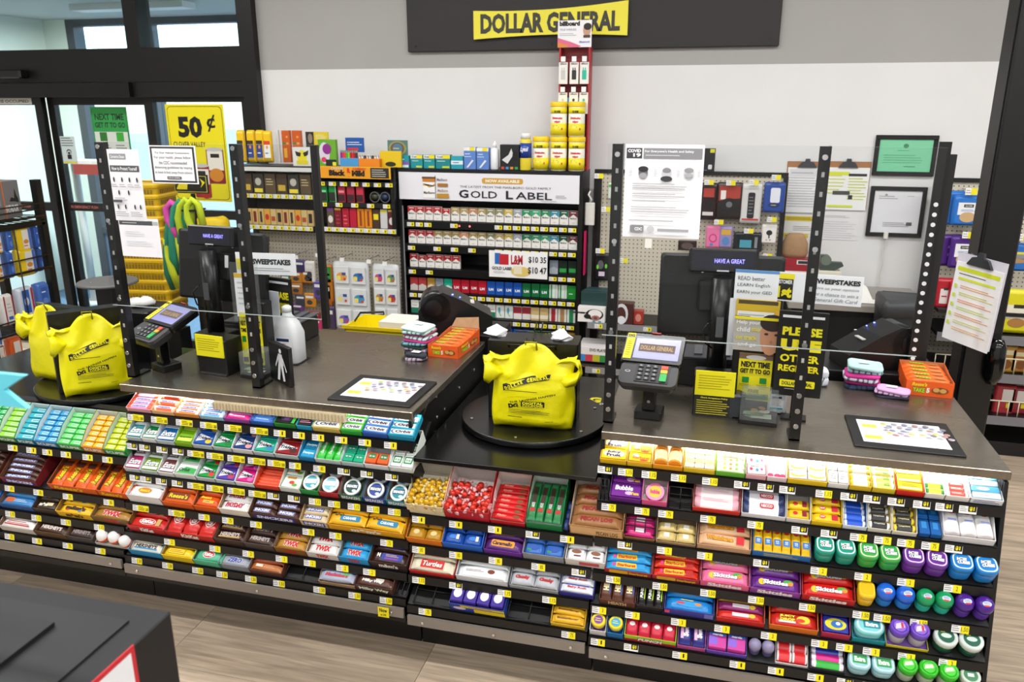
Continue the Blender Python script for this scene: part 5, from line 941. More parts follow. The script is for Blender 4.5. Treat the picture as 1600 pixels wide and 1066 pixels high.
def coil(name, label, p, q_, r, n):
    p, q_ = Vector(p), Vector(q_); pts = [p+(q_-p)*(k/(n*8))+Vector((0, r*math.cos(k*PI/4), r*math.sin(k*PI/4))) for k in range(n*8+1)]
    tag(MB().tube(pts, .0022, mt('8b8c90', .4), 5).build(name), label, 'cable')
coil('coiled_cable', 'grey coiled scanner cable behind the right yellow notice stand', (.10, 2.84, .992), (.19, 2.84, .978), .010, 8)
coil('coiled_cable', 'grey coiled scanner cable behind the left counter post', (-1.86, 2.86, .985), (-1.74, 2.86, .975), .010, 8)
def drawer(label, x0, x1, y0, y1, h, c='3a3b40'):
    d = thing('till_unit', label, 'cash till', ((x0+x1)/2, y0, ZC)); w_ = (x1-x0)/2
    MB().cbox(-w_, w_, 0, y1-y0, 0, h, mt('17171a', .4), .005).build('body', d); MB().cbox(-w_, w_, 0.002, y1-y0, h, h+.012, mt(c, .45), .004).build('lid', d)
    MB().box(-w_+.08, -w_+.15, -.001, .004, h-.03, h-.005, mt('0a0a0a', .3)).build('slot_plate', d)
    for k in range(3): MB().box(-w_+.22+.05*k, -w_+.25+.05*k, .03, y1-y0-.02, h+.012, h+.018, mt('55565c', .5)).build('key_strip', d)
drawer('long dark grey till unit behind the right register pole', -.27, .19, 2.87, 3.04, .10)
drawer('dark grey till unit behind the left register pole', -2.05, -1.72, 2.92, 3.16, .09, '2a2b30')
def terminal(label, x, y, rz, tl=38):
    t = thing('card_terminal', label, 'card reader', X=T(x, y, ZC) @ RZ(rz))
    MB().cbox(-.045, .045, -.03, .05, 0, .028, BLACK, .004).build('base', t); MB().cbox(-.022, .022, -.018, .018, .028, .115, BLACKG, .004).build('post', t); MB().cyl((0, -.019, .06), (0, -.016, .06), .005, CHROME, 8).build('bolt', t)
    H = T(0, -.075, .115) @ RX(tl)
    MB().loft([[(a, b+.045, 0) for a, b in rrect(.175, .09, .02)], [(a, b+.045, .025) for a, b in rrect(.19, .10, .02)], [(a, b+.045, .036) for a, b in rrect(.185, .095, .02)]], mt('2a2a2c', .38)).build('keypad_housing', t, H)
    MB().loft([[(a, b+.155, .010) for a, b in rrect(.19, .125, .01)], [(a, b+.155, .034) for a, b in rrect(.20, .135, .01)], [(a, b+.155, .042) for a, b in rrect(.195, .13, .01)]], mt('0e0e10', .25)).build('screen_housing', t, H)
    s = MB().box(-.062, .085, .105, .205, .042, .0428, mt('8f8fc0', .2, 0, '', .25)).build('screen', t, H)
    decal('lettering', [('rect', 0, 0, .82, .36, '5e4d40'), ('txt', 'DOLLAR GENERAL', 0, 0, .74, .2, 'a88b68', .03)], .145, .1, s, T(.011, .155, .043))
    MB().box(-.094, -.068, .10, .218, .042, .0434, mt('f2e41a', .45)).build('sticker', t, H, 'yellow sticker with small print')
    decal('lettering', [('txt', 'DG', 0, .4, .8, .1, K, .05), ('lines', 0, -.1, .7, .6, 7, 'a89a10')], .026, .118, t, H @ T(-.081, .159, .0437))
    MB().box(-.015, .015, .222, .226, .030, .046, mt('b8342c', .4)).build('tab', t, H)
    MB().box(-.042, .066, .008, .086, .036, .038, mt('121214', .4)).build('keypad_plate', t, H)
    km = cached('key', lambda: MB().cbox(-.0085, .0085, -.0065, .0065, 0, .003, mt('2c2c30', .4), .001).mesh('key'))
    for r_ in range(4):
        for c_ in range(3):
            k = link('key', km, H @ T(-.027+.023*c_, .076-.018*r_, .038), t); decal('lettering', [('lines', 0, 0, .6, .7, 2, 'd0d0d4')], .013, .01, k, T(0, 0, .003))
    for r_, cc in enumerate(('d8492c', 'e0a62a', '26a04a')):
        MB().cbox(.038, .060, .066-.017*r_-(.018 if r_ == 2 else 0), .081-.017*r_, .038, .042, mt(cc, .4), .001).build('key', t, H, {0: 'red key', 1: 'amber key', 2: 'green key'}[r_])
    decal('lettering', [('ell', 0, 0, .9, .5, 'b9b9bc'), ('ell', 0, .02, .6, .3, '2a2a2c')], .02, .02, t, H @ T(-.068, .05, .0365))
terminal('card terminal with a lit screen at the front of the right counter', -.178, 2.52, -4, 29)
terminal('card terminal with a lit screen at the front of the left counter', -2.07, 2.545, -22, 24)
def easel(label, x, y, rz, h=.15, dark=True):
    e = thing('notice_stand', label, 'notice', X=T(x, y, ZC) @ RZ(rz))
    MB().cbox(-.068, .068, .0, .10, 0, .14, mt('0c0c0d', .35), .004).build('stand', e)
    MB().box(-.064, .064, -.006, -.001, .075, h+.01, mt('f0e414', .5)).build('upper_card', e); decal('lettering', [('lines', 0, .1, .85, .7, 6, 'b3a80c')], .125, .075, e, T(0, -.0065, .115) @ UP)
    MB().box(-.064, .064, -.004, -.001, 0, .074, mt('1d1d1a', .35)).build('lower_card', e, RX(-25) if not dark else RX(0)); 
    if dark: decal('lettering', [('txt', 'Check Acceptance Policy', 0, .40, .7, .1, 'efe220', .03), ('lines', 0, -.05, .9, .74, 7, 'd8cc20')], .125, .072, e, T(0, -.0045, .037) @ UP)
    else: decal('lettering', [('lines', 0, 0, .9, .8, 6, '8f8a2a')], .125, .072, e, RX(-25) @ T(0, -.0045, .037) @ UP)
easel('black stand with yellow check policy cards beside the right card terminal', .03, 2.575, 0)
easel('black stand with a yellow card beside the left card terminal', -1.845, 2.535, -6, .15, False)
def coinbox(label, x, y, rz, wx=.12, full=True):
    b = thing('donation_box', label, 'box', X=T(x, y, ZC) @ RZ(rz)); h = .10
    MB().cbox(-wx/2, wx/2, -.045, .06, 0, .016, BLACK, .003).build('base', b)
    MB().box(-wx/2+.004, wx/2-.004, -.042, -.04, .016, h, CLEAR).box(-wx/2+.004, wx/2-.004, .055, .057, .016, h, CLEAR).box(-wx/2+.002, -wx/2+.004, -.042, .057, .016, h, CLEAR).box(wx/2-.004, wx/2-.002, -.042, .057, .016, h, CLEAR).box(-wx/2+.004, wx/2-.004, -.042, .057, h, h+.002, CLEAR).build('clear_sheet', b)
    R = random.Random(3)
    for k in range(7 if full else 3):
        X = b.matrix_world @ T(R.uniform(-.035, .035), R.uniform(-.02, .035), .018+.004*k) @ RZ(R.uniform(0, 180)) @ RX(R.uniform(-14, 14))
        if k < 3: o = MB().box(-.032, .032, -.014, .014, 0, .0015, mt(('8fa588', 'a9b59c', '7f9678')[k], .7)); tag(o.build('banknote', None, X), '%s folded green banknote inside the %s' % (ORD[k], 'clear coin box on the right counter' if full else 'dark coin box on the left counter'), 'money', 'notes in the coin box')
        else: o = MB().lathe([(.0115, 0), (.012, .0015)], 14, mt(('b98a62', 'c9c9c6')[k % 2], .35, .6)); tag(o.build('coin', None, X), '%s loose coin inside the clear coin box on the right counter' % ORD[k-3], 'money', 'coins in the coin box')
coinbox('clear donation box with coins and notes beside the right sign', .175, 2.575, -4)
coinbox('small dark donation box by the left guard post', -1.672, 2.57, -8, .10, False)
MB_ = MB().cbox(-.03, .03, -.03, .03, 0, .085, mt('2b3036', .2), .012)
tag(MB_.build('scanner_head', None, T(.10, 2.60, ZC)), 'dark rounded hand scanner lying between notice stand and coin box', 'scanner')
def face(parent, X):
    decal('printed_lettering', [('rect', 0, 0, 1, 1, 'b8b2aa'), ('ell', .28, -.05, .44, 1.1, 'c98f6c'), ('ell', .30, .36, .52, .5, '2b1d18'), ('ell', .19, .03, .09, .07, '2b1d18'), ('ell', .40, .02, .09, .07, '2b1d18'), ('ell', .30, -.2, .07, .1, 'b5785a'),
          ('txt', 'Help your', -.2, .33, .5, .14, 'f2f2f2'), ('txt', 'child', -.3, .13, .28, .14, 'f2f2f2'), ('txt', 'stay', -.03, .13, .2, .14, 'ecdc2a'), ('txt', 'on track', -.22, -.1, .44, .14, 'ecdc2a'), ('txt', 'and go', -.2, -.32, .4, .14, 'f2f2f2'), ('rect', 0, .47, 1, .08, 'f0e21c')], .15, .115, parent, X)
def brochure(label, x, y, rz, full=True):
    b = thing('leaflet_holder', label, 'leaflet stand', X=T(x, y, ZC) @ RZ(rz))
    MB().cbox(-.075, .075, .0, .07, 0, .30, BLACK, .004).build('holder', b)
    MB().tube([(-.075, -.02, .30), (-.075, -.02, .335), (-.03, -.02, .335), (-.03, -.02, .30)], .002, BLACKG, 5).tube([(.03, -.02, .30), (.03, -.02, .335), (.07, -.02, .335), (.07, -.02, .30)], .002, BLACKG, 5).build('wire_clip', b)
    w0 = MB().box(-.052, .056, -.004, -.0005, .04, .205, mt('f2e414', .5)).build('front_panel', b, None, 'yellow panel about shopping to go')
    decal('lettering', [('rect', 0, .44, 1, .12, '8c6a5a'), ('ell', 0, .42, .6, .1, 'e8e4e0'), ('txt', 'NEXT TIME', 0, .27, .86, .12, K, .05), ('txt', 'GET IT TO GO', 0, .13, .9, .10, K, .05), ('rect', -.26, -.06, .2, .12, '1d8a34'), ('rect', .26, -.06, .2, .12, '1d8a34'), ('lines', -.26, -.17, .36, .06, 2, '6a6410'), ('lines', .26, -.17, .36, .06, 2, '6a6410'), ('txt', 'FREE', 0, -.29, .34, .07, K, .03, .2), ('rect', .1, -.4, .7, .11, '157a3a'), ('txt', 'PICKUP', .16, -.4, .5, .07, '0c3a1c', .04), ('rect', -.34, -.4, .2, .11, K), ('txt', 'DG', -.34, -.4, .15, .07, 'f2e414', .05)], .108, .165, w0, T(.002, -.0045, .1225) @ UP)
    return b
bh = brochure('black leaflet holder with a yellow panel left of the right register sign', .155, 2.66, -3)
def leaf(label, x, y, z, w_, h, rz, elems, col, fc=None):
    o = MB().box(-w_/2, w_/2, 0, .004, 0, h, C(col)).build('leaflet', None, T(x, y, z) @ RZ(rz)); tag(o, label, 'leaflet')
    if fc: face(o, T(0, -.0003, h/2) @ UP)
    elif elems: decal('printed_lettering', elems, w_, h, o, T(0, -.0003, h/2) @ UP)
leaf('white leaflet inviting to read better, standing tallest in the right holder', .140, 2.715, 1.235, .14, .14, -3, [('rect', 0, .47, 1, .07, '5a93cf'), ('txt', 'READ better', -.12, .30, .62, .10, '4a4c52', 0), ('txt', 'LEARN English', -.06, .13, .74, .10, '4a4c52', 0), ('txt', 'EARN your GED', -.03, -.04, .8, .10, '4a4c52', 0), ('txt', 'Start here', -.15, -.25, .5, .10, '4a4c52', 0)], 'eff2f6')
leaf('yellow edged white leaflet in the middle of the right holder', .150, 2.69, 1.15, .14, .13, -3, [('rect', 0, .36, 1, .28, 'd8b42a'), ('rect', 0, .44, .9, .1, '55482a'), ('rect', -.04, -.1, .84, .6, 'f3f1ea'), ('lines', -.06, -.1, .74, .5, 6, 'b5b3ae'), ('rect', .45, -.1, .1, .7, 'e8b83a')], 'e8b83a')
leaf('leaflet with a smiling child photo at the front of the right holder', .152, 2.637, 1.12, .15, .115, -3, None, 'b8b2aa', True)
leaf('slim white paper slips standing left of the right leaflet holder', .072, 2.70, 1.08, .025, .20, 6, None, 'e6e8ee')
def board(label, x, y, rz, w_, h, elems, z0=0):
    o = MB().cbox(-w_/2, w_/2, 0, .012, 0, h, mt('101010', .35), .002).build('register_sign', None, T(x, y, ZC+.001+z0) @ RZ(rz)); tag(o, label, 'sign')
    if z0: MB().box(-.012, .012, .012, .022, -z0, h*.6, BLACK).box(-.04, .04, .0, .05, -z0, .006-z0, BLACK).build('stand', o)
    decal('lettering', elems, w_, h, o, T(0, -.0004, h/2) @ UP); return o
USE = [('rect', .0, .44, .84, .03, 'e6e6e6'), ('txt', 'PLEASE', 0, .27, .8, .10, 'efe21a', .05), ('txt', 'USE', 0, .11, .82, .14, 'efe21a', .08), ('txt', 'OTHER', 0, -.045, .8, .09, 'efe21a', .04), ('txt', 'REGISTER', 0, -.165, .84, .08, 'efe21a', .04), ('rr', 0, -.345, .72, .085, 'efe21a', .004), ('txt', 'DOLLAR GENERAL', 0, -.345, .62, .045, K, .03), ('lines', 0, -.41, .5, .02, 1, 'b9b9b9')]
board('black sign asking to use the other register on the right counter', .287, 2.60, -5, .150, .285, USE, .085)
board('black register sign half hidden by a white slip behind the left counter post', ony(440, 500, 2.86).x, 2.86, -14, .125, .32, USE)
leaf('curled white paper slip covering the left half of the left register sign', ony(431, 490, 2.84).x, 2.835, 1.0, .05, .17, -14, None, 'dfe1e8')
def sweep(label, x, y, z, rz, w_, elems, h=.085):
    o = MB().box(-w_/2, w_/2, 0, .003, 0, h, mt('f0f1f4', .55)).build('sweepstakes_card', None, T(x, y, z) @ RZ(rz)); tag(o, label, 'card'); decal('lettering', elems, w_, h, o, T(0, -.0003, h/2) @ UP)
SW = [('rect', -.36, 0, .22, .9, '17160f'), ('rect', -.36, .36, .24, .18, 'f2e41a'), ('txt', 'CUSTOMER', -.36, .17, .2, .14, 'f0f0f0', .03), ('txt', '1st', -.34, -.18, .16, .4, 'f2e41a', .06), ('txt', 'SWEEPSTAKES', .22, .28, .5, .17, '222226', .05), ('txt', 'Give us your opinion', .22, .04, .48, .12, '77787e', 0, .2), ('txt', 'for a chance to win a', .22, -.15, .48, .12, '77787e', 0, .2), ('txt', 'General Gift Card', .22, -.34, .48, .12, '77787e', 0, .2)]
sweep('white sweepstakes card standing above the right register sign', .335, 2.785, 1.258, -7, .29, SW, .10)
sweep('white sweepstakes card above the left register sign', -1.69, 2.72, 1.265, 4, .25, [('rect', -.42, -.05, .14, .5, 'e8da1c'), ('txt', 'SWEEPSTAKES', .1, .1, .64, .26, '333338', .06), ('lines', .1, -.25, .6, .2, 2, 'a9a9b0')])
lf = thing('leaflet_holder', 'clear leaflet holder with a yellow and white leaflet on the left counter', 'leaflet stand', (-1.725, 2.62, ZC))
MB().cbox(-.06, .06, .02, .08, 0, .27, BLACK, .004).build('holder', lf); MB().box(-.06, .06, -.001, .001, .2, .43, CLEAR).build('clear_sheet', lf)
for xx, nm in ((-.033, 'a'), (.03, 'b')):
    o = MB().box(-.015, .015, .0135, .018, .02, .22, mt('f0e214', .5)).build('front_panel', lf, T(xx, 0, 0)); decal('lettering', [('txt', 'NEXT', 0, .34, .8, .1, K, .05), ('txt', 'TIME', 0, .2, .8, .08, K, .05), ('rect', 0, .02, .5, .12, '1d8a34'), ('rect', 0, -.4, .7, .1, K)], .03, .2, o, T(0, .0132, .12) @ UP)
leaf('tall white and yellow leaflet slanting inside the left clear holder', -1.725, 2.61, 1.12, .075, .17, 0, [('rect', 0, .45, 1, .1, 'd8b23a'), ('rect', .05, -.45, .9, .1, 'e8da1c'), ('lines', 0, .05, .7, .6, 5, 'c9cad0'), ('rr', .2, 0, .5, .5, '3a3a3a', .002), ('rr', .2, 0, .47, .48, 'eeeef2', .002)], 'eeeef2')
wf = MB().cbox(-.075, .075, 0, .02, 0, .15, mt('0e0e0f', .3), .003).build('figure_board', None, T(-1.545, 2.515, ZC+.001) @ RZ(-32)); tag(wf, 'small black board with a white walking figure beside the left guard post', 'sign')
decal('printed_lettering', [('ell', .12, .38, .13, .13, 'e9e9ea'), ('poly', [(.02, .3), (.2, .3), (.26, .0), (.14, -.02), (.0, .0)], 'e9e9ea'), ('poly', [(.0, .0), (.12, .0), (.02, -.45), (-.1, -.45)], 'e9e9ea'), ('poly', [(.12, .0), (.24, .0), (.30, -.42), (.2, -.44)], 'e9e9ea'), ('poly', [(.2, .25), (.26, .2), (.42, -.12), (.38, -.16)], 'e9e9ea'), ('poly', [(.02, .27), (.04, .16), (-.12, -.1), (-.15, -.06)], 'e9e9ea')], .15, .14, wf, T(0, -.0004, .075) @ UP)
def jug(label, x, y, s=1.0):
    j = thing('sanitizer_bottle', label, 'bottle', (x, y, ZC)); m = mt('e2e4e6', .3)
    MB().loft([[(a*s, b*s, z*s) for a, b in rrect(w_, d, r)] for z, w_, d, r in ((0, .12, .10, .025), (.006, .13, .11, .03), (.14, .13, .11, .03), (.19, .10, .085, .03), (.225, .045, .045, .02), (.24, .04, .04, .018))], m, None, True, True).build('body', j)
    MB().lathe([(.022*s, .24*s), (.022*s, .265*s), (.012*s, .27*s)], 14, mt('f0f0f0', .4)).build('cap', j)
    l = MB().box(-.045*s, .045*s, -.0565*s, -.0555*s, .03*s, .13*s, WHITE).build('label_sheet', j); decal('lettering', [('rect', 0, .38, .7, .14, '1f2f5c'), ('lines', 0, .1, .7, .3, 3, 'd08a90'), ('lines', 0, -.15, .7, .2, 2, '8a8aa0'), ('rect', 0, -.4, .9, .12, '1a9aa8')], .09*s, .1*s, l, T(0, -.057*s, .08*s) @ UP)
    MB().cbox(-.07*s, .07*s, -.06*s, .06*s, -.0, .004, BLACK, .001).build('mat', j)
jug('white plastic sanitizer jug beside the left register sign', -1.645, 2.77, .86); jug('small white sanitizer bottle below the right register sign', .235, 2.68, .5)
# mats under glass
def mat_(label, x, y, w_, h, rz):
    o = MB().cbox(-w_/2, w_/2, -h/2, h/2, 0, .006, mt('161617', .5), .003).build('counter_mat', None, T(x, y, ZC) @ RZ(rz)); tag(o, label, 'mat')
    R = random.Random(5); e = [('rr', 0, 0, .8, .72, 'eceef2', .003), ('rect', -.29, .16, .14, .1, 'e6da4a'), ('rect', -.29, -.2, .16, .1, 'e6da4a')]
    for r_ in range(6):
        for c_ in range(6):
            if R.random() < .86: e.append(('ell', -.14+.1*c_+(.04 if r_ % 2 else 0), .27-.105*r_, .062, .075, R.choice(['b9a9b8', '9aa6b8', 'b88f8c', '8f93ac', 'c9a9b0', 'd8d27a', 'b4b8c0', '8a8088']))); e.append(('lines', -.14+.1*c_+(.04 if r_ % 2 else 0), .27-.105*r_, .05, .03, 1, '6f7080'))
    decal('printed_lettering', e, w_, h, o, T(0, 0, .0062))
mat_('black framed coupon mat on the corner of the left counter', -1.135, 2.53, .315, .27, -1); mat_('black framed coupon mat on the corner of the right counter', .61, 2.558, .31, .262, -1)
# face masks / socks and candy boxes
def cloth_pack(label, X, w_, d, h, cols):
    s_ = thing('sock_bundle', label, 'socks', X=X); n = len(cols)
    R = random.Random(len(label))
    for k, c in enumerate(cols):
        z0 = h*k/n; z1 = h*(k+1)/n; o = (R.uniform(-.008, .008), R.uniform(-.01, .01))
        rings = [[(o[0]+a*f, o[1]+b*f+.004*math.sin(a*60+k), z+.003*math.sin(a*40+k*2)) for a, b in rrect(w_, d, .02, 3)] for f, z in ((.93, z0), (1, z0+(z1-z0)*.3), (1, z0+(z1-z0)*.7), (.92, z1))]
        MB().loft(rings, mt(c, .85, 0, 'fabric') if k % 2 == n % 2 else mt(c, .85), None, True, True).build('folded_fabric', s_)
    MB().box(-.018, .018, -.012, .012, h+.0045, h+.006, WHITE).build('paper_label', s_)
cloth_pack('mint green patterned folded masks stacked on pink ones, left counter', T(-1.185, 3.03, ZC) @ RZ(-8), .115, .12, .115, ['3a3a44', 'c9b0d0', '2e4a40', '7fb8c4', 'c23a86', 'd8e6e8', 'c04a90', 'bfe0dc', 'cfe8e4'])
cloth_pack('small dark folded mask lying by the left candy box', T(-1.155, 2.915, ZC) @ RZ(-5), .09, .05, .028, ['d9c3dc', '2b3038'])
cloth_pack('teal and magenta folded masks stacked on the right counter', T(.56, 3.03, ZC) @ RZ(-6), .12, .11, .085, ['2a3a5a', 'c02a7c', 'd8d4e4', 'd83a94', 'a8dcd8', 'b9e2dc'])
cloth_pack('pink folded mask lying in front of the teal mask stack', T(.645, 2.94, ZC) @ RZ(-14), .11, .07, .03, ['2f2a3c', 'e3b8e0', 'dba8d8'])
cloth_pack('white and pale blue folded mask at the back of the right counter', T(.40, 3.0, ZC) @ RZ(4), .08, .07, .06, ['dfe6ee', 'eceff4'])
def candybox(label, X, w_, d, h, lid, g):
    b = link('display_carton', m_carton(w_, d, h, h+.01, 'f0601a', 'b9764a', False), X); tag(b, label, 'carton')
    el = [('txt', 'TAKE', -.22, -.12, .26, .34, '2a5a1c', .10), ('txt', 'TAKE', -.22, -.12, .25, .3, 'b8e02a', .05), ('txt', '5', -.03, -.1, .07, .34, 'f4ecd8', .07), ('txt', 'Reese\'s', -.22, .28, .32, .26, 'f3d21c', .06, .2), ('ell', .22, -.05, .36, .44, '8a4a1c'), ('ell', .14, -.02, .14, .3, 'd8a45a'), ('ell', .28, -.05, .14, .3, 'd8a45a')]
    decal('front_print', el, w_, h, b, T(0, -.0003, h/2) @ UP); decal('front_print', el, d, h, b, T(w_/2+.0003, d/2, h/2) @ RZ(90) @ UP)
    if lid: MB().add([(-w_/2, d-.004, h), (w_/2, d-.004, h), (w_/2-.01, d+.02, h+.055), (-w_/2+.02, d+.018, h+.045)], [(0, 1, 2, 3)], KRAFT).build('lid_flap', b)
    n = g
    for k in range(n):
        me = m_bar(w_*.94, d/n*.98, .032, 'ee661c', 'foil'); o = link('candy_bar', me, X @ T(0, d*(k+.5)/n, h-.026) @ RZ(1.5 if k % 2 else -2))
        tag(o, '%s orange candy bar in the %s' % (NY[k], label.split(' of ')[0].replace(' with a raised flap', '')), 'candy bar', 'orange bars in the ' + label.split(' of ')[0])
        decal('top_print', [('txt', 'TAKE5', -.2, 0, .5, .6, '2a5a1c', .10), ('txt', 'TAKE5', -.2, 0, .48, .52, 'b8e02a', .04), ('ell', .3, 0, .36, .5, 'b8763a')], w_*.7, d/n*.7, o, T(0, 0, .0325))
candybox('orange display box with a raised flap on the left counter of peanut bars', T(-1.058, 2.965, ZC) @ RZ(-3), .135, .26, .052, True, 6)
candybox('orange display box on the right counter of peanut bars', T(.775, 2.965, ZC) @ RZ(-4), .155, .22, .055, False, 5)
def printer(label, X):
    p = thing('label_printer', label, 'printer', X=X)
    prof = [(0, 0), (.30, 0), (.30, .09), (.26, .145), (.20, .165), (.12, .13), (0, .06)]
    MB().prism(prof, -.075, .075, mt('131315', .38), RZ(180) @ RX(90) @ T(-.15, 0, 0)).build('body', p)
    MB().cyl((-.075, .0, .0), (.075, .0, .0), .062, mt('19191b', .3), 24).build('roll_cover', p, T(0, 0, 0) @ T(-.08, 0, .10) @ RZ(90))
    for s_ in (-1, 1): MB().cyl((-.09, s_*.0755, .10), (-.09, s_*.079, .10), .035, mt('0c0c0e', .25), 20).build('end_cap', p)
    MB().box(.03, .08, -.03, .03, .118, .122, mt('c9c6bf', .5)).build('paper_label', p, T(0, 0, -.012) @ RY(0))
    MB().cyl((-.01, -.055, .150), (-.01, -.055, .154), .004, mt('5a6cff', .3, 0, '', 6), 8).build('indicator', p); MB().cyl((.02, -.055, .138), (.02, -.055, .142), .003, mt('5a6cff', .3, 0, '', 6), 8).build('indicator', p)
printer('black label printer behind the left orange candy box', T(-1.135, 3.36, ZC+.02) @ RZ(20) @ Matrix.Scale(1.1, 4))
printer('black label printer with a blue light behind the right masks', T(.64, 3.26, ZC+.02) @ RZ(200) @ Matrix.Scale(1.0, 4))
for x, y, a, nm in ((-1.13, 3.38, 20, 'left'), (.64, 3.26, 20, 'right')):
    tag(MB().cbox(-.22, .22, -.12, .14, 0, ZC+.018, BLACK, .005).build('printer_cabinet', None, T(x, y+.0, 0) @ RZ(0)), 'black cabinet carrying the %s label printer' % nm, 'cabinet')
# ================================================================== along the back wall
def place(u0, v0, u1, v1, y):
    a = ony(u0, v0, y); b = ony(u1, v1, y); return (a.x+b.x)/2, (a.z+b.z)/2, abs(b.x-a.x), abs(a.z-b.z)
def boxy(name, label, cat, u0, v0, u1, v1, y, d, col, elems=None, rz=0, group=None, zb=None, r=.4):
    x, z, W, H = place(u0, v0, u1, v1, y)
    z0 = z-H/2 if zb is None else zb; H = H if zb is None else (z+H/2-zb)
    o = MB().cbox(-W/2, W/2, 0, d, 0, H, mt(col, r), .0015).build(name, None, T(x, y, z0) @ RZ(rz)); tag(o, label, cat, group)
    if elems: decal('printed_lettering', elems, W, H, o, T(0, -.0004, H/2) @ UP)
    return o
def pouch(name, label, cat, u0, v0, u1, v1, y, d, col, elems=None, kind='foil', group=None, rz=0, ry=0):
    x, z, W, H = place(u0, v0, u1, v1, y)
    def ring(k, yy, g=0): return [(px_*k, yy, pz*k) for px_, pz in rrect(W, H, min(W, H)*.1, 3)]
    o = MB().loft([ring(.96, 0), ring(1, -d*.25), ring(.94, -d*.7), ring(.80, -d)], mt(col, .3, 0, kind), None, True, True).build(name, None, T(x, y, z) @ RZ(rz) @ RY(ry)); tag(o, label, cat, group)
    if elems: decal('printed_lettering', elems, W*.8, H*.8, o, T(0, -d-.0006, 0) @ UP)
    return o
def pegboard(nm, x0, x1, z0, z1, y, label):
    g = thing('gondola', label, 'shelving', ((x0+x1)/2, y, 0)); w_ = (x1-x0)/2
    M = mt('cfc6b4', .7, 0, 'peg')
    if 'pegdone' not in _M:
        n = M.node_tree; b = n.nodes['Principled BSDF']; t = n.nodes.new('ShaderNodeTexCoord'); mp = n.nodes.new('ShaderNodeVectorMath'); mp.operation = 'SCALE'; mp.inputs['Scale'].default_value = 1/.0254
        fr = n.nodes.new('ShaderNodeVectorMath'); fr.operation = 'FRACTION'; sb = n.nodes.new('ShaderNodeVectorMath'); sb.operation = 'SUBTRACT'; sb.inputs[1].default_value = (.5, .5, .5)
        ml = n.nodes.new('ShaderNodeVectorMath'); ml.operation = 'MULTIPLY'; ml.inputs[1].default_value = (1, 0, 1); ln = n.nodes.new('ShaderNodeVectorMath'); ln.operation = 'LENGTH'
        lt = n.nodes.new('ShaderNodeMath'); lt.operation = 'LESS_THAN'; lt.inputs[1].default_value = .15; mx = n.nodes.new('ShaderNodeMix'); mx.data_type = 'RGBA'
        mx.inputs[6].default_value = rgb('cfc6b4'); mx.inputs[7].default_value = rgb('3a342c')
        n.links.new(t.outputs['Object'], mp.inputs[0]); n.links.new(mp.outputs[0], fr.inputs[0]); n.links.new(fr.outputs[0], sb.inputs[0]); n.links.new(sb.outputs[0], ml.inputs[0]); n.links.new(ml.outputs[0], ln.inputs[0]); n.links.new(ln.outputs['Value'], lt.inputs[0]); n.links.new(lt.outputs[0], mx.inputs[0]); n.links.new(mx.outputs[2], b.inputs['Base Color']); _M['pegdone'] = 1
    MB().box(-w_, w_, 0, .012, z0, z1-.02, M).build('peg_panel', g)
    MB().box(-w_-.012, w_+.012, -.012, .02, z1-.022, z1, BLACK).build('top_rail', g)
    for s_ in (-1, 1): MB().box(s_*w_-.014, s_*w_+.014, -.014, .02, 0, z1-.022, BLACK).build('upright', g)
    return g
# ------------------------------------------------------------------ the tobacco cabinet
TX0, TX1, TYF, TZ = -2.03, -.815, 4.9, 1.508
tc = thing('tobacco_cabinet', 'tall black tobacco cabinet with a white lit header and rows of packs', 'cabinet', (0, 0, 0))
MB().box(TX0, TX1, TYF, 5.17, TZ-.03, TZ, BLACK).build('top', tc); MB().box(TX0, TX1, 5.12, 5.17, 0, TZ-.03, BLACK).build('back_panel', tc)
for xa in (TX0, TX1-.025): MB().box(xa, xa+.025, TYF, 5.12, 0, TZ-.03, BLACK).build('side_panel', tc)
MB().box(TX0+.026, TX0+.034, TYF-.004, TYF, .3, 1.27, mt('9a9ca0', .4, .5)).build('edge_strip', tc)
MB().box(TX0+.025, TX1-.025, TYF+.02, 5.12, 0, .3, BLACK).build('base', tc)
x, z, W, H = place(627, 271, 903, 319, TYF)
hd = MB().box(TX0+.012, TX1-.02, TYF-.006, TYF+.05, z-H/2, z+H/2+.01, mt('e9e8ee', .35)).build('header', tc)
decal('lettering', [('rr', .085, .29, .23, .22, 'd0a03a', .014), ('txt', 'NOW AVAILABLE', .085, .29, .19, .12, 'f2ecd8', .05), ('txt', 'THE LATEST FROM THE MARLBORO GOLD FAMILY', .10, .05, .51, .085, '3a3c44', .0),
      ('txt', 'G', -.135, -.23, .055, .32, '1c1e28', .03), ('txt', 'OLD', -.02, -.24, .15, .27, '1c1e28', .01), ('txt', 'L', .125, -.23, .04, .32, '1c1e28', .03), ('txt', 'ABEL', .26, -.24, .20, .27, '1c1e28', .01),
      ('rect', -.335, -.12, .072, .62, 'f4f2f0'), ('poly', [(-.37, .05), (-.30, .05), (-.30, .14), (-.335, -.02), (-.37, .14)], 'd2a83a'), ('rect', -.335, .27, .075, .14, 'c87a2c'), ('rect', -.335, .36, .08, .08, '6a4a28'), ('txt', 'Marlboro', -.335, -.22, .065, .1, '35363c'),
      ('rect', -.298, 0, .003, .9, '5a4020'), ('txt', 'Marlboro', -.258, .30, .06, .1, '77787e'), ('rect', -.255, .09, .06, .13, 'a8702a'), ('txt', 'Marlboro', -.255, -.12, .06, .1, '9a8a60'), ('rect', -.255, -.33, .07, .18, 'b98a2a'), ('lines', .41, -.24, .06, .12, 2, '8a8a90'), ('lines', .36, -.42, .12, .06, 1, 'a8a8ae')], W, H, hd, T(x, TYF-.0065, z) @ UP)
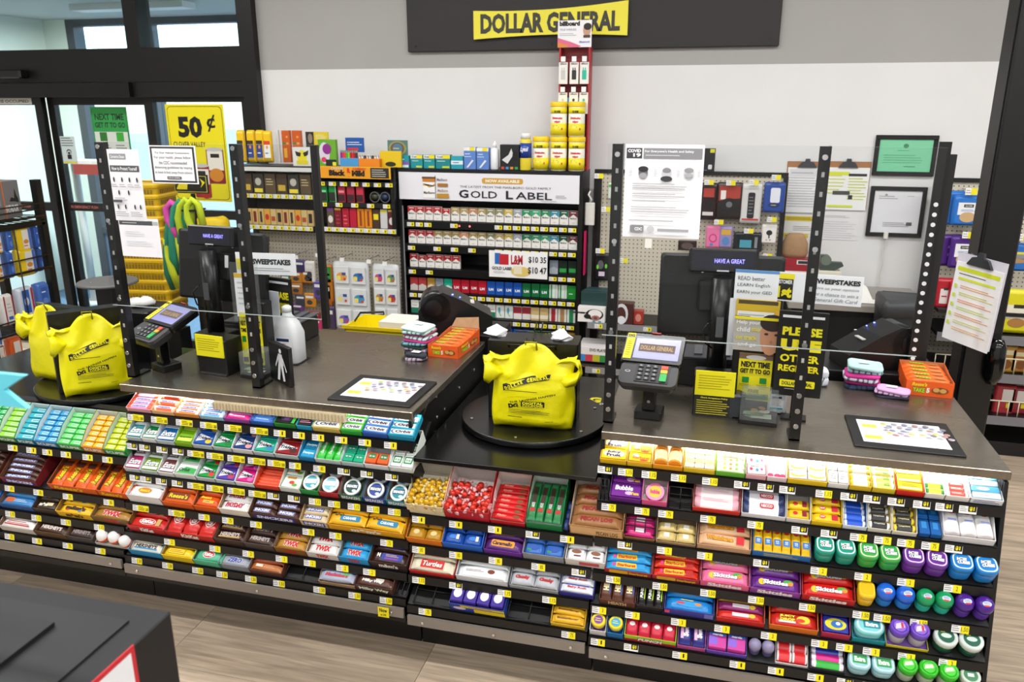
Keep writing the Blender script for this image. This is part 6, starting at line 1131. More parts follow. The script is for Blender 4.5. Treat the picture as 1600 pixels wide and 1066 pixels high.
RED, GOLD, GREEN, TEAL, SIL, MAR, DKG, BLU = 'b3202a', 'b39a5c', '16915c', '2f8fa8', '9aa2b0', '74303c', '175a44', '1f4fa8'
CIG = [(1.178, ['R', 'R', 'R', 'R', 'R', 'G', 'G', 'O', 'G', 'K', 'K', 'Y', 'S', 'N', 'n', 'N', 'T', 'D', 'M']),
       (1.022, ['R', 'R', 'R', 'G', 'G', 'G', 'O', 'G', 'G', 'K', 'G', 'Y', 'S', 'N', 'n', 'n', 'T', 'D', 'M']),
       (.862, ['R', 'R', 'R', 'R', 'R', 'R'] + [None]*10 + ['s', 'd', 'd']),
       (.702, ['r', 'r', 'g', 's', 'e', 'L', 'L', 'L', 'L', 'B', 'B', 'B', 'B', 'E', 'E', 'E', 'w', 'w', 'V']),
       (.545, ['p', 'p', 'p', 'p', 'p', 'p', 'p', 'p', 'p', 'p', 'q', 'q', 'h', 'h', 'y', 'y', '1', '2', '3']),
       (.392, ['w', 'h', 'w', 'y', 'y', 'w', 'g', 'L', 'L', 'L', 'L', 'B', 'B', 'B', 'E', 'E', 'w', 'w', 'g'])]
def chev(c, body='efece6'): return ('white pack with a %s chevron top', body, [('poly', [(-.5, .5), (-.5, .02), (0, .26), (.5, .02), (.5, .5)], c), ('rect', 0, .38, .6, .05, body), ('txt', 'Marlboro', 0, -.02, .74, .14, '2a2a2e', .01), ('rect', 0, -.35, .3, .04, 'c9c4bc')])
CK = {'R': (RED, 'red'), 'G': (GOLD, 'gold'), 'O': ('c4845c', 'copper'), 'K': ('8a8a62', 'khaki'), 'Y': ('c9b04a', 'yellow'), 'S': (SIL, 'silver'), 'N': (GREEN, 'green'), 'n': ('3aa878', 'mint green'), 'T': (TEAL, 'teal'), 'D': (DKG, 'dark green'), 'M': (MAR, 'maroon')}
def solid(c, t='2', lo=None): return [('poly', [(-.5, -.5), (-.5, -.1), (0, .05), (.5, -.1), (.5, -.5)], lo)] if lo else [('txt', t, 0, -.1, .6, .2, 'efeff2', .05)]
CS = {'r': ('a83a3c', 'dull red', solid(0, 0, 'c9c2bc')), 'g': ('b08a3a', 'bronze', solid(0, 0, 'd8d0b8')), 's': ('7f8a94', 'grey', solid(0, 0, 'aab0b8')), 'e': ('1fa88a', 'sea green', solid(0, 0, 'c9dcd4')), 'L': ('b81c30', 'solid red', solid(0, 'LM')), 'B': ('1d56b4', 'solid blue', solid(0, 'LM')), 'E': ('15703f', 'deep green', solid(0, 'LM')), 'V': ('1f8a30', 'bright green', solid(0, 'kool')), 'd': ('1a2a22', 'black and green', [('rect', 0, -.2, .8, .3, '2f9a4a')]),
      'w': ('e4e8e2', 'white and green', [('rect', -.25, 0, .2, 1, '2a9a5a'), ('rect', .25, 0, .2, 1, 'bcd8c4')]), 'p': ('e9eae6', 'white green based', [('rect', 0, -.28, 1, .42, '1a7a5c'), ('txt', 'Newport', 0, .12, .7, .1, '4a6a5c')]), 'q': ('e6ece8', 'white swirl', [('ell', .1, 0, .5, .7, '8fcf5a'), ('ell', .2, .05, .5, .7, 'e6ece8'), ('ell', -.1, .1, .3, .5, '4aa8c4')]), 'h': ('e9e4e0', 'red topped white', [('rect', 0, .2, 1, .5, '9c2a38')]), 'y': ('c9b07a', 'tan', [('rect', 0, -.2, 1, .3, 'e9e2cc')]),
      '1': ('ece6e0', 'red striped white', [('rect', 0, 0, .5, 1, 'a82a34')]), '2': ('ece6dc', 'tan striped white', [('rect', 0, 0, .5, 1, 'b08a5a')]), '3': ('e6ece4', 'green striped white', [('rect', 0, 0, .5, 1, '1f8a54')])}
ROWN = 'top second third fourth fifth bottom'.split(); px0 = TX0+.05; pw = (TX1-TX0-.08)/19
def cig_tag():
    p = prints([('rect', 0, 0, 1, 1, 'eceae6'), ('lines', -.25, 0, .4, .7, 2, '999999'), ('rect', .26, 0, .48, 1, 'efe01e'), ('rect', .26, 0, .16, .5, '6a6410')], .05, .026); p.v = [tuple(UP @ Vector(v)) for v in p.v]; return p.mesh('price_tag')
CT = cig_tag(); R = random.Random(4)
for i, (zz, ks) in enumerate(CIG):
    s_ = MB().box(TX0+.025, TX1-.025, TYF+.02, 5.12, zz-.012, zz-.002, BLACK).box(TX0+.025, TX1-.025, TYF+.004, TYF+.018, zz-.052, zz-.004, mt('141416', .3)).build('shelf', tc)
    for j, k in enumerate(ks):
        if not k: continue
        xx = px0+pw*(j+.5); wv = .9 if (i, j) in ((0, 4), (2, 1)) else 1
        if k in CK: nm, body, el = chev(CK[k][0]); nm = 'white pack with %s chevron' % CK[k][1]
        else: body, nm, el = CS[k]; nm += ' pack'
        key = ('cig', k)
        me = cached(key, lambda: MB().cbox(-.0275, .0275, 0, .022, 0, .088, mt(body, .35), .0012).mesh('cigarette_pack'))
        o = link('cigarette_pack', me, T(xx, TYF+.025+R.uniform(0, .012), zz-.001) @ Matrix.Scale(wv, 4)); tag(o, '%s, %s on %s row of the tobacco cabinet' % (nm, ORD[j] if j < 17 else ('second last', 'last')[j-17], ROWN[i]), 'cigarettes', 'cigarette packs on the %s row of the tobacco cabinet' % ROWN[i])
        decal('printed_lettering', el, .054, .087, o, T(0, -.0004, .044) @ UP, key)
        if not (i == 0 and j in (3, 4, 6, 7, 8, 9)) and not (i == 1 and j in (1, 2, 4, 6, 8, 9)) and not (i == 2 and j in (1, 3, 4, 5)): link('price_tag', CT, T(xx, TYF+.002, zz-.028), s_)
for xx in (-1.615, -1.545): decal('print', [('ell', 0, 0, 1, 1, mt('ff5a5a', .3, 0, '', 3))], .012, .012, tc, T(xx, TYF+.003, 1.15) @ UP)
sheet('price_board', 'white price board with red and blue packs hung on the tobacco cabinet', 'sign', 764, 391, 855, 437, TYF-.012,
      [('rect', -.35, .2, .1, .42, '2a6ab8'), ('rect', -.24, .18, .16, .4, 'c0202c'), ('txt', 'L&M', -.02, .18, .2, .36, 'b0202c', .04), ('txt', '$10 35', .33, .2, .3, .26, '26262a', .02), ('txt', 'GOLD LABEL', -.27, -.16, .36, .12, '3a3a40', .03), ('ell', .05, -.25, .34, .38, 'e0c46a'), ('rect', 0, -.2, .14, .3, 'e9dfc0'), ('txt', '$10 47', .33, -.2, .32, .28, '26262a', .02), ('lines', -.32, -.3, .2, .1, 2, 'b0b0b4')], 'f2f2f2')
# things on top of the cabinet
TB = TZ+.001
tb = [(618, 640, 243, 'teal and purple', '1c9aa8', [('rect', .2, -.1, .6, .24, '8a5ab8'), ('rect', 0, -.35, .9, .2, 'dfeef0'), ('txt', 'Aspirin', 0, .2, .7, .2, 'f2f8f8', .03)]), (641, 661, 242, 'teal', '1b9298', None), (661, 680, 242, 'teal', '1b9298', None), (680, 704, 242, 'darker teal', '17868c', None), (704, 724, 244, 'turquoise', '2a9fb0', [('rect', 0, 0, 1, .3, 'dfeef4'), ('txt', 'tablets', 0, 0, .7, .2, '2a6a9a')])]
for k, (a, b, v, nm, c, el) in enumerate(tb):
    boxy('medicine_box', '%s medicine box, %s from left on top of the tobacco cabinet' % (nm, ORD[k]), 'box', a+.5, v, b-.5, 266, TYF+.03, .05, c, el or [('rect', 0, .36, 1, .26, 'efefe8'), ('rect', .25, .36, .5, .26, 'f0dc1e'), ('txt', 'DG health', -.2, .36, .4, .14, '2a2a2a'), ('txt', 'pain relief', 0, .05, .8, .14, 'd4ecec', .02), ('rect', .2, -.38, .5, .14, 'c9d63a')], zb=TB, group='medicine boxes on the tobacco cabinet')
for k, (a, b) in enumerate(((724, 744), (744, 764))):
    boxy('thermometer_box', 'tall blue thermometer box, %s of two on the tobacco cabinet' % ('left' if k == 0 else 'right'), 'box', a+.5, 230+k, b-.5, 267, TYF+.03, .05, '5f86cc', [('rect', 0, .42, 1, .16, 'efefe8'), ('rect', .2, .42, .4, .16, 'f0dc1e'), ('txt', 'digital', -.1, .2, .6, .1, 'e4ecf8'), ('txt', 'thermometer', -.05, .08, .8, .08, 'e4ecf8'), ('poly', [(-.3, -.42), (-.14, -.42), (.34, -.1), (.2, -.06)], 'e6e8f0')], zb=TB, group='thermometer boxes on the tobacco cabinet')
def lathe_thing(name, label, cat, u, v0, w_, y, zb, prof_mats, group=None):
    t = thing(name, label, cat, (ony(u, v0, y).x, y, zb), None, group)
    for nm, prof, m in prof_mats: MB().lathe(prof, 24, m).build(nm, t)
    return t
lathe_thing('pump_bottle', 'white sanitizer bottle with a pump beside the black mount box', 'bottle', 773, 230, .05, TYF+.06, TB, [('body', [(.026, 0), (.028, .004), (.028, .12), (.012, .135)], mt('eceef0', .3)), ('cap', [(.012, .135), (.012, .16), (.005, .165), (.005, .175)], mt('f4f4f4', .4))])
boxy('mount_box', 'black box picturing a phone mount on the tobacco cabinet', 'box', 781, 226, 811, 267, TYF+.03, .06, '1c1c1e', [('poly', [(-.4, -.1), (-.1, -.25), (.2, .1), (.1, .35), (-.05, .1)], 'd8d8d8'), ('ell', .3, .05, .3, .4, '0c0c0c'), ('rect', -.35, -.42, .16, .1, 'c9442c'), ('rect', -.12, -.42, .16, .1, '3a8ac4'), ('rect', .12, -.42, .16, .1, 'e08a2a'), ('rect', .36, -.42, .16, .1, '3a9a4a')], zb=TB)
ly = lathe_thing('spray_can', 'blue and yellow disinfectant spray can beside the wipe canisters', 'spray can', 821.5, 222, .06, TYF+.06, TB, [('body', [(.036, 0), (.037, .004), (.037, .175), (.03, .19)], mt('e8d23a', .3)), ('band', [(.0374, .075), (.0374, .165)], mt('24459c', .3)), ('cap', [(.031, .19), (.031, .22), (.028, .224)], mt('f0f0f0', .35))])
decal('lettering', [('txt', 'Lysol', 0, 0, 1, 1, 'f4f4f8', .04, .25)], .05, .035, ly, T(0, -.0385, .125) @ UP)
def wipes(label, u, v, y, zb):
    h = .205
    t = lathe_thing('wipe_canister', label, 'wipes', u, v, .1, y, zb, [('body', [(.047, 0), (.05, .004), (.05, h-.03)], mt('f2f0e4', .4)), ('yellow_band', [(.0502, .135), (.0502, h-.036)], mt('f2e01a', .4)), ('lower_band', [(.0502, .006), (.0502, .078)], mt('f0dc22', .4)), ('lid', [(.052, h-.03), (.053, h-.027), (.053, h-.008), (.049, h)], mt('f4cf1a', .35))], 'yellow wipe canisters beside the red display')
    pr_ = prints([('txt', 'DG HOME', 0, .36, .5, .12, '23210c', .05), ('poly', [(-.5, .06), (.5, .12), (.5, -.16), (-.5, -.22)], 'f6e82a'), ('txt', 'Disinfecting', 0, .06, .86, .13, 'd8342c', .06), ('txt', 'wipes', 0, -.10, .5, .13, 'd8342c', .06), ('lines', -.1, -.32, .6, .14, 3, '8a8aa8'), ('ell', .4, -.42, .12, .12, 'd8342c')], .075, .13)
    pr_.v = [(.0506*math.sin(x/.05), -.0508*math.cos(x/.05)-zz, y_+.10) for x, y_, zz in pr_.v]; link('printed_lettering', cached('wipep', lambda: pr_.mesh('printed_lettering')), T(), t)
for k, u in enumerate((845.5, 873, 901)): wipes('yellow disinfecting wipe canister, %s of the bottom three on the cabinet' % ('leftmost', 'middle one', 'rightmost')[k], u, 240, TYF+.075, TB)
for k, u in enumerate((873, 901)): wipes('yellow disinfecting wipe canister, %s of the two stacked on top' % ('left', 'right')[k], u, 190, TYF+.075, TB+.206)
rd = thing('earphone_display', 'tall red countertop earphone display rising behind the wipe canisters', 'display stand', (ony(895, 200, 5.02).x, 5.03, TB))
zt = ony(895, 74, 5.03).z-TB
MB().box(-.095, -.085, 0, .09, 0, zt, mt('b01c28', .4)).build('side_panel', rd); MB().box(.085, .095, 0, .09, 0, zt, mt('b01c28', .4)).build('side_panel', rd); MB().box(-.085, .085, .08, .09, 0, zt, mt('8c1620', .45)).build('back_panel', rd)
MB().box(-.085, .085, .0, .08, 0, .02, mt('9c1a24', .4)).build('base', rd); MB().box(-.09, .09, -.0, .03, zt-.33, zt-.29, mt('3aa6bc', .4)).build('blue_band', rd)
hc = MB().box(-.105, .1, 0, .004, zt, zt+.152, mt('f2f0f2', .45)).build('header_card', rd)
decal('lettering', [('txt', 'billboard', -.15, .38, .6, .18, K, .06), ('txt', 'TRUE WIRELESS', -.2, .16, .5, .08, 'a0a8b8'), ('lines', -.2, -.02, .5, .12, 2, 'b0b0b8'), ('ell', .36, .12, .22, .44, 'c99a80'), ('ell', .38, .26, .24, .26, '2a1c18'), ('rect', .36, -.1, .2, .1, '4a3a34'), ('poly', [(-.5, -.5), (-.5, -.14), (-.1, -.3), (.2, -.46), (.1, -.5)], 'e06a8a'), ('poly', [(-.5, -.5), (-.5, -.3), (-.15, -.46), (-.2, -.5)], 'e08a3a'), ('txt', 'Bluetooth', .3, -.3, .3, .07, '5a6ac4')], .205, .152, hc, T(-.0025, -.0004, zt+.076) @ UP)
for r_ in range(2):
    for c_, (cc, nm) in enumerate((('c9c9c6', 'grey'), ('2a2a2c', 'black'), ('2fb89a', 'mint'))):
        x0 = ony((880, 897, 913)[c_], 110, 5.02).x; zz = TB+zt-.21-.175*r_
        o = MB().box(-.027, .027, 0, .008, 0, .125, mt('eeeae4', .4)).build('earphone_pack', None, T(x0, 5.02, zz)); tag(o, 'white carded earphones with %s buds in the %s row of the red display' % (nm, ('upper', 'lower')[r_]), 'earphones', 'carded earphones in the red display')
        decal('printed_lettering', ([('rr', 0, -.08, .5, .44, cc, .004), ('ell', -.12, .2, .12, .12, cc), ('ell', .12, .2, .12, .12, cc)] if r_ == 0 else [('ell', 0, .15, .3, .14, cc), ('ell', 0, -.15, .3, .14, cc)])+[('txt', 'billboard', 0, .43, .7, .07, '26262a')], .054, .125, o, T(0, -.0004, .0625) @ UP)
        MB().box(-.014, .014, -.008, -.006, .128, .158, mt('f4f4f4', .5)).build('price_tab', o)
# ------------------------------------------------------------------ left gondola: cigars above, pegboard below
lg = pegboard('g', -3.16, -2.045, 0, 1.07, 5.02, 'black gondola with cigar shelves above a pegboard beside the doors')
def strip(par, name, x0, x1, y, z0, z1, col='d8d6d2'): MB().box(x0-par.location.x, x1-par.location.x, y-par.location.y, y-par.location.y+.008, z0, z1, mt(col, .4)).build(name, par)
for s_ in (-1, 1): MB().box(s_*.557-.014, s_*.557+.014, -.17, .02, 1.07, 1.515, BLACK).build('side_panel', lg)
MB().box(-.557, .557, -.19, .02, 1.49, 1.512, BLACK).build('top_shelf', lg); strip(lg, 'price_rail', -3.15, -2.05, 4.822, 1.478, 1.505)
MB().box(-.557, .557, .0, .02, 1.05, 1.49, mt('26221e', .5)).build('back_panel', lg)
GY = 4.85
def tshelf(u0, u1, v, name='shelf', tags=8, rail='9a9894', th=.03):
    a = ony(u0, v, GY); b = ony(u1, v, GY); z = (a.z+b.z)/2; lx = lg.location
    s_ = MB().box(a.x-lx.x, b.x-lx.x, GY-lx.y, 0, z-.006, z, BLACK).box(a.x-lx.x, b.x-lx.x, GY-lx.y-.006, GY-lx.y, z-th, z-.001, mt(rail, .4)).build(name, lg)
    for k in range(tags): link('price_tag', CT, T(a.x+(b.x-a.x)*(k+.5)/tags-lx.x, GY-lx.y-.0065, z-th*.55), s_)
    return z
zA = tshelf(378, 489, 303, tags=9); zB = tshelf(378, 489, 352, tags=10, rail='c4c2be'); zC = tshelf(494, 617, 284, tags=7, rail='1a1a1c'); zD = tshelf(494, 617, 317, tags=5, rail='1a1a1c'); zE = tshelf(494, 619, 356, tags=10, rail='c4c2be')
bm = MB().box(-.53, 0, 0, .006, 0, .075, mt('f0b01e', .4)).build('brand_sign', None, T(ony(610, 270, GY-.03).x, GY-.03, ony(550, 279, GY-.03).z)); tag(bm, 'long yellow cigar brand sign at the top of the left gondola', 'sign')
decal('lettering', [('rect', -.10, 0, .72, .84, 'e89a1a'), ('rect', .36, 0, .24, .86, '26221c'), ('lines', .36, 0, .2, .7, 4, 'c9c4b8'), ('txt', 'Black', -.2, -.05, .22, .5, '26140c', .07), ('txt', '&', -.045, .0, .06, .8, 'd8301e', .06), ('txt', 'Mild', .08, -.05, .17, .5, '26140c', .07), ('txt', 'CREAM', -.2, .32, .16, .2, 'd8d0b8', .03), ('txt', 'CHERRY', .1, .32, .18, .2, 'd8301e', .03)], .53, .075, bm, T(-.265, -.0004, .0375) @ UP)
def rowof(name, cat, u0, u1, n, z, h, w_, d, specs, what, where, y=None, kind=None):
    y = y or GY+.01; a = ony(u0, 300, y).x; b = ony(u1, 300, y).x; p = (b-a)/n
    for k in range(n):
        c, nm, el = specs[k % len(specs)]; me = cached((name, c, round(p, 3), h, what), lambda: MB().cbox(-p*w_/2, p*w_/2, 0, d, 0, h, mt(c, .35, 0, kind or ''), .002).mesh(name))
        o = link(name, me, T(a+p*(k+.5), y, z) @ RZ(random.uniform(-4, 4))); tag(o, '%s %s, %s %s' % (nm, what, ORD[k], where), cat, '%ss %s' % (what, where))
        if el: decal('printed_lettering', el, p*w_, h, o, T(0, -.0004, h/2) @ UP)
rowof('tobacco_pouch', 'tobacco', 378, 487, 6, zA, .13, .9, .03, [('4a3a2c', 'brown', [('rect', 0, -.2, .7, .3, 'c9a83a')]), ('3c3a34', 'dark grey', [('ell', 0, .1, .6, .4, 'b9b4a8'), ('rect', 0, -.35, .8, .2, 'e6d23a')]), ('5a4a34', 'tan', [('lines', 0, .1, .7, .4, 3, 'c9b98a')])], 'tobacco pouch', 'on the upper left cigar shelf', kind='foil')
rowof('cigar_pack', 'cigars', 381, 487, 11, zB, .105, .92, .02, [('c9a86a', 'tan', [('rect', 0, 0, .6, .6, '2a2018')]), ('d0b070', 'gold', [('rect', 0, .0, .5, .7, '7a2420')]), ('cfae6c', 'buff', [('rect', 0, 0, .4, .7, '3a3028')]), ('d8a040', 'orange', [('ell', 0, 0, .7, .4, 'c9301e')]), ('cdb47a', 'straw', [('rect', 0, -.1, .7, .3, 'b04a2a')])], 'cigar pack', 'on the lower left cigar shelf')
rowof('tobacco_pack', 'tobacco', 498, 569, 5, zD, .115, .78, .02, [('1f8a44', 'green', [('rect', 0, -.2, .9, .5, '26241f'), ('rect', 0, .1, .8, .12, '6fd08a'), ('rect', -.46, 0, .06, 1, 'e0e0e0')]), ('188a3c', 'leaf green', [('rect', 0, -.2, .9, .5, '26241f'), ('rect', .46, 0, .06, 1, 'e0e0e0')]), ('b02a40', 'red', [('rect', 0, -.25, .9, .4, '3a1c20'), ('rect', 0, .1, .8, .12, 'e08a96')]), ('a02438', 'dark red', [('rect', 0, -.25, .9, .4, '3a1c20')]), ('c03448', 'bright red', [('rect', 0, -.25, .9, .4, '3a1c20')])], 'tobacco pack', 'on the middle right cigar shelf')
for k, (u, c, l) in enumerate(((585, '3a4030', 'olive'), (601, '2c3a58', 'navy'))):
    x, z, W, H = place(u-9, 296, u+9, 315, GY+.03); o = MB().lathe([(.034, 0), (.036, .003), (.036, .016), (.034, .018)], 20, mt('8a8a88', .35, .6)).lathe([(.030, .0185), (.001, .0187)], 20, mt(c, .4)).build('snuff_tin', None, T(x, GY+.05, zD+.037) @ RX(90)); tag(o, 'round %s snuff tin standing on the middle right cigar shelf' % l, 'tin')
rowof('cigar_pouch', 'cigars', 508, 616, 9, zE, .125, .9, .018, [('5a4a3c', 'brown and white', [('rect', 0, .42, .9, .14, '7a3f9a'), ('ell', 0, -.1, .7, .4, 'd9d4cc')]), ('7a1c2c', 'maroon', [('rect', 0, .44, .9, .1, 'd8b83a'), ('lines', 0, -.1, .6, .6, 3, 'a8404c')]), ('b01e34', 'crimson', [('lines', 0, -.1, .6, .6, 3, 'd86a74')]), ('b8203a', 'rose red', None), ('d8821c', 'orange', [('rect', 0, 0, .3, .8, '8a3a14')]), ('dd8a20', 'amber', [('rect', 0, 0, .3, .8, '8a3a14')]), ('4a3428', 'brown', [('rect', 0, .1, .7, .3, 'e6d21e')]), ('c9c9c8', 'silver', [('rect', 0, .4, .8, .14, 'd8cf2a')]), ('5c2228', 'dark maroon', [('ell', 0, -.1, .7, .4, 'd9d4cc'), ('rect', 0, .44, .9, .1, 'd8b83a')])], 'cigar pouch', 'on the lower right cigar shelf', kind='foil')
# on top of the left gondola
GB = 1.513; gy = 4.86
for k in range(4):
    u0 = (371, 387, 401, 413)[k]; pouch('seed_bag', '%s sunflower seed bag standing %s on the left gondola' % (('yellow and blue', 'yellow and blue', 'yellow and blue', 'yellow and white')[k], ORD[k]), 'bag', u0, 203+(k == 3), u0+16, 254, gy+.02, .03, 'efc41a', [('rect', 0, -.18, 1, .5, '1f3f8c' if k < 3 else 'eceef0'), ('rect', 0, .16, 1, .14, '3a2c14' if k < 3 else 'd8402c'), ('ell', 0, -.02, .34, .14, 'e8922a'), ('txt', 'SEEDS', 0, -.25, .7, .12, 'f0f0f0' if k < 3 else '2a6ab8', .03), ('rect', 0, -.47, 1, .06, 'b09a3a')], group='seed bags on the left gondola')
for k in range(2): boxy('wrap_pack', 'orange cigar wrap pack, %s of two behind the yellow face box' % ('left', 'right')[k], 'box', 439+16*k, 204, 455+17*k, 254, gy+.07, .03, 'c85a1c', [('rect', -.1, -.2, .4, .3, 'e8b02a'), ('lines', .2, .2, .3, .4, 2, 'e09a5a'), ('rect', -.2, .1, .4, .06, '2f8a3a')])
boxy('plastic_holder', 'clear plastic holder beside the orange wrap packs', 'holder', 430, 203, 438, 254, gy+.05, .02, 'dcdcda')
boxy('face_box', 'white box with a yellow winking face on the left gondola', 'box', 456, 230, 488, 254, gy+.0, .04, 'e4e2dc', [('ell', 0, .0, .5, .7, 'e6d81e'), ('poly', [(-.35, .3), (-.05, .2), (-.1, .0), (-.3, .05)], '1c1c1c'), ('poly', [(.35, .35), (.05, .2), (.12, 0), (.3, .1)], '1c1c1c'), ('rect', 0, -.3, .6, .2, 'e0cf20')], zb=GB)
boxy('display_card', 'black and yellow display card standing behind the lighters', 'card', 477, 206, 514, 232, gy+.08, .008, 'd9c02a', [('rect', -.32, 0, .36, 1, '26221f'), ('ell', -.3, .1, .2, .6, '8a7a6c'), ('lines', .2, .2, .5, .3, 3, 'f4ecc0')])
boxy('lighter_carton', 'green and black lighter carton with a purple burst', 'carton', 496, 218, 526, 254, gy+.02, .03, '6aa82c', [('ell', -.15, .0, .6, .8, 'd8d0dc'), ('ell', 0, .15, .5, .4, '8a2a86'), ('ell', -.2, -.25, .3, .2, 'd83a5a'), ('rect', .2, -.36, .6, .24, '202420'), ('rect', .38, -.4, .2, .14, 'e6e03a')], zb=GB)
boxy('lighter_sign', 'small blue lighter sign above the lighter tray', 'sign', 539, 215, 569, 238, gy+.07, .01, '2358a4', [('txt', 'Lighter', 0, .1, .8, .3, 'e6e4f0', .04), ('rect', -.1, -.3, .6, .2, 'c83a3a')])
boxy('tray_box', 'blue tray holding coloured lighters on the left gondola', 'tray', 531, 247, 560, 254, gy+.0, .05, '4a98d0', None, zb=GB); boxy('tray_box', 'orange tray holding batteries on the left gondola', 'tray', 560, 248, 593, 254, gy+.0, .05, 'e8861c', None, zb=GB); boxy('tray_box', 'yellow tray holding black lighters on the left gondola', 'tray', 593, 236, 627, 254, gy+.04, .02, 'e6c21c', [('ell', 0, -.3, .5, .3, '2a2a14')], zb=GB)
R = random.Random(9)
for k in range(9):
    c = ('8a2a96', 'e0306a', 'e8541c', '3fae3a', '8fd02a', 'c8282c', 'd83038', 'b0242c', '3a3a40')[k]; nm = ('purple', 'pink', 'orange', 'green', 'lime', 'red', 'bright red', 'dark red', 'charcoal')[k]
    x = ony(533+3.05*k, 240, gy+.02).x; t = thing('lighter', '%s pocket lighter standing in the blue tray' % nm, 'lighter', (x, gy+.02, GB+.03), None, 'lighters in the blue tray'); MB().cbox(-.006, .006, -.005, .005, 0, .06, mt(c, .3), .002).build('body', t); MB().cbox(-.006, .006, -.005, .005, .06, .075, CHROME, .002).build('cap', t)
for k in range(8):
    x = ony(562+4*k, 240, gy+.02).x; t = thing('battery', 'silver and black battery, %s in the orange tray' % ORD[k], 'battery', (x, gy+.02, GB+.028), None, 'batteries in the orange tray'); MB().lathe([(.0075, 0), (.0078, .045)], 10, mt(('c9a08a', 'b9b9bc', '26262a')[k % 3], .3, .5)).build('body', t); MB().lathe([(.003, .045), (.003, .048)], 8, CHROME).build('cap', t)
for k in range(7):
    x = ony(596+4.4*k, 240, gy+.05).x; t = thing('lighter', '%s lighter, %s in the yellow tray' % (('black', 'red', 'yellow', 'dark', 'green', 'lime', 'navy')[k], ORD[k]), 'lighter', (x, gy+.065, GB+.03), None, 'lighters in the yellow tray'); MB().cbox(-.006, .006, -.004, .004, 0, .07, mt(('1c1c1e', 'b02a2c', 'e0c82a', '26282a', '2a9a3a', '8ac43a', '24345c')[k], .3), .002).build('body', t)
em = boxy('emblem_board', 'arched multicoloured emblem board behind the yellow tray', 'board', 605, 219, 637, 245, gy+.09, .012, '5a7a74', [('ell', 0, 0, .9, .9, '8a9a5a'), ('ell', 0, .0, .7, .75, '7a4a3a'), ('ell', 0, 0, .5, .6, '4a7a96'), ('txt', 'BIC', 0, 0, .4, .2, 'd8b86a', .05)])
# things hanging on the left pegboard
PY = 4.97
def hook(par_y, u, v, L=.18):
    p = ony(u, v, par_y); mb = MB().cyl((0, 0, 0), (0, L, .0), .003, CHROME, 6).cyl((0, 0, 0), (0, -.012, .012), .003, CHROME, 6).box(-.016, .016, -.002, .0, -.028, -.002, mt('f0f0ee', .5))
    return mb, p
for k, (u, v) in enumerate(((508, 407), (535, 402), (577, 405), (602, 408), (420, 403), (463, 398), (497, 395))):
    mb, p = hook(PY-.11, u, v, .17); tag(mb.build('peg_hook', None, T(p.x, PY-.12, p.z)), 'chrome peg hook with a white tag, %s along the left pegboard' % ORD[k], 'hook', 'peg hooks on the left pegboard')
SHOE = [('5a7f9a', 'e8c86a', 'c9d4c0'), ('8a8f94', 'd8c03a', 'b04a4a')]
for k, (u0, v0, u1, v1) in enumerate(((520, 407, 582, 518), (582, 411, 628, 513))):
    o = pouch('pocket_organizer', 'clear vinyl pocket organizer with craft goods, %s of two hanging on the pegboard' % ('left', 'right')[k], 'organizer', u0, v0, u1, v1, PY-.06, .02, 'cfd2d2', None, 'plastic_film')
    R = random.Random(k+2); x, z, W, H = place(u0, v0, u1, v1, PY-.06)
    for r_ in range(3):
        for c_ in range(2):
            cc = ['d8a04a', '2f6fa8', 'c9cfd2', '3a8fb8', '7a5ab0', 'd8d04a', 'c04a86', '6a8f5a', 'b08a3a', 'b03a3a', '8a8a88', 'd0b23a'][k*6+r_*2+c_]
            pk = MB().cbox(-W*.2, W*.2, -.012, 0, -H*.12, H*.12, mt('dadcdc', .2, 0, 'plastic_film'), .004).build('pocket', o, T((c_-.5)*W*.46, -.020, (1-r_)*H*.31))
            decal('print', [('ell', .02, -.1, .8, .6, cc), ('rect', -.2, -.2, .3, .3, 'e9d86a'), ('rect', .2, .1, .3, .2, '3a4a8c'), ('ell', .25, -.28, .2, .2, 'd8402c')], W*.36, H*.2, pk, T(0, -.0125, 0) @ UP)
hl = [(455, 408, 478, 425, '3a2f6a', 'navy'), (478, 410, 492, 440, 'dcd6d0', 'pale'), (456, 425, 472, 440, 'b8772a', 'amber'), (474, 424, 489, 440, 'c07a24', 'orange'), (500, 415, 521, 470, 'b8701e', 'green topped orange'), (464, 462, 478, 476, '3a3c54', 'slate'), (478, 460, 493, 478, 'c8841e', 'golden'), (492, 441, 504, 465, '5a4a9a', 'violet'), (466, 490, 482, 503, '8a2a2c', 'brick red'), (484, 488, 500, 502, '9c2a34', 'wine red'), (472, 500, 487, 513, 'd0b02a', 'yellow'), (488, 500, 502, 513, 'c8306a', 'pink'), (506, 480, 524, 512, '4a3a5c', 'dark plum')]
hl += [(440, 412, 453, 428, '8a3a3a', 'dull red'), (441, 430, 454, 446, '2f6a4a', 'green'), (440, 448, 454, 464, '3a4a8a', 'blue'), (456, 444, 472, 458, 'a86a2a', 'tan'), (458, 476, 474, 488, '6a3a7a', 'purple'), (504, 426, 518, 440, 'c8b03a', 'mustard'), (505, 444, 518, 476, 'b05a1e', 'rust orange'), (442, 468, 455, 484, 'c84a2a', 'vermilion')]
for k, (a, b, c_, d_, cc, nm) in enumerate(hl):
    a, c_, b, d_ = a-2.5, c_+2.5, b-3, d_+3
    pouch('hang_pack', '%s carded pack hanging on the left pegboard among small goods' % nm, 'pack', a, b, c_, d_, PY-.04, .015, cc, [('rect', 0, .3, .8, .2, 'e9e6e0'), ('ell', 0, -.15, .6, .4, '3a3a3c')] if k != 4 else [('rect', 0, .35, 1, .4, '2f8a34'), ('lines', 0, -.2, .8, .6, 1, 'e0a040')], 'foil', 'small goods on the left pegboard')
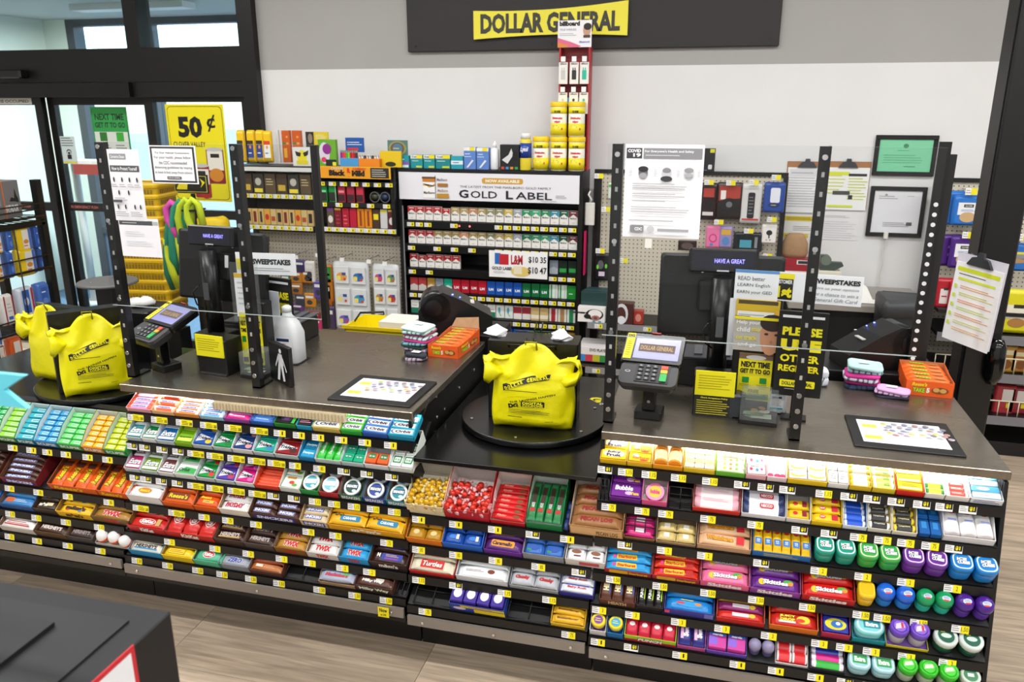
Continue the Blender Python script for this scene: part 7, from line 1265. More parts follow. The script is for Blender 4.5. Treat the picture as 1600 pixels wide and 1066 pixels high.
bk = thing('shopping_basket', 'yellow shopping basket with white paper behind the left counter', 'basket', (ony(590, 520, 3.75).x, 3.75, .70))
MB().box(-.19, .19, 0, .006, -.02, .07, YEL).box(-.19, .19, .25, .256, -.02, .07, YEL).box(-.19, -.184, 0, .25, -.02, .07, YEL).box(.184, .19, 0, .25, -.02, .07, YEL).box(-.19, .19, 0, .25, -.024, -.02, YEL).build('body', bk)
MB().box(-.2, .2, -.012, .0, .058, .075, mt('e8c81a', .4)).build('rim', bk); MB().tube([(-.19, .12, .06), (-.14, .10, .12), (.0, .09, .135), (.0, .09, .12)], .006, mt('1a1a1a', .4), 6).build('handle', bk); MB().box(.0, .18, .02, .2, .03, .1, mt('e9e4d8', .7)).build('paper_liner', bk)
MB().box(-.20, .20, -.01, .27, -.80, -.024, BLACK).build('shelf_support', bk) if False else None
tag(MB().cbox(-.26, .26, -.04, .3, 0, .674, BLACK, .004).build('basket_stand', None, T(bk.location.x, 3.75, 0)), 'low black stand under the yellow basket behind the left counter', 'stand')
# ------------------------------------------------------------------ right pegboard with electronics
RGY = 5.06
rg = pegboard('g', -.755, .375, 0, 1.515, RGY, 'black framed pegboard gondola with electronics behind the right counter')
MB().box(-.55, -.53, -.02, .0, .1, 1.49, mt('1a1614', .4)).build('upright', rg, T(.565-.565, 0, 0))
for zz, dpt in ((.60, .30), (.32, .34), (.08, .38)):
    s_ = MB().box(-.55, .55, -dpt, 0, zz-.02, zz, BLACK).box(-.55, .55, -dpt-.008, -dpt, zz-.035, zz+.004, mt('8a8a8c', .4)).build('shelf', rg)
    for k in range(3): link('price_tag', CT, T(-.48+.3*k, -dpt-.0085, zz-.016), s_)
E1 = [(930, 394, 952, 439, '1c1a1e', 'black and green earbud', [('ell', -.1, .1, .5, .4, '5a5a5e'), ('ell', -.35, .0, .2, .2, '6fd03a'), ('ell', .35, .05, .2, .2, '6fd03a'), ('rect', 0, -.3, .5, .2, 'd8c8d8')]), (951, 285, 960, 312, 'd8e0d4', 'white and green cable', [('rect', 0, .4, 1, .2, '5fae4a')]),
 (1096, 285, 1118, 344, '2a1414', 'dark red headphone', [('rect', 0, .3, .8, .3, 'b03a2c'), ('ell', 0, -.1, .7, .3, '0e0c0c'), ('rect', 0, -.4, .8, .12, 'd8d4d0')]), (1121, 284, 1158, 343, '261a18', 'red and black headset', [('poly', [(-.5, .5), (.5, .5), (.5, .1), (-.5, .0)], 'a8382a'), ('rect', -.3, .2, .24, .3, 'e6e2dc'), ('ell', .0, -.15, .9, .5, '101012'), ('ell', 0, -.12, .3, .2, '6a6a70')]),
 (1160, 286, 1187, 350, 'd6d4d2', 'clear remote control', [('rr', 0, -.05, .42, .8, '1e1e20', .01), ('lines', 0, -.05, .3, .6, 6, '77777c'), ('rect', 0, -.48, 1, .05, 'c8323a')]), (1195, 284, 1224, 333, '2a4a9a', 'blue phone accessory', [('rr', .05, .1, .56, .6, 'e4e6f0', .01), ('ell', 0, -.3, .7, .2, '1a2f6a'), ('txt', 'cable', .05, -.3, .4, .08, 'd8d23a')]),
 (1104, 352, 1124, 388, 'e87aa8', 'pink earphone', [('ell', 0, -.05, .7, .5, 'd03a7a'), ('ell', 0, -.05, .5, .34, 'e87aa8'), ('ell', -.1, -.4, .3, .14, '2a8ac4')]), (1125, 353, 1143, 388, '9a8ac0', 'lilac and gold case', [('rect', 0, .3, .9, .3, 'd8a83a'), ('ell', 0, -.2, .7, .5, '5a86c0')]), (1147, 362, 1190, 394, '1e2428', 'teal screened tablet case', [('rect', -.1, -.1, .5, .5, '4a9ab0'), ('rect', .34, 0, .12, .7, '8a8a8e')]),
 (1191, 350, 1212, 381, 'ebe6e2', 'white car mount', [('ell', 0, .1, .5, .34, '26262a'), ('rect', 0, -.15, .1, .2, '26262a'), ('ell', -.2, -.36, .1, .08, 'c83a3a'), ('ell', .1, -.36, .1, .08, '3a3a3a')]), (1060, 375, 1088, 392, '2a1c1c', 'black wired headphone', [('ell', 0, 0, .8, .8, '5a4a48')]), (1192, 412, 1210, 430, '202226', 'small black adapter', [('rect', .2, 0, .2, .6, 'c8502c'), ('rect', -.1, 0, .2, .6, '3a7ac4')])]
for k, (a, b, c_, d_, cc, nm, el) in enumerate(E1):
    pouch('accessory_pack', '%s pack hanging on the electronics pegboard' % nm, 'pack', a, b, c_, d_, RGY-.06, .02, cc, el, '', 'electronics on the right pegboard')
for k, (u, v) in enumerate(((936, 275), (947, 327), (938, 392), (974, 407), (1108, 285), (1142, 286), (1178, 285), (1213, 277), (1123, 347), (1170, 361), (1206, 343), (1199, 400))):
    x, z, W, H = place(u-7, v-4, u+7, v+4, RGY-.1); o = MB().box(-W/2, W/2, 0, .002, -H/2, H/2, WHITE).build('peg_tag', None, T(x, RGY-.105, z)); decal('printed_lettering', [('rect', .25, 0, .5, 1, 'efe01e'), ('lines', -.25, 0, .4, .7, 2, '999999')], W, H, o, T(0, -.0003, 0) @ UP); tag(o, 'white and yellow price tag, %s along the electronics pegboard' % ORD[k], 'price tag', 'peg tags on the right pegboard')
    MB().cyl((0, .002, .0), (0, .10, .0), .003, CHROME, 6).build('hook_rod', o)
boxy('speaker_box', 'black speaker box standing on top of the electronics pegboard', 'box', 1095, 232, 1116, 267, RGY-.03, .05, '161618', [('rect', .3, .4, .3, .16, 'd8d02a'), ('rr', .2, -.3, .26, .2, 'd8d8d8', .006), ('txt', 'MUSIC', -.1, -.44, .5, .1, '77777c')], zb=1.516)
hp = [('headphone_box', 'white headphone box with dark headphones, front of the stacked row', 903, 479, 944, 525, 'efeae6', [('txt', 'billboard', -.36, .1, .12, .7, '1c1c1e', .05, 0, -90), ('ell', .12, .02, .66, .74, '1c1a1e'), ('ell', .14, .06, .5, .6, 'efeae6'), ('ell', -.14, -.12, .26, .32, '1c1a1e'), ('ell', .16, -.2, .32, .36, 'a8746a'), ('ell', .16, -.2, .16, .18, '6a443e'), ('ell', .1, -.43, .12, .1, '2aa0b8'), ('ell', .32, -.43, .12, .1, '2aa0b8')])]
for (n_, lb, a, b, c_, d_, cc, el) in hp: boxy(n_, lb, 'box', a, b, c_, d_, RGY-.29, .05, cc, el, zb=.601)
for k in range(4): 
    x, z, W, H = place(905, 479, 944, 525, RGY-.29); o = MB().cbox(-W/2, W/2, 0, .05, 0, H-.004*k, mt('33565a' if k % 2 else '24403f', .4), .002).build('headphone_box', None, T(x+.005*k, RGY-.235+.053*k, .601)); tag(o, 'teal topped headphone box, %s behind the front white one' % ORD[k], 'box', 'headphone boxes behind the front one')
boxy('headphone_box', 'brown headphone box with a white headband behind the right post', 'box', 964, 474, 988, 515, RGY-.29, .08, '4a2420', [('ell', -.2, .0, .8, 1.0, 'd8d8dc'), ('ell', -.24, -.06, .62, .8, '4a2420'), ('ell', -.2, -.3, .5, .4, 'e4e4e8')], zb=.601); boxy('headphone_box', 'red earphone box beside the brown headphone box', 'box', 990, 486, 1004, 515, RGY-.27, .06, 'a8382c', [('ell', 0, 0, .6, .6, 'd88a7a')], zb=.601)
boxy('player_box', 'white topped dvd player box on the second electronics shelf', 'box', 903, 541, 949, 567, RGY-.33, .2, 'e6e2e0', [('txt', 'DVD PLAYER', .2, .3, .6, .2, '2a2a2e', .03), ('rect', -.36, -.25, .24, .46, '3a86c4'), ('rect', -.12, -.25, .24, .46, 'c83a48'), ('rect', .12, -.25, .24, .46, 'b9b42a'), ('rect', .36, -.25, .24, .46, '2f8a44')])
boxy('player_box', 'dark player box with orange lettering on the second electronics shelf', 'box', 903, 569, 948, 600, RGY-.335, .2, '3a3836', [('rect', 0, .3, .7, .2, '1a1a1c'), ('ell', -.38, .08, .1, .08, 'c9c9cc'), ('ell', -.15, .08, .1, .08, 'c9c9cc'), ('lines', 0, -.1, .8, .12, 2, '8a8a88'), ('txt', 'SYLVANIA', 0, -.36, .9, .22, 'd8642a', .06)], zb=.321)
for s_ in (0,): 
    p = ony(921, 316, 4.8); mb = MB().tube([(0, 0, .05), (-.01, -.01, .03), (.01, -.012, .0), (0, 0, -.02)], .006, mt('e6e6e4', .4), 6).cbox(-.03, .03, -.012, .012, -.16, -.02, mt('dcd9d2', .5), .006); tag(mb.build('tag_gun', None, T(TX1+.04, 4.95, p.z)), 'white price tag gun hanging on the side of the tobacco cabinet', 'tool')
tag(MB().cbox(-.004, .004, -.03, .03, 0, .28, mt('e0206a', .5), .002).build('ribbon_strip', None, T(TX1+.012, 4.97, .86)), 'bright pink strip hanging on the side of the tobacco cabinet', 'ribbon')
# ------------------------------------------------------------------ the wall behind the right counter
def frame(label, u0, v0, u1, v1, col, elems, y=WY-.02):
    x, z, W, H = place(u0, v0, u1, v1, y); f = thing('certificate_frame', label, 'picture frame', (x, y, z)); b = .024
    mb = MB()
    for a in ((-W/2, W/2, H/2-b, H/2), (-W/2, W/2, -H/2, -H/2+b), (-W/2, -W/2+b, -H/2+b, H/2-b), (W/2-b, W/2, -H/2+b, H/2-b)): mb.cbox(a[0], a[1], 0, .02, a[2], a[3], BLACK, .003)
    mb.build('frame', f); o = MB().box(-W/2+b, W/2-b, .008, .012, -H/2+b, H/2-b, mt(col, .35)).build('certificate', f); decal('printed_lettering', elems, W-2*b, H-2*b, o, T(0, .0075, 0) @ UP)
frame('black frame with a pale green certificate, upper of two on the wall', 1370, 211, 1459, 276, '7fd0a4', [('ell', 0, .3, .1, .14, '3f8a66'), ('lines', 0, .16, .3, .04, 1, '4f9a76'), ('lines', 0, -.1, .8, .3, 4, '6ab88e'), ('lines', .15, -.34, .3, .06, 1, '3f8a66')])
frame('black frame with a white certificate, lower of two on the wall', 1362, 291, 1439, 372, 'e4e4e8', [('lines', -.2, .34, .4, .1, 2, '9a9aa0'), ('ell', -.25, .4, .06, .05, '9a9aa0'), ('lines', .3, .38, .2, .04, 1, 'b0b0b6'), ('lines', .05, -.3, .6, .12, 3, '9a9aa0'), ('rect', .3, -.28, .12, .08, '55565c')])
def clipb(label, u0, v0, u1, v1, y, board_c, elems, rz=0, X=None, W=None, H=None):
    if X is None: x, z, W, H = place(u0, v0, u1, v1, y); X = T(x, y, z) @ RZ(rz)
    c = thing('clipboard', label, 'clipboard', X=X)
    MB().cbox(-W/2, W/2, 0, .004, -H/2, H/2, mt(board_c, .6), .003).build('board', c)
    p = MB().box(-W/2+.006, W/2-.004, -.004, -.0008, -H/2-.008, H/2-.035, mt('f0f0f0', .7)).build('paper_sheets', c); decal('printed_lettering', elems, W-.012, H-.03, p, T(0, -.0045, -.02) @ UP)
    MB().prism([(-.055, 0), (.055, 0), (.035, .03), (.015, .035), (.012, .052), (-.012, .052), (-.015, .035), (-.035, .03)], 0, .012, mt('55565a', .3, .7), UP @ T(0, H/2-.035, .001)).build('clip', c)
    return c
clipb('brown clipboard with a printed form, left of the guard post on the wall', 1231, 252, 1285, 331, WY-.006, 'a8754a', [('rect', 0, .38, .9, .16, 'dcdce0'), ('txt', 'SCHEDULE', 0, .38, .8, .1, 'b9b9bf'), ('lines', 0, -.05, .9, .7, 12, 'c4c4ca')])
clipb('clipboard with yellow highlighted sheets, right of the guard post on the wall', 1291, 252, 1353, 327, WY-.006, 'a8754a', [('rect', -.2, .36, .5, .08, 'd8e23a'), ('lines', -.25, .1, .44, .5, 6, 'd8dc6a'), ('rect', .24, .33, .42, .06, '2a2a2e'), ('lines', .26, .0, .44, .56, 8, 'd4dc5a'), ('rect', -.1, -.1, .4, .09, '4a4c4a'), ('rect', .12, -.2, .1, .1, '2a2a2e'), ('rect', -.1, -.42, .6, .05, 'd8e23a')])
wp = [(1224, 337, 1278, 366, 'yellow headed white card on the wall below the left clipboard', [('rect', 0, .36, 1, .28, 'd8c02a'), ('lines', 0, .36, .8, .16, 2, '6a5f14'), ('lines', .1, -.2, .6, .3, 3, '9a9a9e')], 'eceae6'), (1223, 364, 1262, 372, 'yellow strip on the wall above the brown paper bag', [('lines', -.2, 0, .4, .5, 1, '6a5f14')], 'd8c23a'), (1287, 334, 1338, 376, 'plain typed sheet on the wall below the right clipboard', [('lines', -.1, .4, .7, .1, 2, '9a9aa0'), ('lines', 0, -.1, .9, .7, 8, 'cfcfd4')], 'e6e4e4')]
for (a, b, c_, d_, lb, el, cc) in wp: sheet('wall_paper_note', lb, 'paper', a, b, c_, d_, WY-.003, el, cc, .0012)
bgx, bgz, bw, bh_ = place(1222, 367, 1262, 404, 5.1)
tag(MB().loft([[(px_*k, py_*k*.5, zz) for px_, py_ in sup(12, bw/2, .06)] for k, zz in ((.8, 0), (1, .03), (.95, .09), (.7, .13), (.5, .15))], KRAFT, None, True, True).build('paper_bag', None, T(bgx, 5.11, bgz-bh_/2)), 'crumpled brown paper bag standing on the red folder box', 'bag')
boxy('folder_box', 'red folder box behind the right guard post', 'box', 1217, 404, 1277, 440, 5.05, .1, 'a01c2a', [('rect', .2, .36, .5, .2, 'e4e4e4'), ('rect', .2, .36, .44, .14, '2a2a2e')])
bc = thing('back_counter', 'grey topped black back counter against the wall by the clipboards', 'counter', (0, 0, 0))
MB().cbox(.42, 1.16, 4.62, 5.17, .80, .835, mt('9c948c', .5), .003).build('worktop', bc); MB().box(.44, 1.14, 4.66, 5.15, 0, .80, BLACK).build('cabinet', bc); MB().box(.62, 1.1, 4.645, 4.66, .45, .76, mt('141416', .3)).build('drawer', bc)
MB().tube([(.78, 4.645, .70), (.78, 4.615, .70), (.92, 4.615, .70), (.92, 4.645, .70)], .006, CHROME, 6).build('handle', bc)
td = thing('tape_dispenser', 'dark green tape dispenser on a cream block beside the guard post', 'tape dispenser', (ony(1295, 430, 4.9).x, 4.95, .836))
MB().cbox(-.06, .07, -.04, .05, 0, .13, mt('dcd6c4', .6), .004).build('block', td); MB().prism([(-.05, .13), (.03, .13), (.08, .16), (.07, .18), (.0, .18), (-.01, .22), (-.05, .22)], -.02, .02, mt('3f4a44', .4), UP).build('body', td); MB().cyl((-.02, -.024, .19), (-.02, .024, .19), .03, mt('6a7468', .35), 16).build('roll', td)
boxy('leaflet_pile', 'white crumpled bag behind the red folder on the back counter', 'bag', 1226, 428, 1262, 446, 4.75, .1, 'e6d8d4', zb=.836)
rc = MB().add([(-.04, .0, .003), (.05, 0, .003), (.11, .02, .02), (.02, .03, .02), (-.06, .16, .06), (.03, .17, .06), (-.10, .28, .09), (-.02, .29, .09)], [(0, 1, 5, 4), (4, 5, 7, 6), (0, 1, 2, 3)], mt('ece8e2', .7)).build('receipt_strip', None, T(ony(1350, 455, 4.75).x, 4.68, .836)); tag(rc, 'curled white receipt paper lying on the back counter', 'paper')
wr = thing('wall_cable', 'white twisted cable hanging below the lower certificate', 'cable', (0, 0, 0)); p0 = ony(1384, 368, 5.17); MB().cbox(-.012, .012, -.012, .012, -.02, .02, mt('e4e0d8', .5), .003).build('plug', wr, T(p0.x, 5.17, p0.z)); MB().tube([(p0.x+.004*math.sin(k), 5.18, p0.z-.02-.02*k) for k in range(17)], .004, mt('d8d4cc', .5), 5).build('cord', wr)
px_, pz_, pw_, ph_ = place(1386, 420, 1440, 500, 4.5)
bx = thing('waste_bin', 'dark grey bin with a ragged liner edge behind the tall holed post', 'bin', (px_, 4.5, 0)); MB().loft([[(a*k, b*k, zz) for a, b in rrect(.24, .24, .03)] for k, zz in ((.85, 0), (1, .86))], mt('26272a', .45)).build('body', bx); MB().loft([[(a*k*(1+.02*math.sin(i*2)), b*k, zz+.012*math.sin(i*1.7)) for i, (a, b) in enumerate(rrect(.24, .24, .03))] for k, zz in ((1.02, .84), (1.04, .9), (.96, .92))], mt('3a3b3e', .5), None, True, True).build('liner', bx)
# ================================================================== the left end: chip rack, baskets, hanging colours
RX_ = -3.7
def placex(u0, v0, u1, v1, X=RX_):
    a = onx(u0, v0, X); b = onx(u1, v1, X); return (a.y+b.y)/2, (a.z+b.z)/2, abs(b.y-a.y), abs(a.z-b.z)
yf = onx(52, 280, RX_).y+.03
ck = thing('chip_rack', 'black wire rack of chip bags beside the sliding doors', 'shelving', (RX_, yf, 0))
for (x, y) in ((-.02, 0), (-.02, -.9), (-.36, 0), (-.36, -.9)): MB().box(x-.02, x+.02, y-.02, y+.02, 0, 1.50 if x > -.1 else 1.62, BLACK).build('upright', ck)
zs_ = [onx(30, 352, RX_).z, onx(30, 428, RX_).z, onx(30, 520, RX_).z, .22]
for k, z in enumerate([1.30]+zs_):
    mb = MB().cyl((.0, -.9, z), (.0, 0, z), .007, BLACK, 6).cyl((-.36, -.9, z), (-.36, 0, z), .007, BLACK, 6)
    if k == 1: mb.box(-.012, .0, -.9, 0, z-.02, z+.012, BLACK)
    for t in range(19): mb.cyl((-.36, -.05*t, z), (0, -.05*t, z), .003, BLACK, 5)
    mb.cyl((0, -.9, z+.07), (0, 0, z+.07), .004, BLACK, 5); mb.build('wire_shelf', ck)
for y in (-.22, -.45, -.68): MB().cyl((.004, y, .22), (.004, y, 1.25), .004, BLACK, 5).build('wire_divider', ck)
def pouchx(label, u0, v0, u1, v1, col, elems, d=.05, X=RX_, tilt=0):
    y, z, W, H = placex(u0, v0, u1, v1, X)
    def ring(k, yy): return [(a*k, yy, b*k) for a, b in rrect(W, H, min(W, H)*.12, 3)]
    o = MB().loft([ring(.92, d), ring(1, d*.6), ring(.98, d*.35), ring(.84, 0)], mt(col, .3, 0, 'foil'), None, True, True).build('chip_bag', None, T(X-.008, y, z) @ RZ(90) @ RY(tilt)); tag(o, label, 'chips', 'chip bags on the wire rack')
    decal('printed_lettering', elems, W*.8, H*.84, o, T(0, -.0008, 0) @ UP)
YB = [('rect', .05, 0, .5, .9, 'dcd8ce'), ('rect', .4, 0, .2, 1, '3f66b8'), ('ell', .05, -.1, .4, .2, 'c8843a'), ('txt', 'LAYS', .05, -.3, .4, .14, 'd8402c', .05)]
BB = [('rect', 0, 0, .7, .8, '2f5cae'), ('txt', 'corn', 0, .2, .6, .14, 'dfe4ee', .04), ('ell', 0, -.2, .6, .3, '5f86c8')]
RB = [('rect', 0, 0, .76, 1, 'dedbd6'), ('rect', -.44, 0, .14, 1.1, 'a02430'), ('rect', .44, 0, .14, 1.1, 'a02430'), ('lines', 0, .1, .5, .4, 3, 'b5b2ac'), ('rect', 0, -.3, .5, .12, '3a62b0')]
BR = [('rect', -.1, .1, .6, .8, '2f5fb4'), ('ell', -.1, .1, .4, .3, 'c9d4ea'), ('rect', .42, 0, .14, 1.1, 'b02430'), ('rect', -.1, -.38, .6, .14, 'e4e2de')]
OB = [('rect', 0, 0, .7, .9, 'dcd6cc'), ('rect', -.4, 0, .16, 1, 'd8602a'), ('ell', 0, -.1, .4, .4, 'c9b8a0')]
for (lb, b, c, el) in (('yellow chip bag cut by the frame edge, upper row of the wire rack', (-8, 362, 10, 396), 'e8c41c', YB), ('blue chip bag between two yellow ones, upper row of the wire rack', (11, 358, 25, 392), '3f66b8', BB), ('yellow and white chip bag, upper row of the wire rack', (25, 357, 56, 391), 'e8c41c', YB), ('narrow blue chip bag beside the rack upright, upper row', (55, 353, 66, 388), '2c54a8', BB),
                       ('yellow chip bag cut by the frame edge, second row of the wire rack', (-8, 397, 12, 440), 'e8c41c', YB), ('blue chip bag between two yellow ones, second row of the wire rack', (13, 394, 28, 434), '3a60b0', BB), ('yellow and white chip bag, second row of the wire rack', (29, 391, 64, 428), 'ecca20', YB), ('dark blue chip bag beside the rack upright, second row', (62, 388, 72, 424), '2a4a94', BB),
                       ('white bag with dark red edges, third row of the wire rack', (4, 463, 30, 506), 'd8d4ce', RB), ('blue bag with a dark red edge, third row of the wire rack', (30, 452, 62, 498), 'c9cfdc', BR), ('blue and white bag beside the rack upright, third row', (60, 444, 84, 482), '4a70bc', BB),
                       ('white bag with blue print at the frame edge, fourth row of the wire rack', (-6, 500, 8, 545), 'cfd4e0', BB), ('white bag with orange edges, fourth row of the wire rack', (17, 530, 44, 575), 'd8602a', OB), ('orange edged bag at the frame edge, fourth row of the wire rack', (-4, 540, 16, 578), 'd0642e', OB)):
    pouchx(lb, *b, c, el)
y, z, W, H = placex(-25, 252, 38, 318)
mbx = MB().cbox(-W/2, W/2, 0, .26, 0, .20, mt('6f6d6e', .55), .003).build('carton_box', None, T(RX_-.02, y, 1.309) @ RZ(90)); tag(mbx, 'grey cardboard carton with a bull emblem on top of the chip rack', 'box')
decal('lettering', [('txt', 'MATADOR', .16, -.24, .44, .2, 'd8d6d4', .05, .2), ('poly', [(.14, -.05), (.2, .06), (.3, .02), (.34, .3), (.38, .1), (.42, .0), (.42, -.1), (.3, -.06)], '17171a'), ('rect', -.04, 0, .03, 1, 'd86a1c'), ('rect', -.3, .1, .3, .5, '8a888a')], W, .2, mbx, T(0, -.0005, .1) @ UP)
sk = thing('tray_stand', 'round grey tray on a black post beside the left bag carousel', 'stand', (-2.775, 3.10, .731))
MB().lathe([(.12, .355), (.135, .36), (.135, .368), (.13, .372)], 28, mt('5f5d5c', .45)).build('tray', sk); MB().box(-.045, .045, -.035, .035, 0, .356, BLACK).build('post', sk)
for a in (0, 2, 4): MB().cyl((.07*math.cos(a), .07*math.sin(a), .372), (.07*math.cos(a), .07*math.sin(a), .375), .006, CHROME, 8).build('screw', sk)
# stacked baskets
def bmesh_():
    def f():
        def ring(k, z): return [(a*k, b*k, z) for a, b in rrect(.43, .30, .03, 3)]
        mb = MB(); m = mt('e3b80e', .4); n = len(ring(1, 0))
        mb.loft([ring(.86, 0), ring(.985, .21)], m, None, True, False)
        mb.loft([ring(.985, .195), ring(1.03, .197), ring(1.04, .212), ring(1.0, .222), ring(.96, .215)], m, None, False, False)
        return mb.mesh('body')
    return cached('basket', f)
def bslots():
    def f():
        mb = MB(); m = mt('8a6a06', .6)
        for k in range(15):
            x = -.17+.0243*k
            mb.box(x, x+.012, -.1515, -.149, .125, .150, m); mb.box(x, x+.012, -.1535, -.151, .158, .186, m)
        for k in range(9):
            y = -.1+.0243*k; mb.box(.2135, .216, y, y+.012, .125, .150, m); mb.box(.2155, .218, y, y+.012, .158, .186, m)
        return mb.mesh('slot_pattern')
    return cached('bslot', f)
SBX = ony(236, 430, 4.42).x
for k in range(12):
    b = thing('shopping_basket', 'yellow shopping basket, %s from the bottom of the nested stack by the doors' % ORD[k], 'basket', X=T(SBX, 4.42, .46+.068*k) @ RZ(8) @ Matrix.Diagonal((.86, .86, 1, 1)), group='nested yellow shopping baskets')
    link('body', bmesh_(), T(), b); link('slot_pattern', bslots(), T(), b)
bs = thing('basket_stand', 'black stand under the nested yellow baskets', 'stand', (SBX, 4.42, 0)); MB().box(-.17, .17, -.11, .11, 0, .455, BLACK).build('box', bs)
ps = thing('post_sign', 'small black card with a yellow arrow on a thin post by the baskets', 'sign', (ony(303, 330, 4.75).x, 4.75, 0)); zt = ony(303, 303, 4.75).z
MB().box(-.012, .012, 0, .02, .0, zt, BLACK).build('post', ps); x, z, W, H = place(273, 272, 332, 303, 4.75); o = MB().cbox(-W/2, W/2, -.006, 0, -H/2, H/2, mt('141412', .4), .002).build('card', ps, T(0, 0, z)); decal('printed_lettering', [('rr', 0, 0, .92, .86, 'c9c04a', .004), ('rr', 0, 0, .88, .80, '141412', .004), ('poly', [(-.4, -.3), (-.1, -.3), (-.05, .3), (-.3, .1)], 'e6d81e'), ('lines', .12, .2, .2, .3, 3, 'd8d0a0'), ('poly', [(.28, -.2), (.42, .1), (.28, .3), (.34, .05)], 'e6d81e')], W, H, o, T(0, -.0065, 0) @ UP); MB().box(-.12, .12, -.1, .1, 0, .012, BLACK).build('foot', ps)
NOOD = [(262, 326, 272, 352, 'd84aa8', 'pink'), (275, 325, 270, 395, '1f8a6a', 'teal green'), (284, 322, 282, 352, 'b9cf1e', 'lime green'), (295, 322, 301, 352, 'c6d820', 'yellow green'), (266, 352, 262, 420, '237a5c', 'dark green'), (262, 375, 270, 418, 'c9d626', 'slim lime')]
for k, (u0, v0, u1, v1, c, nm) in enumerate(NOOD):
    a = ony(u0, v0, 4.05); b = ony(u1, v1+8, 4.05); mid = (a+b)/2
    o = MB().tube([b+Vector((-.01, .05, -.1)), b, mid+Vector((-.02, 0, 0)), a+Vector((-.01, 0, .0)), a+Vector((.02, .01, .035)), a+Vector((.05, .02, .01)), b+Vector((.055, .03, .02))], .021, mt(c, .75), 8).build('foam_noodle', None); tag(o, '%s hooked foam strand hanging between baskets and doors' % nm, 'toy', 'coloured foam strands by the doors')
nx_ = ony(286, 322, 4.05); ns = thing('hook_stand', 'thin black stand holding the coloured foam strands by the doors', 'stand', (nx_.x, 4.10, 0)); MB().box(-.01, .01, .03, .05, 0, nx_.z-.02, BLACK).box(-.08, .08, -.06, .05, nx_.z-.03, nx_.z-.02, BLACK).build('post', ns); MB().box(-.12, .12, -.1, .12, 0, .012, BLACK).build('foot', ns)
yb = ony(332, 350, 4.6); tag(MB().loft([[(a*k, b*k+.004*math.sin(a*90), zz+.01*math.sin(a*30)) for a, b in sup(14, .115, .07)] for k, zz in ((.9, -.05), (1, -.02), (.98, .03), (.8, .05))], mt('e6c40e', .6), None, True, True).build('cloth_heap', None, T(yb.x, 4.6, yb.z-.01)), 'bright yellow folded cloth heap seen above the left register screen', 'cloth')
tag(MB().box(-.13, .13, -.09, .09, 0, yb.z-.075, BLACK).build('display_box', None, T(yb.x, 4.62, 0)), 'black box under the yellow cloth heap behind the left register', 'box')
wr2 = onz(218, 470, 1.02); o = MB().loft([[(a*k+.01*math.sin(b*60), b*k, zz+.006*math.sin(a*50)) for a, b in sup(12, .065, .05)] for k, zz in ((.9, 0), (1, .012), (.7, .03), (.3, .035))], mt('e4e2de', .7), None, True, True).build('receipt_heap', None, T(wr2.x, wr2.y, 1.0)); tag(o, 'crumpled white receipt paper beside the left register', 'paper')
tag(MB().cbox(-.12, .12, -.11, .11, 0, .996-.731, BLACK, .01).build('receipt_printer', None, T(wr2.x, wr2.y, .731)), 'black receipt printer box under the crumpled paper beside the left register', 'printer')
# ================================================================== the right end
rr_ = pegboard('g', 1.21, 2.5, 0, 1.505, 5.06, 'black gondola of nut and candy bags behind the tall black column')
for zz, dp, nm in ((ony(1585, 527, 4.72).z, .34, 0), (ony(1585, 587, 4.70).z, .36, 1), (ony(1580, 653, 4.68).z, .38, 2)):
    s_ = MB().box(-.63, .63, -dp, 0, zz-.02, zz, BLACK).box(-.63, .63, -dp-.01, -dp, zz-.045, zz+.004, mt('77767a', .4)).build('shelf', rr_)
    if nm:
        mb = MB()
        for k in range(26): mb.cyl((-.62+.05*k, -dp+.01, zz), (-.62+.05*k, -dp+.01, zz+.09), .003, mt('d8d2b8', .4), 5)
        mb.cyl((-.62, -dp+.01, zz+.09), (.63, -dp+.01, zz+.09), .004, mt('d8d2b8', .4), 5).build('wire_rail', s_)
    for xx in (-.5, .22, .42): link('price_tag', CT, T(xx, -dp-.011, zz-.02), s_)
MB().box(-.63, .63, -.36, -.02, 0, .08, BLACK).build('base', rr_)
NUT = [('rect', 0, .08, .86, .5, 'e9ebee'), ('rect', 0, .2, .4, .12, '2a2a24'), ('txt', 'CLOVER', 0, .2, .3, .06, 'd8d8d0', .03), ('ell', 0, -.26, .66, .42, 'c9a87a'), ('lines', 0, .02, .6, .1, 2, '7aa0d0')]
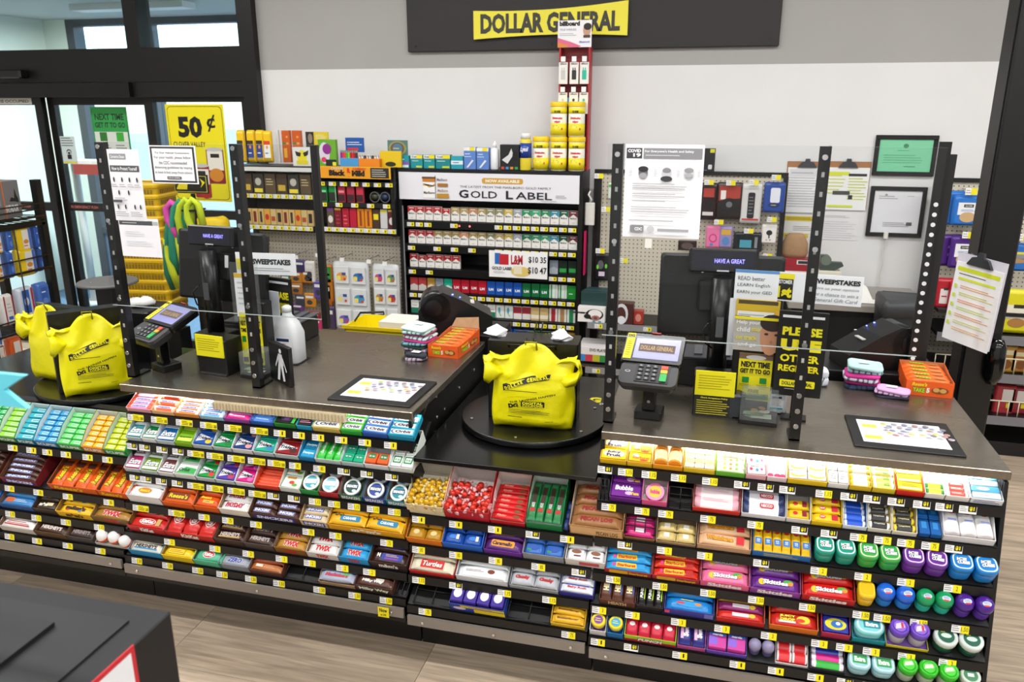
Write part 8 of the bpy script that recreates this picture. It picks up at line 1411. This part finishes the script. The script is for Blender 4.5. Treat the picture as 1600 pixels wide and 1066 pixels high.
for (lb, b, yy, c, el, rz) in (('blue nut bag behind another one on the right gondola', (1474, 297, 1500, 352), 4.97, '2f74c4', [('rect', .1, .0, .5, .6, 'd8dee6'), ('ell', .1, -.2, .4, .3, '8a6a4a')], 12), ('blue nut bag with a clear window in front on the right gondola', (1490, 304, 1530, 353), 4.93, '2a74c8', NUT, 2), ('green topped bag half hidden by the black column', (1528, 297, 1552, 345), 4.98, '5aa83a', [('rect', 0, -.2, .8, .6, 'd4d6d4')], 0),
                           ('purple nut bag behind another one on the right gondola', (1470, 365, 1496, 416), 4.97, '4a2478', [('lines', 0, 0, .5, .6, 2, '8a6ab0')], 12), ('purple nut bag with a white panel in front on the right gondola', (1486, 367, 1522, 420), 4.93, '4c2680', NUT, 2), ('bright green bag half hidden beside the purple ones', (1524, 366, 1546, 405), 4.98, '3fae2a', [('ell', .1, 0, .3, .5, '8fd86a')], 0),
                           ('blue striped bag at the far right edge of the gondola', (1558, 378, 1604, 424), 4.93, '2c6cba', [('rect', 0, .2, 1, .1, 'd8d23a'), ('rect', 0, .05, 1, .2, '8a8a8c'), ('ell', .1, -.15, .8, .2, 'b08a5a')], 0), ('yellow snack bag on the shelf at the far right edge', (1569, 450, 1606, 522), 4.80, 'd8d01e', [('rect', 0, .0, .9, .4, 'e6e0cc'), ('rect', 0, .16, .4, .1, '26261c'), ('ell', 0, -.3, .7, .26, 'a8763a')], 0)):
    pouch('snack_bag', lb, 'snacks', *b, yy, .03, c, el, 'foil', None, rz)
for k, (u, v) in enumerate(((1517, 299), (1512, 367), (1598, 370))):
    p = ony(u, v, 4.90); o = MB().box(-.03, .03, 0, .002, -.018, .018, WHITE).build('peg_tag', None, T(p.x, 4.885, p.z)); MB().cyl((0, .002, 0), (0, .175, 0), .003, CHROME, 6).build('hook_rod', o); decal('printed_lettering', [('rect', .22, 0, .5, 1, 'efe01e'), ('lines', -.25, 0, .4, .7, 2, '999999')], .06, .036, o, T(0, -.0003, 0) @ UP); tag(o, 'white and yellow price tag above the %s bags on the right gondola' % ('blue', 'purple', 'striped blue')[k], 'price tag')
def shelfbag(lb, u0, v0, u1, v1, y, c, el): pouch('snack_bag', lb, 'snacks', u0, v0, u1, v1, y, .03, c, el, 'foil')
zr = ony(1490, 480, 4.8).z
s2 = MB().box(-.63, -.0, -.30, 0, ony(1490, 482, 4.8).z-.02, ony(1490, 482, 4.8).z, BLACK).build('shelf', rr_)
for k, (a, b, l) in enumerate(((1464, 1486, 'left'), (1484, 1510, 'middle'), (1500, 1530, 'right'))): shelfbag('red snack bag, %s of three lying under the purple bags' % l, a, 433+5*k, b, 482, 4.86-.03*k, 'b0182a', [('rect', 0, -.1, .7, .6, 'e4dcd8'), ('rect', 0, .2, .3, .1, '2a2a24'), ('txt', 'Mix', 0, -.1, .5, .16, 'a02030', .04)])
for k, (a, b) in enumerate(((1558, 1582), (1580, 1606))):
    shelfbag('golden snack pouch, %s on the middle far right shelf' % ('left' if k == 0 else 'right'), a, 536+4*k, b, 583, 4.78, ('b88a3a', 'a8702a')[k], [('rect', 0, .3, .7, .2, 'd8cfa8'), ('ell', 0, -.2, .7, .4, '7a4a1c')]); shelfbag('red and white snack pouch, %s on the lowest far right shelf' % ('left' if k == 0 else 'right'), a-3, 598+3*k, b-2, 648, 4.78, ('a83038', '8a2430')[k], [('rect', .1, .2, .6, .5, 'd8d0ca'), ('rect', .2, -.2, .2, .2, 'd8c81e')])
pc = thing('display_column', 'tall black column at the end of the right counter carrying a clipboard', 'column', (1.03, 3.34, 0))
MB().cbox(-.062, .062, -.02, .14, 0, 3.44, mt('0b0b0c', .35), .006).build('column_body', pc); MB().box(-.066, -.0625, 0, .12, .2, 3.4, mt('0e0c0b', .5)).build('side_strip', pc)
MB().lathe([(.02, -.09), (.034, -.06), (.036, .0), (.034, .06), (.02, .09)], 16, mt('060607', .12), T(.045, -.035, .95)).build('rounded_handle', pc)
for sx, h in (('b', 1.0),):
    decal('printed_lettering', [('lines', 0, 0, 1, 1, 3, '77767a')], .05, .05, pc, T(-.0665, .05, 1.33) @ RZ(-90) @ UP)
HL = [('rect', 0, .42, .9, .05, 'd4e02a'), ('lines', 0, .36, .8, .03, 1, '4a4c3a'), ('rect', .0, .3, .8, .03, 'd8e440')] + [('lines', .05, .2-.09*k, .74, .05, 2, ('e89a3a', 'd8d03a', 'e8863a', 'c9d84a', 'e8a04a', 'd8d86a', 'e8b06a')[k]) for k in range(7)] + [('rect', -.42, .2-.12*k, .05, .05, 'c9e03a') for k in range(5)]
clipb('clear clipboard with an orange and green highlighted list hung on the column', 0, 0, 0, 0, 0, 'd8d4e0', HL, 0, T(.957, 3.27, 1.19) @ RZ(-56) @ RY(3), .215, .335)
# ================================================================== close to the camera
fz = 1.05; fc = onz(268, 955, fz)
fx = thing('end_display', 'black topped store fixture close to the camera with a red edged card on its side', 'shelving', (fc.x, fc.y, 0)); FM = mt('0e0e11', .6)
MB().cbox(-1.2, 0, -.75, 0, 0, fz, FM, .004).build('body', fx); MB().box(-1.2, -.05, -.70, -.045, fz, fz+.004, mt('121215', .55)).build('inner_panel', fx); MB().box(-1.2, -.16, -.6, -.09, fz+.004, fz+.012, mt('0d0d10', .55)).build('raised_panel', fx)
a = onx(207, 1007, fc.x); cd = MB().box(0, .002, -.28, 0, -.22, 0, mt('c62430', .5)).build('side_card', fx, T(.0005, a.y-fc.y, a.z), 'white card with a red border')
decal('printed_lettering', [('rect', 0, 0, .93, .92, 'e9eaee'), ('lines', 0, .1, .7, .5, 4, '9aa2b8')], .28, .22, cd, T(.0025, -.14, -.11) @ RZ(90) @ UP)
cy = .93; b0 = ony(44, 580, cy); b1 = ony(12, 607, cy); b2 = ony(48, 631, cy); hh = b0.z-b2.z
rb = thing('ribbon_sign', 'light blue ribbon ended sign close to the camera at the left edge', 'sign', (b1.x, cy, 0)); zc = b1.z
MB().prism([(-.45, -hh/2), (b2.x-b1.x, -hh/2), (0, 0), (b0.x-b1.x, hh/2), (-.45, hh/2)], 0, .008, mt('6fdcec', .5), T(0, 0, zc) @ UP).build('ribbon_board', rb)
MB().cyl((-.3, .006, fz+.012), (-.3, .006, zc+.02), .008, BLACK, 10).build('pole', rb); MB().cbox(-.36, -.24, -.05, .02, fz+.0122, fz+.02, BLACK, .002).build('foot', rb)
